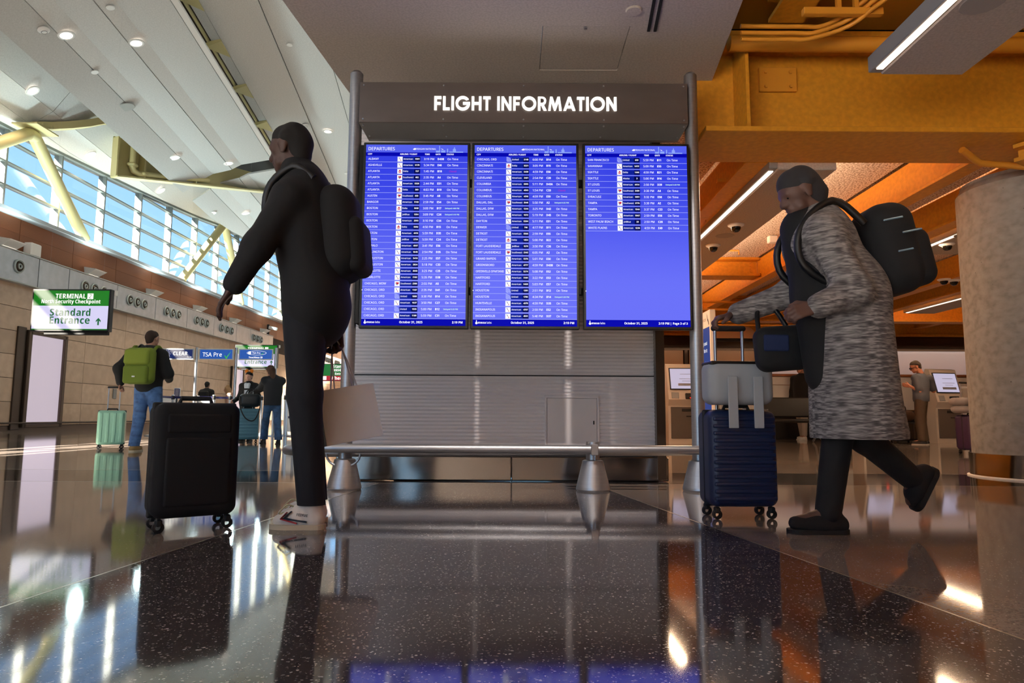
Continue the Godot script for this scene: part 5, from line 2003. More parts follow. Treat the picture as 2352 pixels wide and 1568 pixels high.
	words_into(st, "Free messaging on", 0.05, Transform3D(Basis.IDENTITY, Vector3(0.38, 1.4, 0.054)), false, 2)
	words_into(st, "DRIVE AND TAXI", 0.05, Transform3D(Basis.IDENTITY, Vector3(0.38, 1.3, 0.054)), true, 2)
	obj("white_lettering", st, M.signwhite, sg)
	# kiosks
	kiosk(Vector3(3.33, 0, -13.3), 0.0, "self-service kiosk with a red scanner light, seen between the ribbed wall and the right post")
	kiosk(Vector3(3.06, 0, -14.6), 0.1, "self-service kiosk showing as a narrow strip beside the bronze wall post")
	kiosk(Vector3(7.45, 0, -14.2), 0.12, "self-service kiosk in front of the man in the grey shirt")
	kiosk(Vector3(9.02, 0, -14.35), 0.22, "self-service kiosk behind the purple suitcase")
	kiosk(Vector3(10.05, 0, -13.9), 0.3, "self-service kiosk at the edge of the concrete column")
	# white machine between
	var mc := thing("bag_drop", "cream bag drop cabinet between the two right-hand kiosks", "cabinet", Vector3(9.85, 0, -14.9))
	st = mb()
	box(st, Vector3(0, 0.6, 0), Vector3(0.6, 1.2, 0.6), 0.03)
	obj("body", st, M.white, mc)
	st = mb()
	box(st, Vector3(0, 1.0, 0.31), Vector3(0.5, 0.3, 0.03), 0.01)
	obj("door", st, paint(Color(0.75, 0.72, 0.68), 0.5), mc)
	# bench
	var bp := at(1795, 985, 14.2)
	var bn := thing("bench", "black seat bench with steel legs behind the walking woman", "bench", Vector3(bp.x + 0.2, 0, bp.z))
	st = mb()
	rbox(st, Vector3(0, 0.44, 0), Vector3(1.3, 0.08, 0.5), 0.03)
	obj("seat", st, M.black, bn)
	st = mb()
	rbox(st, Vector3(0, 0.72, -0.24), Vector3(1.3, 0.42, 0.06), 0.03, Basis(Vector3.RIGHT, -0.15))
	obj("backrest", st, M.black, bn)
	for x: float in [-0.55, 0.55]:
		st = mb()
		tube(st, [Vector3(x, 0.02, 0.25), Vector3(x, 0.1, 0.1), Vector3(x, 0.42, 0.0), Vector3(x, 0.1, -0.12), Vector3(x, 0.02, -0.25)], 0.022, 8)
		obj("leg", st, M.steel, bn)
		st = mb()
		tube(st, [Vector3(x, 0.46, -0.2), Vector3(x, 0.66, -0.1), Vector3(x, 0.66, 0.2)], 0.018, 8)
		obj("armrest", st, M.steel, bn)


func kiosk(p: Vector3, turn: float, label: String) -> void:
	var k := thing("kiosk", label, "kiosk", p, turn, "self-service kiosks")
	var st := mb()
	# side outline extruded across: column with a tilted head
	var prof := PackedVector2Array([Vector2(-0.22, 0.0), Vector2(0.16, 0.0), Vector2(0.16, 0.72), Vector2(0.22, 0.84), Vector2(0.04, 1.52), Vector2(-0.06, 1.54), Vector2(-0.22, 1.1)])
	extrude(st, prof, 0.66, Transform3D(Basis(Vector3.BACK, Vector3.UP, Vector3.LEFT), Vector3(0.33, 0, 0)))
	obj("body", st, paint(Color(0.70, 0.66, 0.62), 0.45), k)
	var tilt := Basis(Vector3.RIGHT, -atan2(0.18, 0.68))
	st = mb()
	box(st, Vector3(0, 0.4, 0.165), Vector3(0.56, 0.6, 0.02), 0.005)
	obj("front_panel", st, paint(Color(0.30, 0.27, 0.25), 0.5), k)
	var c := Vector3(0, 1.24, 0.122)
	st = mb()
	box(st, c, Vector3(0.58, 0.44, 0.02), 0.004, tilt)
	obj("bezel", st, M.black, k)
	st = mb()
	box(st, c + tilt * Vector3(0, 0, 0.012), Vector3(0.54, 0.4, 0.004), 0.001, tilt)
	var sc := obj("screen", st, glow(Color(0.86, 0.82, 0.92), 0.75), k)
	st = mb()
	for q in [[0.05, 0.09, 0.26], [0.05, -0.005, 0.3], [0.05, -0.05, 0.2]]:
		box(st, c + tilt * Vector3(q[0], q[1], 0.0148), Vector3(q[2], 0.008, 0.0006), 0, tilt)
	box(st, c + tilt * Vector3(0.04, -0.12, 0.0148), Vector3(0.34, 0.05, 0.0006), 0, tilt)
	obj("screen_print", st, paint(Color(0.5, 0.5, 0.55), 0.5), sc)
	st = mb()
	box(st, Vector3(0.1, 0.905, 0.215), Vector3(0.22, 0.11, 0.05), 0.008, tilt)
	obj("scanner", st, M.dark, k)
	st = mb()
	box(st, Vector3(0.1, 0.872, 0.25), Vector3(0.06, 0.014, 0.01), 0.002)
	obj("scanner_light", st, glow(Color(1.0, 0.08, 0.06), 5.0), k)
	st = mb()
	box(st, Vector3(0.08, 0.64, 0.178), Vector3(0.3, 0.05, 0.016), 0.003)
	box(st, Vector3(0.08, 0.52, 0.178), Vector3(0.14, 0.02, 0.01), 0.003)
	obj("card_slot", st, M.black, k)
	st = mb()
	box(st, Vector3(-0.2, 0.92, 0.2), Vector3(0.14, 0.12, 0.012), 0.003, tilt)
	obj("keypad", st, M.grey, k)


# ---------------------------------------------------------------- bodies: blended tapered bones meshed as surface nets
class Acc:
	var v := PackedVector3Array()
	var n := PackedVector3Array()
	var i := PackedInt32Array()

	func mesh() -> ArrayMesh:
		var a := []
		a.resize(Mesh.ARRAY_MAX)
		a[Mesh.ARRAY_VERTEX] = v
		a[Mesh.ARRAY_NORMAL] = n
		a[Mesh.ARRAY_INDEX] = i
		var m := ArrayMesh.new()
		m.add_surface_from_arrays(Mesh.PRIMITIVE_TRIANGLES, a)
		return m


# a bone: [a, b, radius at a, radius at b, axis to flatten along (or ZERO), how much]
func bone(a: Vector3, b: Vector3, ra: float, rb: float, axis := Vector3.ZERO, flat_by := 1.0) -> Array:
	return [a, b, ra, rb, axis, flat_by]


func blob(acc: Acc, bones: Array, cell: float, k: float) -> void:
	var lo := Vector3.INF
	var hi := -Vector3.INF
	for q in bones:
		var r := Vector3.ONE * (maxf(q[2], q[3]) + cell * 3.0)
		lo = lo.min(q[0] - r).min(q[1] - r)
		hi = hi.max(q[0] + r).max(q[1] + r)
	var nx := int((hi.x - lo.x) / cell) + 2
	var ny := int((hi.y - lo.y) / cell) + 2
	var nz := int((hi.z - lo.z) / cell) + 2
	var sx := 1
	var sy := nx
	var sz := nx * ny
	var f := PackedFloat32Array()
	f.resize(nx * ny * nz)
	f.fill(1.0)
	var ik := 0.25 / k
	for q in bones:
		var a: Vector3 = q[0]
		var b: Vector3 = q[1]
		var ra: float = q[2]
		var rb: float = q[3]
		var ax: Vector3 = q[4]
		var fl: float = q[5] - 1.0
		var m := Vector3.ONE * (maxf(ra, rb) + k + cell * 2.0)
		var p0 := (a.min(b) - m - lo) / cell
		var p1 := (a.max(b) + m - lo) / cell
		var x0 := clampi(int(p0.x), 0, nx - 1)
		var x1 := clampi(int(p1.x) + 1, 0, nx - 1)
		var y0 := clampi(int(p0.y), 0, ny - 1)
		var y1 := clampi(int(p1.y) + 1, 0, ny - 1)
		var z0 := clampi(int(p0.z), 0, nz - 1)
		var z1 := clampi(int(p1.z) + 1, 0, nz - 1)
		var ab := b - a
		if fl != 0.0:
			ab += ax * (ab.dot(ax) * fl)
		var inv := 1.0 / maxf(ab.length_squared(), 1e-9)
		var dr := rb - ra
		for z in range(z0, z1 + 1):
			for y in range(y0, y1 + 1):
				var at_i := z * sz + y * sy + x0
				var p := lo + Vector3(x0, y, z) * cell - a
				for x in range(x0, x1 + 1):
					var w := p
					if fl != 0.0:
						w += ax * (p.dot(ax) * fl)
					var t := clampf(w.dot(ab) * inv, 0.0, 1.0)
					var d := (w - ab * t).length() - ra - dr * t
					var o := f[at_i]
					var h := k - absf(o - d)
					if h > 0.0:
						f[at_i] = minf(o, d) - h * h * ik
					elif d < o:
						f[at_i] = d
					p.x += cell
					at_i += 1
	# surface nets
	var id := PackedInt32Array()
	id.resize(f.size())
	id.fill(-1)
	var base := acc.v.size()
	var cells := PackedInt32Array()
	var lim := cell * 2.9
	var offs: Array[int] = [0, 1, sy, sy + 1, sz, sz + 1, sz + sy, sz + sy + 1]
	var corner: Array[Vector3] = [Vector3(0, 0, 0), Vector3(1, 0, 0), Vector3(0, 1, 0), Vector3(1, 1, 0), Vector3(0, 0, 1), Vector3(1, 0, 1), Vector3(0, 1, 1), Vector3(1, 1, 1)]
	var edges: Array[int] = [0, 1, 2, 3, 4, 5, 6, 7, 0, 2, 1, 3, 4, 6, 5, 7, 0, 4, 1, 5, 2, 6, 3, 7]
	for z in nz - 1:
		for y in ny - 1:
			var row := z * sz + y * sy
			for x in nx - 1:
				var c := row + x
				if absf(f[c]) > lim:
					continue
				var neg := 0
				for e in 8:
					if f[c + offs[e]] < 0.0:
						neg += 1
				if neg == 0 or neg == 8:
					continue
				var sum := Vector3.ZERO
				var cnt := 0
				for e in range(0, 24, 2):
					var fa := f[c + offs[edges[e]]]
					var fb := f[c + offs[edges[e + 1]]]
					if (fa < 0.0) != (fb < 0.0):
						sum += corner[edges[e]].lerp(corner[edges[e + 1]], fa / (fa - fb))
						cnt += 1
				id[c] = acc.v.size()
				cells.append(c)
				acc.v.append(lo + (Vector3(x, y, z) + sum / cnt) * cell)
				acc.n.append(Vector3.ZERO)
	for c in cells:
		var s := f[c] < 0.0
		for e in 3:
			var step: int = [1, sy, sz][e]
			if (f[c + step] < 0.0) == s:
				continue
			var u: int = [sy, sz, 1][e]
			var w: int = [sz, 1, sy][e]
			var i0 := id[c]
			var i1 := id[c - u]
			var i2 := id[c - u - w]
			var i3 := id[c - w]
			if i1 < 0 or i2 < 0 or i3 < 0:
				continue
			if s:
				_face(acc, i0, i1, i2)
				_face(acc, i0, i2, i3)
			else:
				_face(acc, i0, i2, i1)
				_face(acc, i0, i3, i2)
	for i in range(base, acc.v.size()):
		acc.n[i] = acc.n[i].normalized()


func _face(acc: Acc, a: int, b: int, c: int) -> void:   # counter-clockwise from outside
	var n := (acc.v[b] - acc.v[a]).cross(acc.v[c] - acc.v[a])
	acc.n[a] += n
	acc.n[b] += n
	acc.n[c] += n
	acc.i.append(a)
	acc.i.append(c)
	acc.i.append(b)


func garment(called: String, bones: Array, cell: float, k: float, mat: Material, parent: Node3D, hem := -9.0) -> MeshInstance3D:      # hem: height at which the cloth is cut off level
	var acc := Acc.new()
	var local: Array = []
	for q in bones:
		local.append([q[0] - parent.position, q[1] - parent.position, q[2], q[3], q[4], q[5]])
	blob(acc, local, cell, k)
	var cut := hem - parent.position.y
	for i in acc.v.size():
		var y := acc.v[i].y
		if y < cut:
			acc.v[i].y = cut
			if y < cut - cell:
				acc.n[i] = Vector3.DOWN
	return put(called, acc.mesh(), mat, parent)


func head_bones(c: Vector3, face: Vector3, up: Vector3, s := 1.0) -> Array:      # c: middle of the head; s: 1 for a head 0.23 m high
	face = (face - up * face.dot(up)).normalized()
	var side := up.cross(face)
	var P := func(x: float, y: float, z: float) -> Vector3: return c + (side * x + up * y + face * z) * s
	var b: Array = []
	b.append(bone(P.call(0, 0.035, -0.02), P.call(0, 0.03, 0.015), 0.083 * s, 0.08 * s, side, 1.1))
	b.append(bone(P.call(0, -0.02, 0.03), P.call(0, -0.075, 0.055), 0.062 * s, 0.035 * s, side, 1.05))
	b.append(bone(P.call(-0.03, -0.055, 0.04), P.call(0.03, -0.055, 0.04), 0.03 * s, 0.03 * s))
	b.append(bone(P.call(0, 0.01, 0.088), P.call(0, -0.022, 0.105), 0.011 * s, 0.015 * s))      # nose
	b.append(bone(P.call(-0.012, -0.025, 0.093), P.call(0.012, -0.025, 0.093), 0.01 * s, 0.01 * s))
	b.append(bone(P.call(-0.035, 0.022, 0.078), P.call(0.035, 0.022, 0.078), 0.012 * s, 0.012 * s))      # brow
	b.append(bone(P.call(-0.016, -0.053, 0.084), P.call(0.016, -0.053, 0.084), 0.008 * s, 0.008 * s))      # lips
	for x: float in [-1.0, 1.0]:
		b.append(bone(P.call(0.078 * x, 0.018, -0.005), P.call(0.076 * x, -0.02, -0.002), 0.024 * s, 0.016 * s, side, 2.2))
	b.append(bone(P.call(0, -0.05, -0.02), P.call(0, -0.14, -0.035), 0.058 * s, 0.058 * s))      # neck
	return b


func hand_bones(w: Vector3, along: Vector3, back: Vector3, thumb_side: Vector3, curl: float, s := 1.0) -> Array:
	# w: wrist; along: towards the knuckles; back: out of the back of the hand; thumb_side: towards the thumb
	var y := along.normalized()
	var zz := (back - y * back.dot(y)).normalized()
	var x := y.cross(zz)
	if x.dot(thumb_side) < 0.0:
		x = -x
	var b: Array = []
	var fx: Array[float] = [0.03, 0.01, -0.01, -0.028]
	var len_: Array[float] = [0.07, 0.078, 0.072, 0.057]
	b.append(bone(w - y * 0.03 * s, w + y * 0.02 * s, 0.026 * s, 0.026 * s, zz, 1.3))
	for k in 4:
		var kn := w + (x * fx[k] + y * (0.088 - absf(fx[k]) * 0.25)) * s
		b.append(bone(w + (x * fx[k] * 0.6 + y * 0.015) * s, kn, 0.017 * s, 0.0125 * s, zz, 1.15))
		var p := kn
		var a := curl * (0.8 + 0.08 * k)
		var parts: Array[float] = [0.46, 0.31, 0.23]
		var ang := a * 0.7
		for j in 3:
			var dir := y * cos(ang) - zz * sin(ang)
			var q := p + dir * len_[k] * parts[j] * s
			b.append(bone(p, q, (0.0098 - 0.0008 * j) * s, (0.0092 - 0.0011 * j) * s))
			p = q
			ang += a
	var t0 := w + (x * 0.022 + y * 0.025) * s
	var t1 := t0 + (x * 0.032 + y * 0.03 - zz * 0.012 * (0.5 + curl)) * s
	var t2 := t1 + (x * 0.006 * (1.5 - curl) + y * 0.028 - zz * 0.016 * curl) * s
	b.append(bone(t0, t1, 0.0165 * s, 0.0125 * s))
	b.append(bone(t1, t2, 0.0115 * s, 0.009 * s))
	return b


# J: joints in the scene's own metres. C: colours and cuts.
func figure(called: String, label: String, base: Vector3, J: Dictionary, C: Dictionary) -> Node3D:
	var root := thing(called, label, "person", base)
	var s: float = C.get("scale", 1.0)
	var cell: float = C.get("cell", 0.02)
	var fwd: Vector3 = J.fwd
	var up := ((J.neck - J.pel) as Vector3).normalized()
	var side := up.cross(fwd).normalized()
	var skin: Material = C.skin
	# the whole body as one surface, head and hands on finer grids of their own
	var acc := Acc.new()
	var b: Array = []
	b.append(bone(J.pel, J.neck - up * 0.16 * s, 0.12 * s, 0.13 * s, fwd, 1.35))
	b.append(bone(J.neck - up * 0.07 * s, J.neck + up * 0.05 * s, 0.07 * s, 0.055 * s))
	for q in ["l", "r"]:
		b.append(bone(J["s" + q], J["e" + q], 0.05 * s, 0.037 * s))
		b.append(bone(J["e" + q], J["w" + q], 0.038 * s, 0.026 * s))
		b.append(bone(J.neck - up * 0.08 * s, J["s" + q], 0.055 * s, 0.05 * s))
		b.append(bone(J["h" + q], J["k" + q], 0.08 * s, 0.05 * s))
		b.append(bone(J["k" + q], J["a" + q], 0.05 * s, 0.034 * s))
		b.append(bone(J["a" + q], J["a" + q].lerp(J["t" + q], 0.8), 0.033 * s, 0.026 * s))
	var shifted := func(list: Array) -> Array: return list.map(func(q): return [q[0] - base, q[1] - base, q[2], q[3], q[4], q[5]])
	blob(acc, shifted.call(b), cell * 0.9, 0.04 * s)
	var hup: Vector3 = J.get("hup", Vector3.UP)
	blob(acc, shifted.call(head_bones(J.head, J.face, hup, s)), C.get("head_cell", 0.007), 0.018 * s)
	for q in ["l", "r"]:
		var dir: Vector3 = J.get("d" + q, ((J["w" + q] - J["e" + q]) as Vector3).normalized())
		var back: Vector3 = J.get("b" + q, side * (-1.0 if q == "l" else 1.0) * -1.0)
		blob(acc, shifted.call(hand_bones(J["w" + q] + dir * 0.012, dir, back, J.get("th" + q, fwd), C.get("curl_" + q, 0.5), s)), C.get("hand_cell", 0.006), 0.008 * s)
	put("body", acc.mesh(), skin, root)
	# eyes
	var face: Vector3 = ((J.face as Vector3) - hup * (J.face as Vector3).dot(hup)).normalized()
	var hs := hup.cross(face)
	for x: float in [-1.0, 1.0]:
		var st := mb()
		rbox(st, J.head - base + (hs * 0.03 * x + hup * 0.004 + face * 0.079) * s, Vector3.ONE * 0.018 * s, 0.009 * s, Basis.IDENTITY, 2)
		obj("eye", st, C.get("eye", M.lens), root)
	return root


func add_hair(root: Node3D, J: Dictionary, mat: Material, s: float, extra: Array = [], grow := 0.0, cell := 0.009) -> void:
	var c: Vector3 = J.head
	var up: Vector3 = J.get("hup", Vector3.UP)
	var face := ((J.face as Vector3) - up * (J.face as Vector3).dot(up)).normalized()
	var sd := up.cross(face)
	var P := func(x: float, y: float, z: float) -> Vector3: return c + (sd * x + up * y + face * z) * s
	var b: Array = [bone(P.call(0, 0.055, -0.022), P.call(0, 0.058, 0.012), (0.082 + grow) * s, (0.074 + grow) * s), bone(P.call(0, 0.02, -0.045), P.call(0, -0.03, -0.045), (0.072 + grow) * s, (0.058 + grow) * s), bone(P.call(-0.068, 0.045, -0.02), P.call(0.068, 0.045, -0.02), 0.03 * s, 0.03 * s)]
	b.append_array(extra)
	garment("hair", b, cell, 0.02 * s, mat, root)


func sleeves(J: Dictionary, r: float, end := 0.92) -> Array:
	var b: Array = []
	for q in ["l", "r"]:
		b.append(bone(J["s" + q], J["e" + q], r * 1.12, r))
		b.append(bone(J["e" + q], (J["e" + q] as Vector3).lerp(J["w" + q], end), r, r * 0.82))
	return b


func torso(J: Dictionary, r: float, s: float, drop: float, flat_by := 1.4) -> Array:
	var up := ((J.neck - J.pel) as Vector3).normalized()
	var b: Array = [bone(J.pel - up * drop, J.pel.lerp(J.neck, 0.45), r * 0.97, r * 0.95, J.fwd, flat_by), bone(J.pel.lerp(J.neck, 0.45), J.neck - up * 0.15 * s, r * 0.95, r, J.fwd, flat_by * 0.97)]
	for q in ["l", "r"]:
		b.append(bone(J.neck - up * 0.06 * s, (J["s" + q] as Vector3), 0.075 * s, 0.066 * s))
	b.append(bone(J.neck - up * 0.08 * s, J.neck - up * 0.01 * s, 0.078 * s, 0.07 * s))
	return b


func legs(J: Dictionary, r: float, s: float, end := 0.97, flare := 0.62) -> Array:
	var up := ((J.neck - J.pel) as Vector3).normalized()
	var b: Array = [bone(J.pel + up * 0.02, J.pel - up * 0.05, 0.15 * s, 0.15 * s, J.fwd, 1.3)]
	for q in ["l", "r"]:
		b.append(bone(J["h" + q], J["k" + q], r, r * 0.76))
		b.append(bone(J["k" + q], (J["k" + q] as Vector3).lerp(J["a" + q], end), r * 0.76, r * flare))
	return b


func shoes(root: Node3D, J: Dictionary, mat: Material, sole: Material, s: float, cell := 0.009) -> void:
	for q in ["l", "r"]:
		var a: Vector3 = J["a" + q]
		var t: Vector3 = J["t" + q]
		var dir := (t - a)
		var down: Vector3 = J.get("f" + q, Vector3.DOWN)
		dir = (dir - down * dir.dot(down)).normalized()
		var heel := a + down * 0.045 * s - dir * 0.045 * s
		var toe := t + down * 0.0
		var sh := garment("shoe", [bone(heel, heel + dir * 0.1 * s, 0.042 * s, 0.044 * s), bone(heel + dir * 0.08 * s, toe - dir * 0.03 * s - down * 0.002, 0.046 * s, 0.03 * s), bone(a - dir * 0.012, a - down * 0.02 * s - dir * 0.012, 0.045 * s, 0.045 * s)], cell, 0.02 * s, mat, root)
		var st := mb()
		var sd := down.cross(dir).normalized()
		var o := PackedVector2Array()
		var ln := (toe - heel).dot(dir) + 0.008 * s
		o.append_array(arc2(Vector2(0.0, 0.0), Vector2(0.043, 0.043) * s, PI * 0.5, PI * 1.5, 8))
		o.append_array(arc2(Vector2(ln - 0.045 * s, 0.0), Vector2(0.045, 0.047) * s, -PI * 0.5, PI * 0.5, 10))
		var bs := Basis(dir, sd, dir.cross(sd))
		var top := heel + down * 0.02 * s
		if bs.z.dot(down) < 0.0:
			extrude(st, o, 0.024 * s, Transform3D(bs, top + down * 0.024 * s - root.position))
		else:
			extrude(st, o, 0.024 * s, Transform3D(bs, top - root.position))
		obj("sole", st, sole, sh)


func cloth(c: Color, rough := 0.85) -> StandardMaterial3D:
	var m := paint(c, rough)
	m.rim_enabled = true
	m.rim = 0.06
	return m


func wheels(root: Node3D, spots: Array, r: float) -> void:
	for p in spots:
		var st := mb()
		lathe(st, [Vector2(r * 0.5, -0.012), Vector2(r, -0.010), Vector2(r, 0.010), Vector2(r * 0.5, 0.012)], Transform3D(Basis(Vector3.RIGHT, PI / 2), p + Vector3(0, r, 0)), 14)
		box(st, p + Vector3(0, r * 1.9, 0), Vector3(r * 1.1, r * 1.3, 0.04), 0.006)
		obj("wheel", st, M.rubber, root)


func suitcase(label: String, pos: Vector3, turn: float, w: float, h: float, d: float, col: Color, ribs: int, vertical := false, handle_h := 0.0, soft := false) -> Node3D:
	# h: height of the body; it stands on wheels
	var s := thing("suitcase", label, "suitcase", pos, turn)
	var y0 := 0.06
	var mat := paint(col, 0.42 if not soft else 0.9)
	var st := mb()
	rbox(st, Vector3(0, y0 + h * 0.5, 0), Vector3(w, h, d), 0.045, Basis.IDENTITY, 5)
	obj("shell", st, mat, s)
	for i in ribs:
		st = mb()
		if vertical:
			var x := lerpf(-w * 0.36, w * 0.36, float(i) / maxi(ribs - 1, 1))
			rbox(st, Vector3(x, y0 + h * 0.5, 0), Vector3(w * 0.72 / ribs * 0.62, h * 0.86, d + 0.014), 0.006, Basis.IDENTITY, 2)
		else:
			var y := y0 + lerpf(h * 0.09, h * 0.91, float(i) / maxi(ribs - 1, 1))
			rbox(st, Vector3(0, y, 0), Vector3(w - 0.035, h * 0.82 / ribs * 0.62, d + 0.016), 0.007, Basis.IDENTITY, 2)
		obj("rib", st, mat, s)
	st = mb()
	rbox(st, Vector3(0, y0 + h * 0.5, 0), Vector3(w + 0.006, h + 0.006, 0.022), 0.01)
	obj("zip_seam", st, paint(col.darkened(0.6), 0.6), s)
	wheels(s, [Vector3(-w * 0.4, 0, -d * 0.34), Vector3(w * 0.4, 0, -d * 0.34), Vector3(-w * 0.4, 0, d * 0.34), Vector3(w * 0.4, 0, d * 0.34)], 0.024)
	st = mb()
	tube(st, [Vector3(-0.07, y0 + h - 0.01, 0), Vector3(-0.06, y0 + h + 0.022, 0), Vector3(0.06, y0 + h + 0.022, 0), Vector3(0.07, y0 + h - 0.01, 0)], 0.011, 8)
	obj("carry_handle", st, M.rubber, s)
	if handle_h > 0.0:
		st = mb()
		for x: float in [-0.075, 0.075]:
			tube(st, [Vector3(x, y0 + h - 0.02, -d * 0.32), Vector3(x, handle_h - 0.01, -d * 0.32)], 0.009, 8)
		obj("telescopic_tube", st, M.steel, s)
		st = mb()
		rbox(st, Vector3(0, handle_h, -d * 0.32), Vector3(0.19, 0.03, 0.03), 0.014)
		obj("grip", st, M.rubber, s)
	return s


func build_people() -> void:
	man_walking()
	woman_walking()
	hall_people()
	counter_people()


func on_floor(x: float, y: float) -> Vector3:
	var r := ray(x, y)
	return EYE + r * (-EYE.y / r.y)


# ---------------------------------------------------------------- the man in black
func man_walking() -> void:
	var J := {}
	var F := Vector3(-1, 0, -0.08).normalized()
	J.fwd = F
	J.face = Vector3(-1, -0.05, -0.25)
	J.hup = Vector3(-0.12, 1, 0).normalized()
	J.head = at(668, 347, 3.2)
	J.neck = at(692, 412, 3.2)
	J.pel = at(722, 700, 3.2)
	J.sl = at(662, 452, 3.03)
	J.el = at(592, 566, 2.97)
	J.wl = at(537, 655, 3.0)
	J.sr = at(700, 450, 3.37)
	J.er = at(776, 630, 3.4)
	J.wr = at(774, 752, 3.42)
	J.hl = at(700, 725, 3.12)
	J.kl = at(700, 905, 3.12)
	J.al = at(716, 1168, 3.15)
	J.tl = at(646, 1205, 3.15)
	J.hr = at(712, 725, 3.29)
	J.kr = at(700, 895, 3.31)
	J.ar = at(722, 1155, 3.35)
	J.tr = at(662, 1184, 3.35)
	J.al.y = 0.088
	J.ar.y = 0.088
	J.tl.y = 0.043
	J.tr.y = 0.043
	J.dl = Vector3(-0.55, -0.8, -0.1).normalized()
	J.bl = Vector3(-0.7, 0.5, 0.3)
	J.thl = Vector3(0.2, -0.2, -1)
	J.br = Vector3(0.3, 0, -1)
	var base := Vector3(J.al.x, 0, -3.22)
	var black := cloth(Color(0.04, 0.042, 0.055))
	var navy := cloth(Color(0.04, 0.05, 0.085))
	var skin := paint(Color(0.27, 0.18, 0.145), 0.6)
	var man := figure("person", "man in black jacket and navy trousers walking left past the board, one arm reaching forward", base, J, {"skin": skin, "cell": 0.016, "head_cell": 0.006, "hand_cell": 0.0045, "curl_l": 0.35, "curl_r": 1.1})
	add_hair(man, J, cloth(Color(0.06, 0.05, 0.045)), 1.0)
	var jb := torso(J, 0.19, 1.0, 0.02, 1.36)
	jb.append_array(sleeves(J, 0.062, 0.96))
	jb.append(bone(J.pel + Vector3(0.02, -0.0, 0), J.pel + Vector3(0.015, 0.1, 0), 0.2, 0.185, F, 1.35))
	jb.append(bone(J.neck + Vector3(0.0, 0.02, 0), J.neck + Vector3(-0.02, 0.045, 0), 0.085, 0.078))
	# hood lying on the back
	jb.append(bone(J.neck + Vector3(0.05, -0.03, -0.08), J.neck + Vector3(0.05, -0.03, 0.08), 0.07, 0.07))
	garment("jacket", jb, 0.014, 0.045, black, man)
	garment("trousers", legs(J, 0.1, 1.0, 1.02, 0.62), 0.014, 0.03, navy, man, 0.107)
	# sneakers
	for q in ["l", "r"]:
		sneaker(man, Vector3(J["a" + q].x + 0.012, 0, J["a" + q].z), 0.255)
	# straps of the backpack
	for z: float in [-0.13, 0.13]:
		var st := mb()
		var o: Vector3 = J.neck - base
		tube(st, soft([o + Vector3(0.1, -0.04, z), o + Vector3(0.0, 0.015, z), o + Vector3(-0.11, -0.1, z), o + Vector3(-0.09, -0.3, z), o + Vector3(0.08, -0.42, z)]), 0.02, 8)
		obj("strap", st, M.black, man)
	var bc := at(782, 540, 3.22)
	var bp := thing("backpack", "plump black backpack on the back of the man in black", "backpack", bc)
	var tilt := Basis(Vector3.BACK, 0.1)
	var st2 := mb()
	rbox(st2, Vector3.ZERO, Vector3(0.2, 0.46, 0.31), 0.1, tilt, 6)
	obj("main_pocket", st2, cloth(Color(0.03, 0.03, 0.038)), bp)
	st2 = mb()
	rbox(st2, tilt * Vector3(0.075, -0.07, 0), Vector3(0.11, 0.27, 0.25), 0.05, tilt, 4)
	obj("front_pocket", st2, cloth(Color(0.028, 0.028, 0.034)), bp)
	st2 = mb()
	tube(st2, soft([tilt * Vector3(-0.04, 0.22, -0.04), tilt * Vector3(-0.04, 0.26, 0), tilt * Vector3(-0.04, 0.22, 0.04)]), 0.01, 6)
	obj("grab_loop", st2, M.black, bp)
	# white shopping bag in the rear hand
	var c := at(800, 952, 3.46)
	var bag := thing("shopping_bag", "plain white paper shopping bag swinging behind the man in black", "bag", c)
	var t := Basis(Vector3.BACK, 0.2) * Basis(Vector3.UP, 0.5)
	var w := 0.145
	var h := 0.135
	var dd := 0.055
	st2 = mb()
	var top: Array = []
	var bot: Array = []
	for q in [[-1, 1], [0, 1.25], [1, 1], [1.0, -1], [0, -0.75], [-1, -1]]:
		top.append(t * Vector3(w * 0.95 * q[0], h, dd * q[1]))
		bot.append(t * Vector3(w * q[0], -h, dd * clampf(q[1], -1, 1)))
	for i in 6:
		var k := (i + 1) % 6
		quad(st2, bot[k], bot[i], top[i], top[k])
		var inn := t * Vector3(0, 0, 0.0)
		quad(st2, bot[i] * 0.97, bot[k] * 0.97, top[k] * 0.985, top[i] * 0.985)
		tri(st2, bot[i], bot[k], t * Vector3(0, -h, 0))
	obj("paper", st2, paint(Color(0.86, 0.88, 0.93), 0.6), bag)
	var hand: Vector3 = J.wr + Vector3(0.0, -0.09, 0.0) - c
	for z: float in [-0.8, 0.8]:
		st2 = mb()
		tube(st2, soft([t * Vector3(-0.06, h - 0.02, dd * z), hand + Vector3(-0.02, 0.0, 0.012 * z), hand + Vector3(0.02, 0.0, 0.012 * z), t * Vector3(0.06, h - 0.02, dd * z)]), 0.004, 6)
		obj("handle", st2, paint(Color(0.8, 0.8, 0.82), 0.7), bag)
	# his black suitcase, ahead of him
	var sp := on_floor(452, 1222)
	sp += Vector3(-0.085, 0, -0.11)
	sp.y = 0
	var sc := suitcase("big black soft suitcase rolling ahead of the man in black", sp, 0.62, 0.35, 0.5, 0.245, Color(0.025, 0.025, 0.032), 0, false, 0.0, true)
	st2 = mb()
	rbox(st2, Vector3(0, 0.26, 0.115), Vector3(0.27, 0.3, 0.03), 0.014)
	obj("front_pocket", st2, cloth(Color(0.025, 0.025, 0.032)), sc)
	st2 = mb()
	rbox(st2, Vector3(0, 0.47, 0.112), Vector3(0.27, 0.09, 0.03), 0.014)
	obj("front_pocket", st2, cloth(Color(0.025, 0.025, 0.032)), sc)


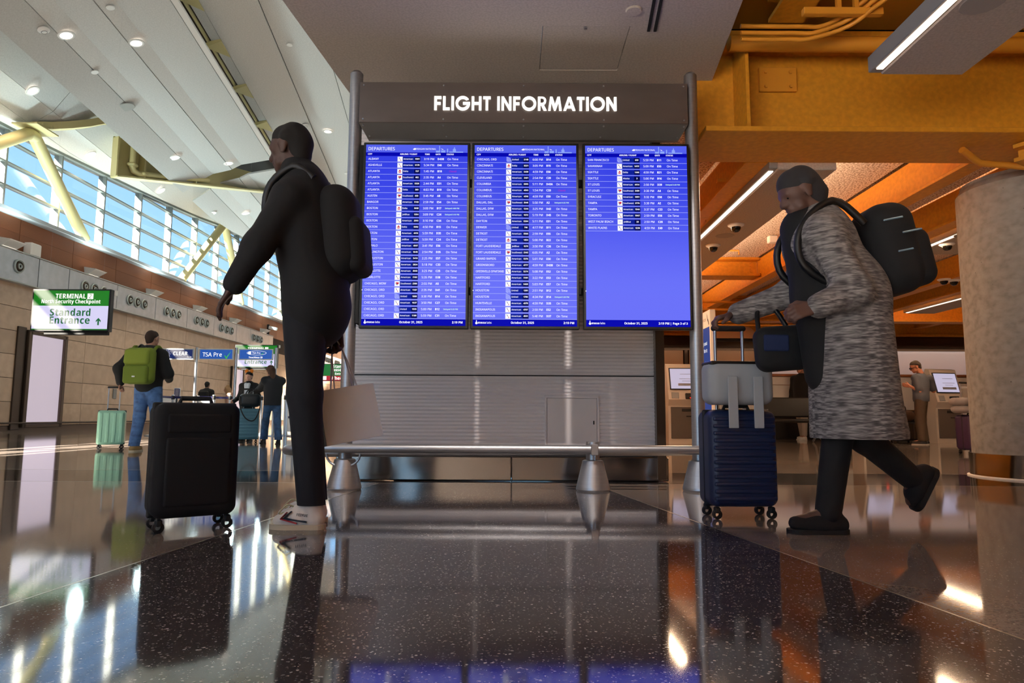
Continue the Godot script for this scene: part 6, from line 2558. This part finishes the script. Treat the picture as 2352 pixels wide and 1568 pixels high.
func sneaker(root: Node3D, heel_at: Vector3, ln: float) -> void:      # toe towards -x, heel under the ankle
	var o := heel_at - root.position
	var x0 := o.x + 0.055
	var acc := Acc.new()
	var P := func(x: float, y: float, z := 0.0) -> Vector3: return Vector3(x0 - x, y, o.z + z)
	blob(acc, [bone(P.call(0.05, 0.052), P.call(0.062, 0.1), 0.042, 0.046), bone(P.call(0.045, 0.04), P.call(0.13, 0.04), 0.034, 0.037), bone(P.call(0.12, 0.05), P.call(ln - 0.045, 0.034), 0.042, 0.03), bone(P.call(0.07, 0.1), P.call(0.17, 0.058), 0.034, 0.03)], 0.006, 0.022)
	var sh := put("shoe", acc.mesh(), paint(Color(0.84, 0.80, 0.76), 0.6), root)
	var st := mb()
	var out := PackedVector2Array()
	out.append_array(arc2(Vector2(0.042, 0), Vector2(0.042, 0.041), PI * 0.5, PI * 1.5, 8))
	out.append_array(arc2(Vector2(ln * 0.6, 0), Vector2(0.03, 0.046), -PI * 0.5, -PI * 0.5 + 0.01, 2))
	out.append_array(arc2(Vector2(ln - 0.09, 0), Vector2(0.09, 0.046), -PI * 0.5, PI * 0.5, 20))
	extrude(st, out, 0.022, Transform3D(Basis(Vector3.LEFT, Vector3.BACK, Vector3.UP), Vector3(x0, 0.0, o.z)))
	obj("sole", st, paint(Color(0.74, 0.68, 0.58), 0.7), sh)
	# the chevron stripes and the word on the outer side
	var zs := o.z + 0.0465
	st = mb()
	var S := func(to: SurfaceTool, a: Vector2, b: Vector2, wd: float) -> void:
		box(to, Vector3(x0 - (a.x + b.x) * 0.5, (a.y + b.y) * 0.5, zs - 0.004), Vector3(a.distance_to(b), wd * 2.0, 0.016), 0.0, Basis(Vector3.BACK, -atan2(b.y - a.y, b.x - a.x)))
	S.call(st, Vector2(0.075, 0.036), Vector2(0.178, 0.052), 0.0032)
	S.call(st, Vector2(0.178, 0.052), Vector2(0.145, 0.082), 0.0022)
	obj("navy_stripe", st, paint(Color(0.08, 0.08, 0.14), 0.6), sh)
	st = mb()
	S.call(st, Vector2(0.118, 0.03), Vector2(0.192, 0.05), 0.0028)
	S.call(st, Vector2(0.192, 0.05), Vector2(0.165, 0.078), 0.0016)
	obj("red_stripe", st, paint(Color(0.6, 0.08, 0.1), 0.6), sh)
	st = mb()
	words_into(st, "FEIYUE", 0.011, Transform3D(Basis(Vector3.BACK, -0.1), Vector3(x0 - 0.095, 0.066, zs + 0.0015)), true, 1, 0.052)
	obj("lettering", st, M.black, sh)
	for k in 4:
		st = mb()
		tube(st, soft([P.call(0.135 + k * 0.018, 0.088 - k * 0.011, -0.02), P.call(0.138 + k * 0.018, 0.096 - k * 0.011, 0), P.call(0.135 + k * 0.018, 0.088 - k * 0.011, 0.02)]), 0.0035, 6)
		obj("lace", st, M.white, sh)
	st = mb()
	tube(st, soft([P.call(0.14, 0.095, 0.01), P.call(0.17, 0.108, 0.025), P.call(0.205, 0.072, 0.028), P.call(0.18, 0.075, 0.02), P.call(0.145, 0.092, 0.008)]), 0.004, 6)
	obj("lace", st, paint(Color(0.7, 0.66, 0.52), 0.7), sh)


# ---------------------------------------------------------------- the woman in the tweed coat
func woman_walking() -> void:
	var J := {}
	J.fwd = Vector3(-1, 0, 0)
	J.face = Vector3(-1, -0.5, 0.05)
	J.hup = Vector3(-0.42, 1, 0).normalized()
	J.head = at(1838, 447, 3.12)
	J.neck = at(1876, 500, 3.14)
	J.pel = at(1945, 735, 3.14)
	J.sl = at(1893, 537, 2.98)
	J.el = at(1962, 668, 2.92)
	J.wl = at(1878, 704, 2.9)
	J.sr = at(1880, 530, 3.3)
	J.er = at(1822, 672, 3.36)
	J.wr = at(1690, 722, 3.4)
	J.hl = at(1942, 770, 3.12)
	J.kl = at(1926, 985, 3.14)
	J.al = at(1902, 1185, 3.1)
	J.tl = at(1812, 1215, 3.1)
	J.hr = at(1950, 770, 3.22)
	J.kr = at(1985, 1005, 3.22)
	J.ar = at(2092, 1096, 3.26)
	J.tr = at(2092, 1165, 3.28)
	J.al.y = 0.085
	J.tl.y = 0.042
	J.fr = Vector3(0.75, -0.35, 0).normalized()
	J.dl = Vector3(-1, -0.25, 0).normalized()
	J.bl = Vector3(0.1, 0.6, 1)
	J.thl = Vector3(-0.3, 1, 0)
	J.dr = Vector3(-1, -0.2, 0).normalized()
	J.br = Vector3(-0.2, 1, 0)
	J.thr = Vector3(0, 0, 1)
	var base := Vector3(J.al.x, 0, -3.12)
	var tweed := cloth(Color(1, 1, 1), 0.95)
	var tx := noise_tex(0.11, [[0.0, Color(0.16, 0.15, 0.15)], [0.35, Color(0.32, 0.30, 0.30)], [0.55, Color(0.50, 0.48, 0.47)], [1.0, Color(0.72, 0.70, 0.68)]], 256, 3, FastNoiseLite.TYPE_VALUE, 31)
	tri_tex(tweed, tx, Vector3(1.3, 7.0, 1.3), false)
	var black := cloth(Color(0.03, 0.03, 0.04))
	var skin := paint(Color(0.34, 0.23, 0.19), 0.6)
	var wm := figure("person", "woman in a long grey tweed coat leaning forward and walking left with a backpack", base, J, {"skin": skin, "cell": 0.016, "head_cell": 0.006, "hand_cell": 0.0045, "curl_l": 0.9, "curl_r": 1.0, "scale": 0.96})
	var P: Vector3 = J.head
	add_hair(wm, J, cloth(Color(0.15, 0.14, 0.15)), 0.96, [bone(P + Vector3(0.06, 0.0, 0), P + Vector3(0.07, -0.05, 0), 0.07, 0.05)], 0.004)
	# dark top and scarf showing in the open front
	garment("top", [bone(J.neck + Vector3(-0.06, -0.06, 0), J.pel + Vector3(-0.12, 0.1, 0), 0.11, 0.12), bone(J.pel + Vector3(-0.12, 0.1, 0), J.pel + Vector3(-0.1, -0.25, 0), 0.12, 0.1), bone(J.neck + Vector3(-0.02, -0.05, 0), J.neck + Vector3(-0.03, -0.03, 0), 0.08, 0.075)], 0.016, 0.05, black, wm)
	var hem1 := at(1950, 965, 3.16)
	var cb: Array = [bone(J.neck + Vector3(0.0, -0.12, -0.05), J.neck + Vector3(0.0, -0.12, 0.05), 0.135, 0.135), bone(J.neck + Vector3(0.01, -0.14, 0), J.pel + Vector3(0.02, 0.1, 0), 0.155, 0.165), bone(J.pel + Vector3(0.0, 0.1, 0.01), hem1 + Vector3(0.02, -0.06, 0.02), 0.21, 0.235, Vector3.RIGHT, 1.25), bone(hem1 + Vector3(0.1, 0.1, 0.03), hem1 + Vector3(0.13, -0.06, 0.05), 0.1, 0.1), bone(J.neck + Vector3(0.0, -0.03, -0.04), J.neck + Vector3(0.0, -0.03, 0.04), 0.09, 0.09)]
	cb.append_array(sleeves(J, 0.068, 0.95))
	for q in ["l", "r"]:
		cb.append(bone(J.neck + Vector3(0, -0.07, 0), J["s" + q], 0.085, 0.075))
	var coat := garment("coat", cb, 0.014, 0.05, tweed, wm, at(1950, 1006, 3.14).y)
	garment("trousers", legs(J, 0.09, 0.95, 1.0, 0.62), 0.014, 0.03, black, wm)
	shoes(wm, J, black, M.rubber, 1.02)
	# backpack
	var bc := at(2035, 577, 3.14)
	var bp := thing("backpack", "black backpack with pale reflective strips on the back of the woman in tweed", "backpack", bc)
	var tilt := Basis(Vector3.BACK, 0.2)
	var st := mb()
	rbox(st, Vector3.ZERO, Vector3(0.23, 0.43, 0.3), 0.1, tilt, 6)
	obj("main_pocket", st, cloth(Color(0.05, 0.05, 0.06)), bp)
	st = mb()
	rbox(st, tilt * Vector3(0.09, -0.06, 0), Vector3(0.14, 0.27, 0.25), 0.06, tilt, 4)
	obj("front_pocket", st, cloth(Color(0.045, 0.045, 0.055)), bp)
	for k in 3:
		st = mb()
		box(st, tilt * Vector3([-0.02, 0.05, 0.0][k], [0.12, 0.05, -0.03][k], 0.151), Vector3([0.09, 0.09, 0.07][k], 0.008, 0.006), 0.002, tilt)
		obj("reflective_strip", st, paint(Color(0.55, 0.68, 0.78), 0.25, 0.4), bp)
	for z: float in [-0.12, 0.12]:
		st = mb()
		var o: Vector3 = J.neck - bc
		tube(st, soft([o + Vector3(0.16, -0.06, z), o + Vector3(0.02, 0.045, z), o + Vector3(-0.13, -0.09, z), o + Vector3(-0.12, -0.26, z), o + Vector3(0.1, -0.4, z)]), 0.018, 8)
		obj("strap", st, M.black, bp)
	# dark handbag on the forearm
	var hc := at(1796, 800, 3.3)
	var hb := thing("handbag", "soft black handbag with a blue panel hanging from the arm of the woman in tweed", "bag", hc)
	st = mb()
	rbox(st, Vector3.ZERO, Vector3(0.26, 0.22, 0.13), 0.055, Basis(Vector3.BACK, 0.08), 5)
	obj("pouch", st, cloth(Color(0.04, 0.04, 0.05)), hb)
	st = mb()
	rbox(st, Vector3(-0.05, 0.02, 0.062), Vector3(0.12, 0.08, 0.02), 0.01)
	obj("blue_panel", st, cloth(Color(0.08, 0.14, 0.30)), hb)
	st = mb()
	tube(st, soft([Vector3(-0.11, 0.08, 0), Vector3(-0.1, 0.18, -0.04), Vector3(-0.06, 0.24, -0.08), Vector3(-0.01, 0.2, -0.05), Vector3(0.03, 0.1, 0)]), 0.012, 8)
	obj("handle", st, M.black, hb)
	# navy suitcase with a pale tote on top
	var sp := on_floor(1700, 1188)
	var sc := suitcase("navy blue ribbed suitcase pushed by the woman in tweed", Vector3(sp.x, 0, sp.z - 0.02), 0.06, 0.352, 0.485, 0.22, Color(0.07, 0.13, 0.27), 12, false, 0.985)
	var tc := Vector3(sp.x, 0.57, sp.z + 0.025)
	var tb := thing("tote_bag", "pale grey canvas tote riding on top of the navy suitcase, two straps hanging down", "bag", tc, 0.06)
	st = mb()
	rbox(st, Vector3(-0.005, 0.115, 0.0), Vector3(0.34, 0.225, 0.17), 0.05, Basis.IDENTITY, 5)
	var canvas := cloth(Color(0.62, 0.63, 0.64))
	obj("pouch", st, canvas, tb)
	for x: float in [-0.075, 0.055]:
		st = mb()
		box(st, Vector3(x, 0.015, 0.125), Vector3(0.05, 0.26, 0.008), 0.003)
		obj("strap", st, canvas, tb)
	st = mb()
	rbox(st, Vector3(0.0, 0.215, 0.0), Vector3(0.33, 0.02, 0.15), 0.009)
	obj("zip", st, M.black, tb)


# ---------------------------------------------------------------- people in the hall
func standing(x: float, y_foot: float, y_top: float, fwd: Vector3, stride := 0.0) -> Dictionary:
	# joints of an upright person whose feet and crown are seen at those heights
	var p := on_floor(x, y_foot)
	var d := -p.z
	var h := at(x, y_top, d).y
	var k := h / 1.75
	fwd = fwd.normalized()
	var side := Vector3.UP.cross(fwd)      # towards the person's left
	var J := {"fwd": fwd, "face": fwd, "k": k, "base": p}
	var P := func(s: float, y: float, f: float) -> Vector3: return p + (side * s + fwd * f) * k + Vector3(0, y * k, 0)
	J.head = P.call(0, 1.635, 0.02)
	J.neck = P.call(0, 1.475, -0.01)
	J.pel = P.call(0, 0.95, 0)
	for q in ["l", "r"]:
		var s := 1.0 if q == "l" else -1.0
		J["s" + q] = P.call(0.185 * s, 1.40, 0)
		J["e" + q] = P.call(0.25 * s, 1.12, -0.03)
		J["w" + q] = P.call(0.25 * s, 0.88, 0.06)
		var st := stride * s
		J["h" + q] = P.call(0.095 * s, 0.9, 0)
		J["k" + q] = P.call(0.1 * s, 0.49, 0.03 + st * 0.5)
		J["a" + q] = P.call(0.1 * s, 0.085, st)
		J["t" + q] = P.call(0.115 * s, 0.042, st + 0.19)
	return J


func hall_people() -> void:
	var skin := paint(Color(0.66, 0.48, 0.39), 0.55)
	# man with the olive backpack
	var J := standing(332, 1036, 761, Vector3(0.12, 0, -1), -0.1)
	var k: float = J.k
	J.face = Vector3(0.35, -0.1, -1)
	var dz: float = -J.base.z
	J.wl = at(277, 879, dz - 0.1)
	J.el = at(273, 846, dz - 0.1)
	J.sl = at(297, 822, dz)
	J.wr = J.base + Vector3(0.12, 1.06 * k, -0.32)
	J.er = at(386, 858, dz)
	J.dl = Vector3(0, -1, 0.1)
	J.bl = Vector3(-1, 0, 0.2)
	var m := figure("person", "man with an olive backpack, black hoodie and blue jeans walking away on the left", J.base, J, {"skin": skin, "cell": 0.022, "head_cell": 0.009, "hand_cell": 0.007, "scale": k, "curl_l": 1.1})
	add_hair(m, J, cloth(Color(0.20, 0.13, 0.09)), k * 0.98, [], 0.0, 0.011)
	var jb := torso(J, 0.205 * k, k, -0.02, 1.3)
	jb.append_array(sleeves(J, 0.072 * k, 0.95))
	jb.append(bone(J.neck + Vector3(-0.09, -0.02, 0.06), J.neck + Vector3(0.09, -0.02, 0.06), 0.075, 0.075))
	var hood := cloth(Color(0.07, 0.07, 0.075))
	garment("hoodie", jb, 0.018, 0.05, hood, m, J.pel.y - 0.1 * k)
	garment("jeans", legs(J, 0.108 * k, k * 1.12, 1.0, 0.68), 0.018, 0.03, denim(Color(0.34, 0.50, 0.72)), m, 0.075)
	shoes(m, J, paint(Color(0.62, 0.50, 0.30), 0.7), paint(Color(0.8, 0.76, 0.66), 0.7), k, 0.012)
	var bc: Vector3 = at(322, 840, dz - 0.24)
	var bp := thing("backpack", "olive green backpack on the man in the black hoodie", "backpack", bc)
	var olive := cloth(Color(0.43, 0.50, 0.14))
	var st := mb()
	rbox(st, Vector3.ZERO, Vector3(0.40, 0.50, 0.17), 0.08, Basis.IDENTITY, 5)
	obj("main_pocket", st, olive, bp)
	st = mb()
	rbox(st, Vector3(-0.01, 0.12, 0.06), Vector3(0.35, 0.22, 0.1), 0.045, Basis(Vector3.RIGHT, -0.12), 4)
	obj("top_flap", st, cloth(Color(0.47, 0.53, 0.16)), bp)
	st = mb()
	rbox(st, Vector3(-0.01, -0.12, 0.075), Vector3(0.34, 0.25, 0.09), 0.04, Basis.IDENTITY, 4)
	obj("front_pocket", st, cloth(Color(0.39, 0.46, 0.12)), bp)
	st = mb()
	box(st, Vector3(-0.02, -0.15, 0.122), Vector3(0.04, 0.02, 0.004), 0.001)
	obj("patch", st, M.white, bp)
	st = mb()
	tube(st, soft([Vector3(-0.06, 0.24, -0.02), Vector3(0, 0.29, 0), Vector3(0.06, 0.24, -0.02)]), 0.012, 6)
	obj("grab_loop", st, M.black, bp)
	for x: float in [-0.15, 0.15]:
		st = mb()
		tube(st, soft([Vector3(x, 0.2, -0.03), Vector3(x * 1.05, 0.28, -0.16), Vector3(x * 1.1, 0.14, -0.36)]), 0.022, 6)
		obj("strap", st, olive, bp)
	# mint suitcase
	var sp := on_floor(253, 1030)
	suitcase("mint green suitcase with telescopic handle, rolled by the man with the olive backpack", Vector3(sp.x, 0, sp.z), 0.42, 0.36, 0.5, 0.23, Color(0.56, 0.76, 0.66), 4, true, at(278, 884, dz - 0.1).y)
	# woman in jeans pushing the teal suitcase
	J = standing(622, 1019, 838, Vector3(-0.55, 0, -0.9), 0.26)
	k = J.k
	J.wl = at(576, 905, 12.9)
	J.el = at(597, 893, 12.8)
	J.dl = Vector3(-1, -0.1, 0)
	J.bl = Vector3(0, 1, 0)
	J.wr = at(582, 903, 13.2)
	J.er = at(606, 890, 13.25)
	J.head += Vector3(-0.06, -0.02, 0)
	m = figure("person", "woman in a dark quilted jacket and jeans pushing a teal suitcase", J.base, J, {"skin": skin, "cell": 0.022, "head_cell": 0.009, "hand_cell": 0.007, "scale": k, "curl_l": 0.9})
	var P: Vector3 = J.head
	add_hair(m, J, cloth(Color(0.28, 0.19, 0.13)), k, [bone(P + Vector3(0.05, 0.02, 0.06), P + Vector3(0.09, -0.16, 0.09), 0.06, 0.04)], 0.006, 0.011)
	jb = torso(J, 0.2 * k, k, 0.06, 1.25)
	jb.append_array(sleeves(J, 0.07 * k, 0.94))
	garment("jacket", jb, 0.018, 0.05, cloth(Color(0.12, 0.13, 0.15)), m, J.pel.y - 0.1 * k)
	garment("jeans", legs(J, 0.1 * k, k, 1.0, 0.85), 0.018, 0.03, denim(Color(0.24, 0.40, 0.58)), m, 0.075)
	shoes(m, J, paint(Color(0.07, 0.06, 0.06), 0.5), M.rubber, k, 0.012)
	sp = on_floor(566, 1016)
	var teal := suitcase("teal blue ribbed suitcase in front of the woman in jeans", Vector3(sp.x, 0, sp.z), 0.35, 0.40, 0.56, 0.27, Color(0.30, 0.50, 0.58), 9, false, 0.98)
	var dfp := Vector3(sp.x + 0.03, 0.645, sp.z)
	var dfl := thing("holdall", "black leather holdall with a long strap riding on the teal suitcase", "bag", dfp, 0.35)
	st = mb()
	rbox(st, Vector3(0, 0.125, 0.03), Vector3(0.38, 0.24, 0.2), 0.08, Basis.IDENTITY, 5)
	obj("pouch", st, paint(Color(0.09, 0.13, 0.16), 0.35), dfl)
	st = mb()
	tube(st, soft([Vector3(-0.17, 0.2, 0.12), Vector3(-0.16, 0.0, 0.16), Vector3(-0.06, -0.2, 0.17), Vector3(0.08, -0.24, 0.17), Vector3(0.17, -0.05, 0.16), Vector3(0.18, 0.18, 0.12)]), 0.012, 6)
	obj("strap", st, M.black, dfl)
	for z: float in [0.0, 0.07]:
		st = mb()
		tube(st, soft([Vector3(-0.08, 0.22, z), Vector3(-0.05, 0.3, z), Vector3(0.05, 0.3, z), Vector3(0.08, 0.22, z)]), 0.009, 6)
		obj("handle", st, M.black, dfl)
	# agent in a dark suit with toy ears
	J = standing(566, 1012, 855, Vector3(-0.1, 0, 1), 0.0)
	k = J.k
	J.wl = J.base + Vector3(0.16, 1.0 * k, 0.25)
	J.wr = J.base + Vector3(-0.22, 0.98 * k, 0.2)
	m = figure("person", "agent in a black suit and pale scarf wearing a headband with small orange ears", J.base, J, {"skin": paint(Color(0.78, 0.60, 0.52), 0.5), "cell": 0.022, "head_cell": 0.007, "hand_cell": 0.007, "scale": k})
	add_hair(m, J, cloth(Color(0.07, 0.06, 0.06)), k, [], 0.004, 0.01)
	jb = torso(J, 0.19 * k, k, 0.08, 1.35)
	jb.append_array(sleeves(J, 0.062 * k, 0.93))
	garment("suit_jacket", jb, 0.018, 0.05, cloth(Color(0.05, 0.05, 0.06)), m, J.pel.y - 0.1 * k)
	garment("trousers", legs(J, 0.095 * k, k, 1.0, 0.7), 0.02, 0.03, cloth(Color(0.05, 0.05, 0.06)), m, 0.075)
	garment("scarf", [bone(J.neck + Vector3(-0.03, -0.03, 0.09), J.neck + Vector3(0.0, -0.28, 0.14), 0.035, 0.02), bone(J.neck + Vector3(0.03, -0.03, 0.09), J.neck + Vector3(0.0, -0.28, 0.14), 0.035, 0.02)], 0.012, 0.02, cloth(Color(0.72, 0.76, 0.80)), m)
	shoes(m, J, M.black, M.rubber, k, 0.012)
	for x: float in [-1.0, 1.0]:
		var ear := garment("ear", [bone(J.head + Vector3(0.06 * x, 0.145, 0.0) * k, J.head + Vector3(0.06 * x, 0.16, 0.0) * k, 0.04, 0.034, Vector3.BACK, 2.0)], 0.009, 0.01, cloth(Color(0.80, 0.45, 0.10)), m)
	# two people sitting or standing by the desks
	J = standing(470, 991, 877, Vector3(0.1, 0, -1), 0.0)
	k = J.k
	m = figure("person", "person in black seen from behind at the desks between the portal posts", J.base, J, {"skin": paint(Color(0.40, 0.28, 0.22), 0.5), "cell": 0.026, "head_cell": 0.011, "hand_cell": 0.009, "scale": k})
	add_hair(m, J, cloth(Color(0.05, 0.045, 0.04)), k, [], 0.0, 0.012)
	jb = torso(J, 0.215 * k, k, 0.04, 1.3)
	jb.append_array(sleeves(J, 0.078 * k, 0.93))
	garment("jacket", jb, 0.022, 0.05, cloth(Color(0.06, 0.06, 0.065)), m, J.pel.y - 0.1 * k)
	garment("trousers", legs(J, 0.1 * k, k, 1.0, 0.7), 0.024, 0.03, cloth(Color(0.08, 0.08, 0.09)), m, 0.075)
	shoes(m, J, M.black, M.rubber, k, 0.014)
	var bk := thing("backpack", "small black backpack on the person at the desks", "backpack", (J.neck as Vector3) + Vector3(0.0, -0.24, 0.2))
	st = mb()
	rbox(st, Vector3.ZERO, Vector3(0.3, 0.4, 0.14), 0.06, Basis.IDENTITY, 4)
	obj("main_pocket", st, cloth(Color(0.045, 0.045, 0.05)), bk)
	st = mb()
	rbox(st, Vector3(0, -0.08, 0.07), Vector3(0.24, 0.18, 0.06), 0.025, Basis.IDENTITY, 3)
	obj("front_pocket", st, cloth(Color(0.05, 0.05, 0.055)), bk)
	J = standing(523, 991, 886, Vector3(-0.9, 0, 0.3), 0.0)
	k = J.k
	J.head += Vector3(-0.06, -0.03, 0.02)
	m = figure("person", "person in a sand coloured jacket and knitted hat bending over the desks", J.base, J, {"skin": skin, "cell": 0.026, "head_cell": 0.011, "hand_cell": 0.009, "scale": k})
	garment("hat", [bone(J.head + Vector3(0.01, 0.05, 0), J.head + Vector3(0.03, 0.1, 0), 0.1 * k, 0.075 * k), bone(J.head + Vector3(0.04, 0.0, 0), J.head + Vector3(0.06, -0.1, 0), 0.085, 0.09)], 0.014, 0.03, cloth(Color(0.58, 0.46, 0.33)), m)
	jb = torso(J, 0.2 * k, k, 0.04, 1.3)
	jb.append_array(sleeves(J, 0.075 * k, 0.93))
	garment("jacket", jb, 0.022, 0.05, cloth(Color(0.66, 0.50, 0.42)), m, J.pel.y - 0.1 * k)
	garment("trousers", legs(J, 0.1 * k, k, 1.0, 0.7), 0.024, 0.03, cloth(Color(0.14, 0.14, 0.17)), m, 0.075)
	shoes(m, J, M.black, M.rubber, k, 0.014)


func denim(c: Color) -> StandardMaterial3D:
	var m := cloth(c)
	tri_tex(m, noise_tex(0.02, [[0.0, g(0.55)], [0.5, g(0.85)], [1.0, g(1.0)]], 128, 4, FastNoiseLite.TYPE_SIMPLEX, 41), Vector3(3, 3, 3), false)
	return m


# ---------------------------------------------------------------- people and luggage by the kiosks
func counter_people() -> void:
	var J := standing(2122, 1021, 818, Vector3(-0.75, 0, -0.65), 0.0)
	var k: float = J.k
	var b: Vector3 = J.base
	J.head = at(2103, 843, 13.4)
	J.face = Vector3(-1, -0.55, -0.25)
	J.hup = Vector3(-0.35, 1, -0.1).normalized()
	J.neck = at(2114, 862, 13.45)
	J.wl = at(2091, 887, 13.32)
	J.el = at(2113, 899, 13.2)
	J.sl = at(2103, 868, 13.3)
	J.wr = at(2092, 886, 13.7)
	J.sr = at(2134, 870, 13.55)
	J.er = at(2144, 897, 13.6)
	J.wr = at(2142, 893, 13.9)
	J.dl = Vector3(-1, 0.25, -0.2)
	J.bl = Vector3(0, -0.3, 1)
	J.thl = Vector3(0, 1, 0)
	var m := figure("person", "man with glasses in a grey T-shirt and olive trousers looking down at a kiosk", b, J, {"skin": paint(Color(0.68, 0.44, 0.33), 0.55), "cell": 0.022, "head_cell": 0.008, "hand_cell": 0.007, "scale": k, "curl_l": 0.8})
	add_hair(m, J, cloth(Color(0.20, 0.15, 0.11)), k * 0.98, [], 0.0, 0.01)
	var jb := torso(J, 0.195 * k, k, 0.04, 1.3)
	jb.append(bone(J.sl, J.sl.lerp(J.el, 0.8), 0.075, 0.07))
	jb.append(bone(J.sr, J.sr.lerp(J.er, 0.8), 0.075, 0.07))
	garment("shirt", jb, 0.018, 0.05, cloth(Color(0.27, 0.28, 0.31)), m, J.pel.y - 0.1 * k)
	garment("trousers", legs(J, 0.108 * k, k * 1.05, 1.0, 0.74), 0.018, 0.03, cloth(Color(0.26, 0.20, 0.14)), m, 0.075)
	shoes(m, J, M.black, paint(Color(0.6, 0.58, 0.55), 0.7), k, 0.012)
	var up: Vector3 = J.hup
	var f: Vector3 = (J.face - up * J.face.dot(up)).normalized()
	var sd := up.cross(f)
	var st := mb()
	for x: float in [-1.0, 1.0]:
		var c: Vector3 = J.head - b + f * 0.1 + up * 0.004 + sd * 0.032 * x
		var ring: Array = []
		for i in 11:
			var a := TAU * i / 10.0
			ring.append(c + sd * cos(a) * 0.024 + up * sin(a) * 0.018)
		tube(st, ring, 0.004, 6, false)
		tube(st, [c + sd * 0.024 * x, J.head - b + sd * 0.08 * x + up * 0.006], 0.004, 6)
	obj("glasses", st, M.black, m)
	# dark wheeled bags beside him
	var sp := on_floor(2075, 1018)
	var dk := suitcase("dark low carry-on under a brown duffel, left of the man at the kiosk", Vector3(sp.x, 0, sp.z), 0.2, 0.5, 0.36, 0.25, Color(0.07, 0.06, 0.06), 3, true)
	var br := thing("duffel_bag", "brown duffel lying on the dark carry-on beside the man at the kiosk", "bag", Vector3(sp.x, 0.445, sp.z), 0.2)
	st = mb()
	rbox(st, Vector3(0, 0.11, 0), Vector3(0.5, 0.22, 0.24), 0.1, Basis.IDENTITY, 5)
	obj("pouch", st, cloth(Color(0.28, 0.19, 0.12)), br)
	st = mb()
	tube(st, soft([Vector3(-0.1, 0.2, 0), Vector3(-0.07, 0.3, 0), Vector3(0.07, 0.3, 0), Vector3(0.1, 0.2, 0)]), 0.012, 6)
	obj("handle", st, M.black, br)
	# purple suitcase with neck pillows
	sp = on_floor(2226, 1043) + Vector3(0.1, 0, 0)
	var pz := Vector3(sp.x, 0, sp.z - 0.05)
	suitcase("purple suitcase with a tall black handle next to the concrete column", pz, 0.28, 0.36, 0.5, 0.25, Color(0.17, 0.07, 0.22), 3, true, at(2203, 876, 9.7).y)
	suitcase("black suitcase half hidden between the purple one and the column", Vector3(sp.x + 0.32, 0, sp.z - 0.25), 0.1, 0.36, 0.46, 0.24, Color(0.05, 0.05, 0.055), 0, false, 0.0, true)
	for q in 2:
		var np := thing("neck_pillow", "grey neck pillow, %s of the two on the purple suitcase" % ["lower", "upper"][q], "pillow", pz + Vector3(-0.13 - 0.03 * q, 0.64 + q * 0.108, 0.06), 0.3 + 0.25 * q, "neck pillows")
		var acc := Acc.new()
		var pts: Array = []
		for i in 9:
			var a := 0.5 + (TAU - 1.0) * i / 8.0
			pts.append(Vector3(cos(a) * 0.115, 0, sin(a) * 0.1))
		var bl: Array = []
		for i in 8:
			bl.append(bone(pts[i], pts[i + 1], 0.06, 0.06, Vector3.UP, 1.12))
		blob(acc, bl, 0.012, 0.02)
		put("cushion", acc.mesh(), cloth(Color(0.56, 0.54, 0.54)), np)
		st = mb()
		tube(st, soft([Vector3(0.1, 0, 0.05), Vector3(0.15, -0.02, 0.07), Vector3(0.17, -0.03, 0.06)]), 0.006, 6)
		obj("toggle_cord", st, M.black, np)
	# a traveller hidden behind the woman in tweed
	J = standing(1846, 1010, 835, Vector3(-0.8, 0, 0.5), 0.12)
	k = J.k
	m = figure("person", "person in white trousers and shoes mostly hidden behind the woman in tweed", J.base, J, {"skin": paint(Color(0.66, 0.48, 0.39), 0.55), "cell": 0.024, "head_cell": 0.01, "hand_cell": 0.008, "scale": k})
	add_hair(m, J, cloth(Color(0.1, 0.08, 0.07)), k, [], 0.004, 0.012)
	jb = torso(J, 0.2 * k, k, 0.06, 1.3)
	jb.append_array(sleeves(J, 0.075 * k, 0.94))
	garment("jacket", jb, 0.02, 0.05, cloth(Color(0.05, 0.05, 0.055)), m, J.pel.y - 0.1 * k)
	garment("trousers", legs(J, 0.095 * k, k, 0.9, 0.7), 0.02, 0.03, cloth(Color(0.68, 0.65, 0.62)), m)
	shoes(m, J, M.white, M.white, k, 0.012)
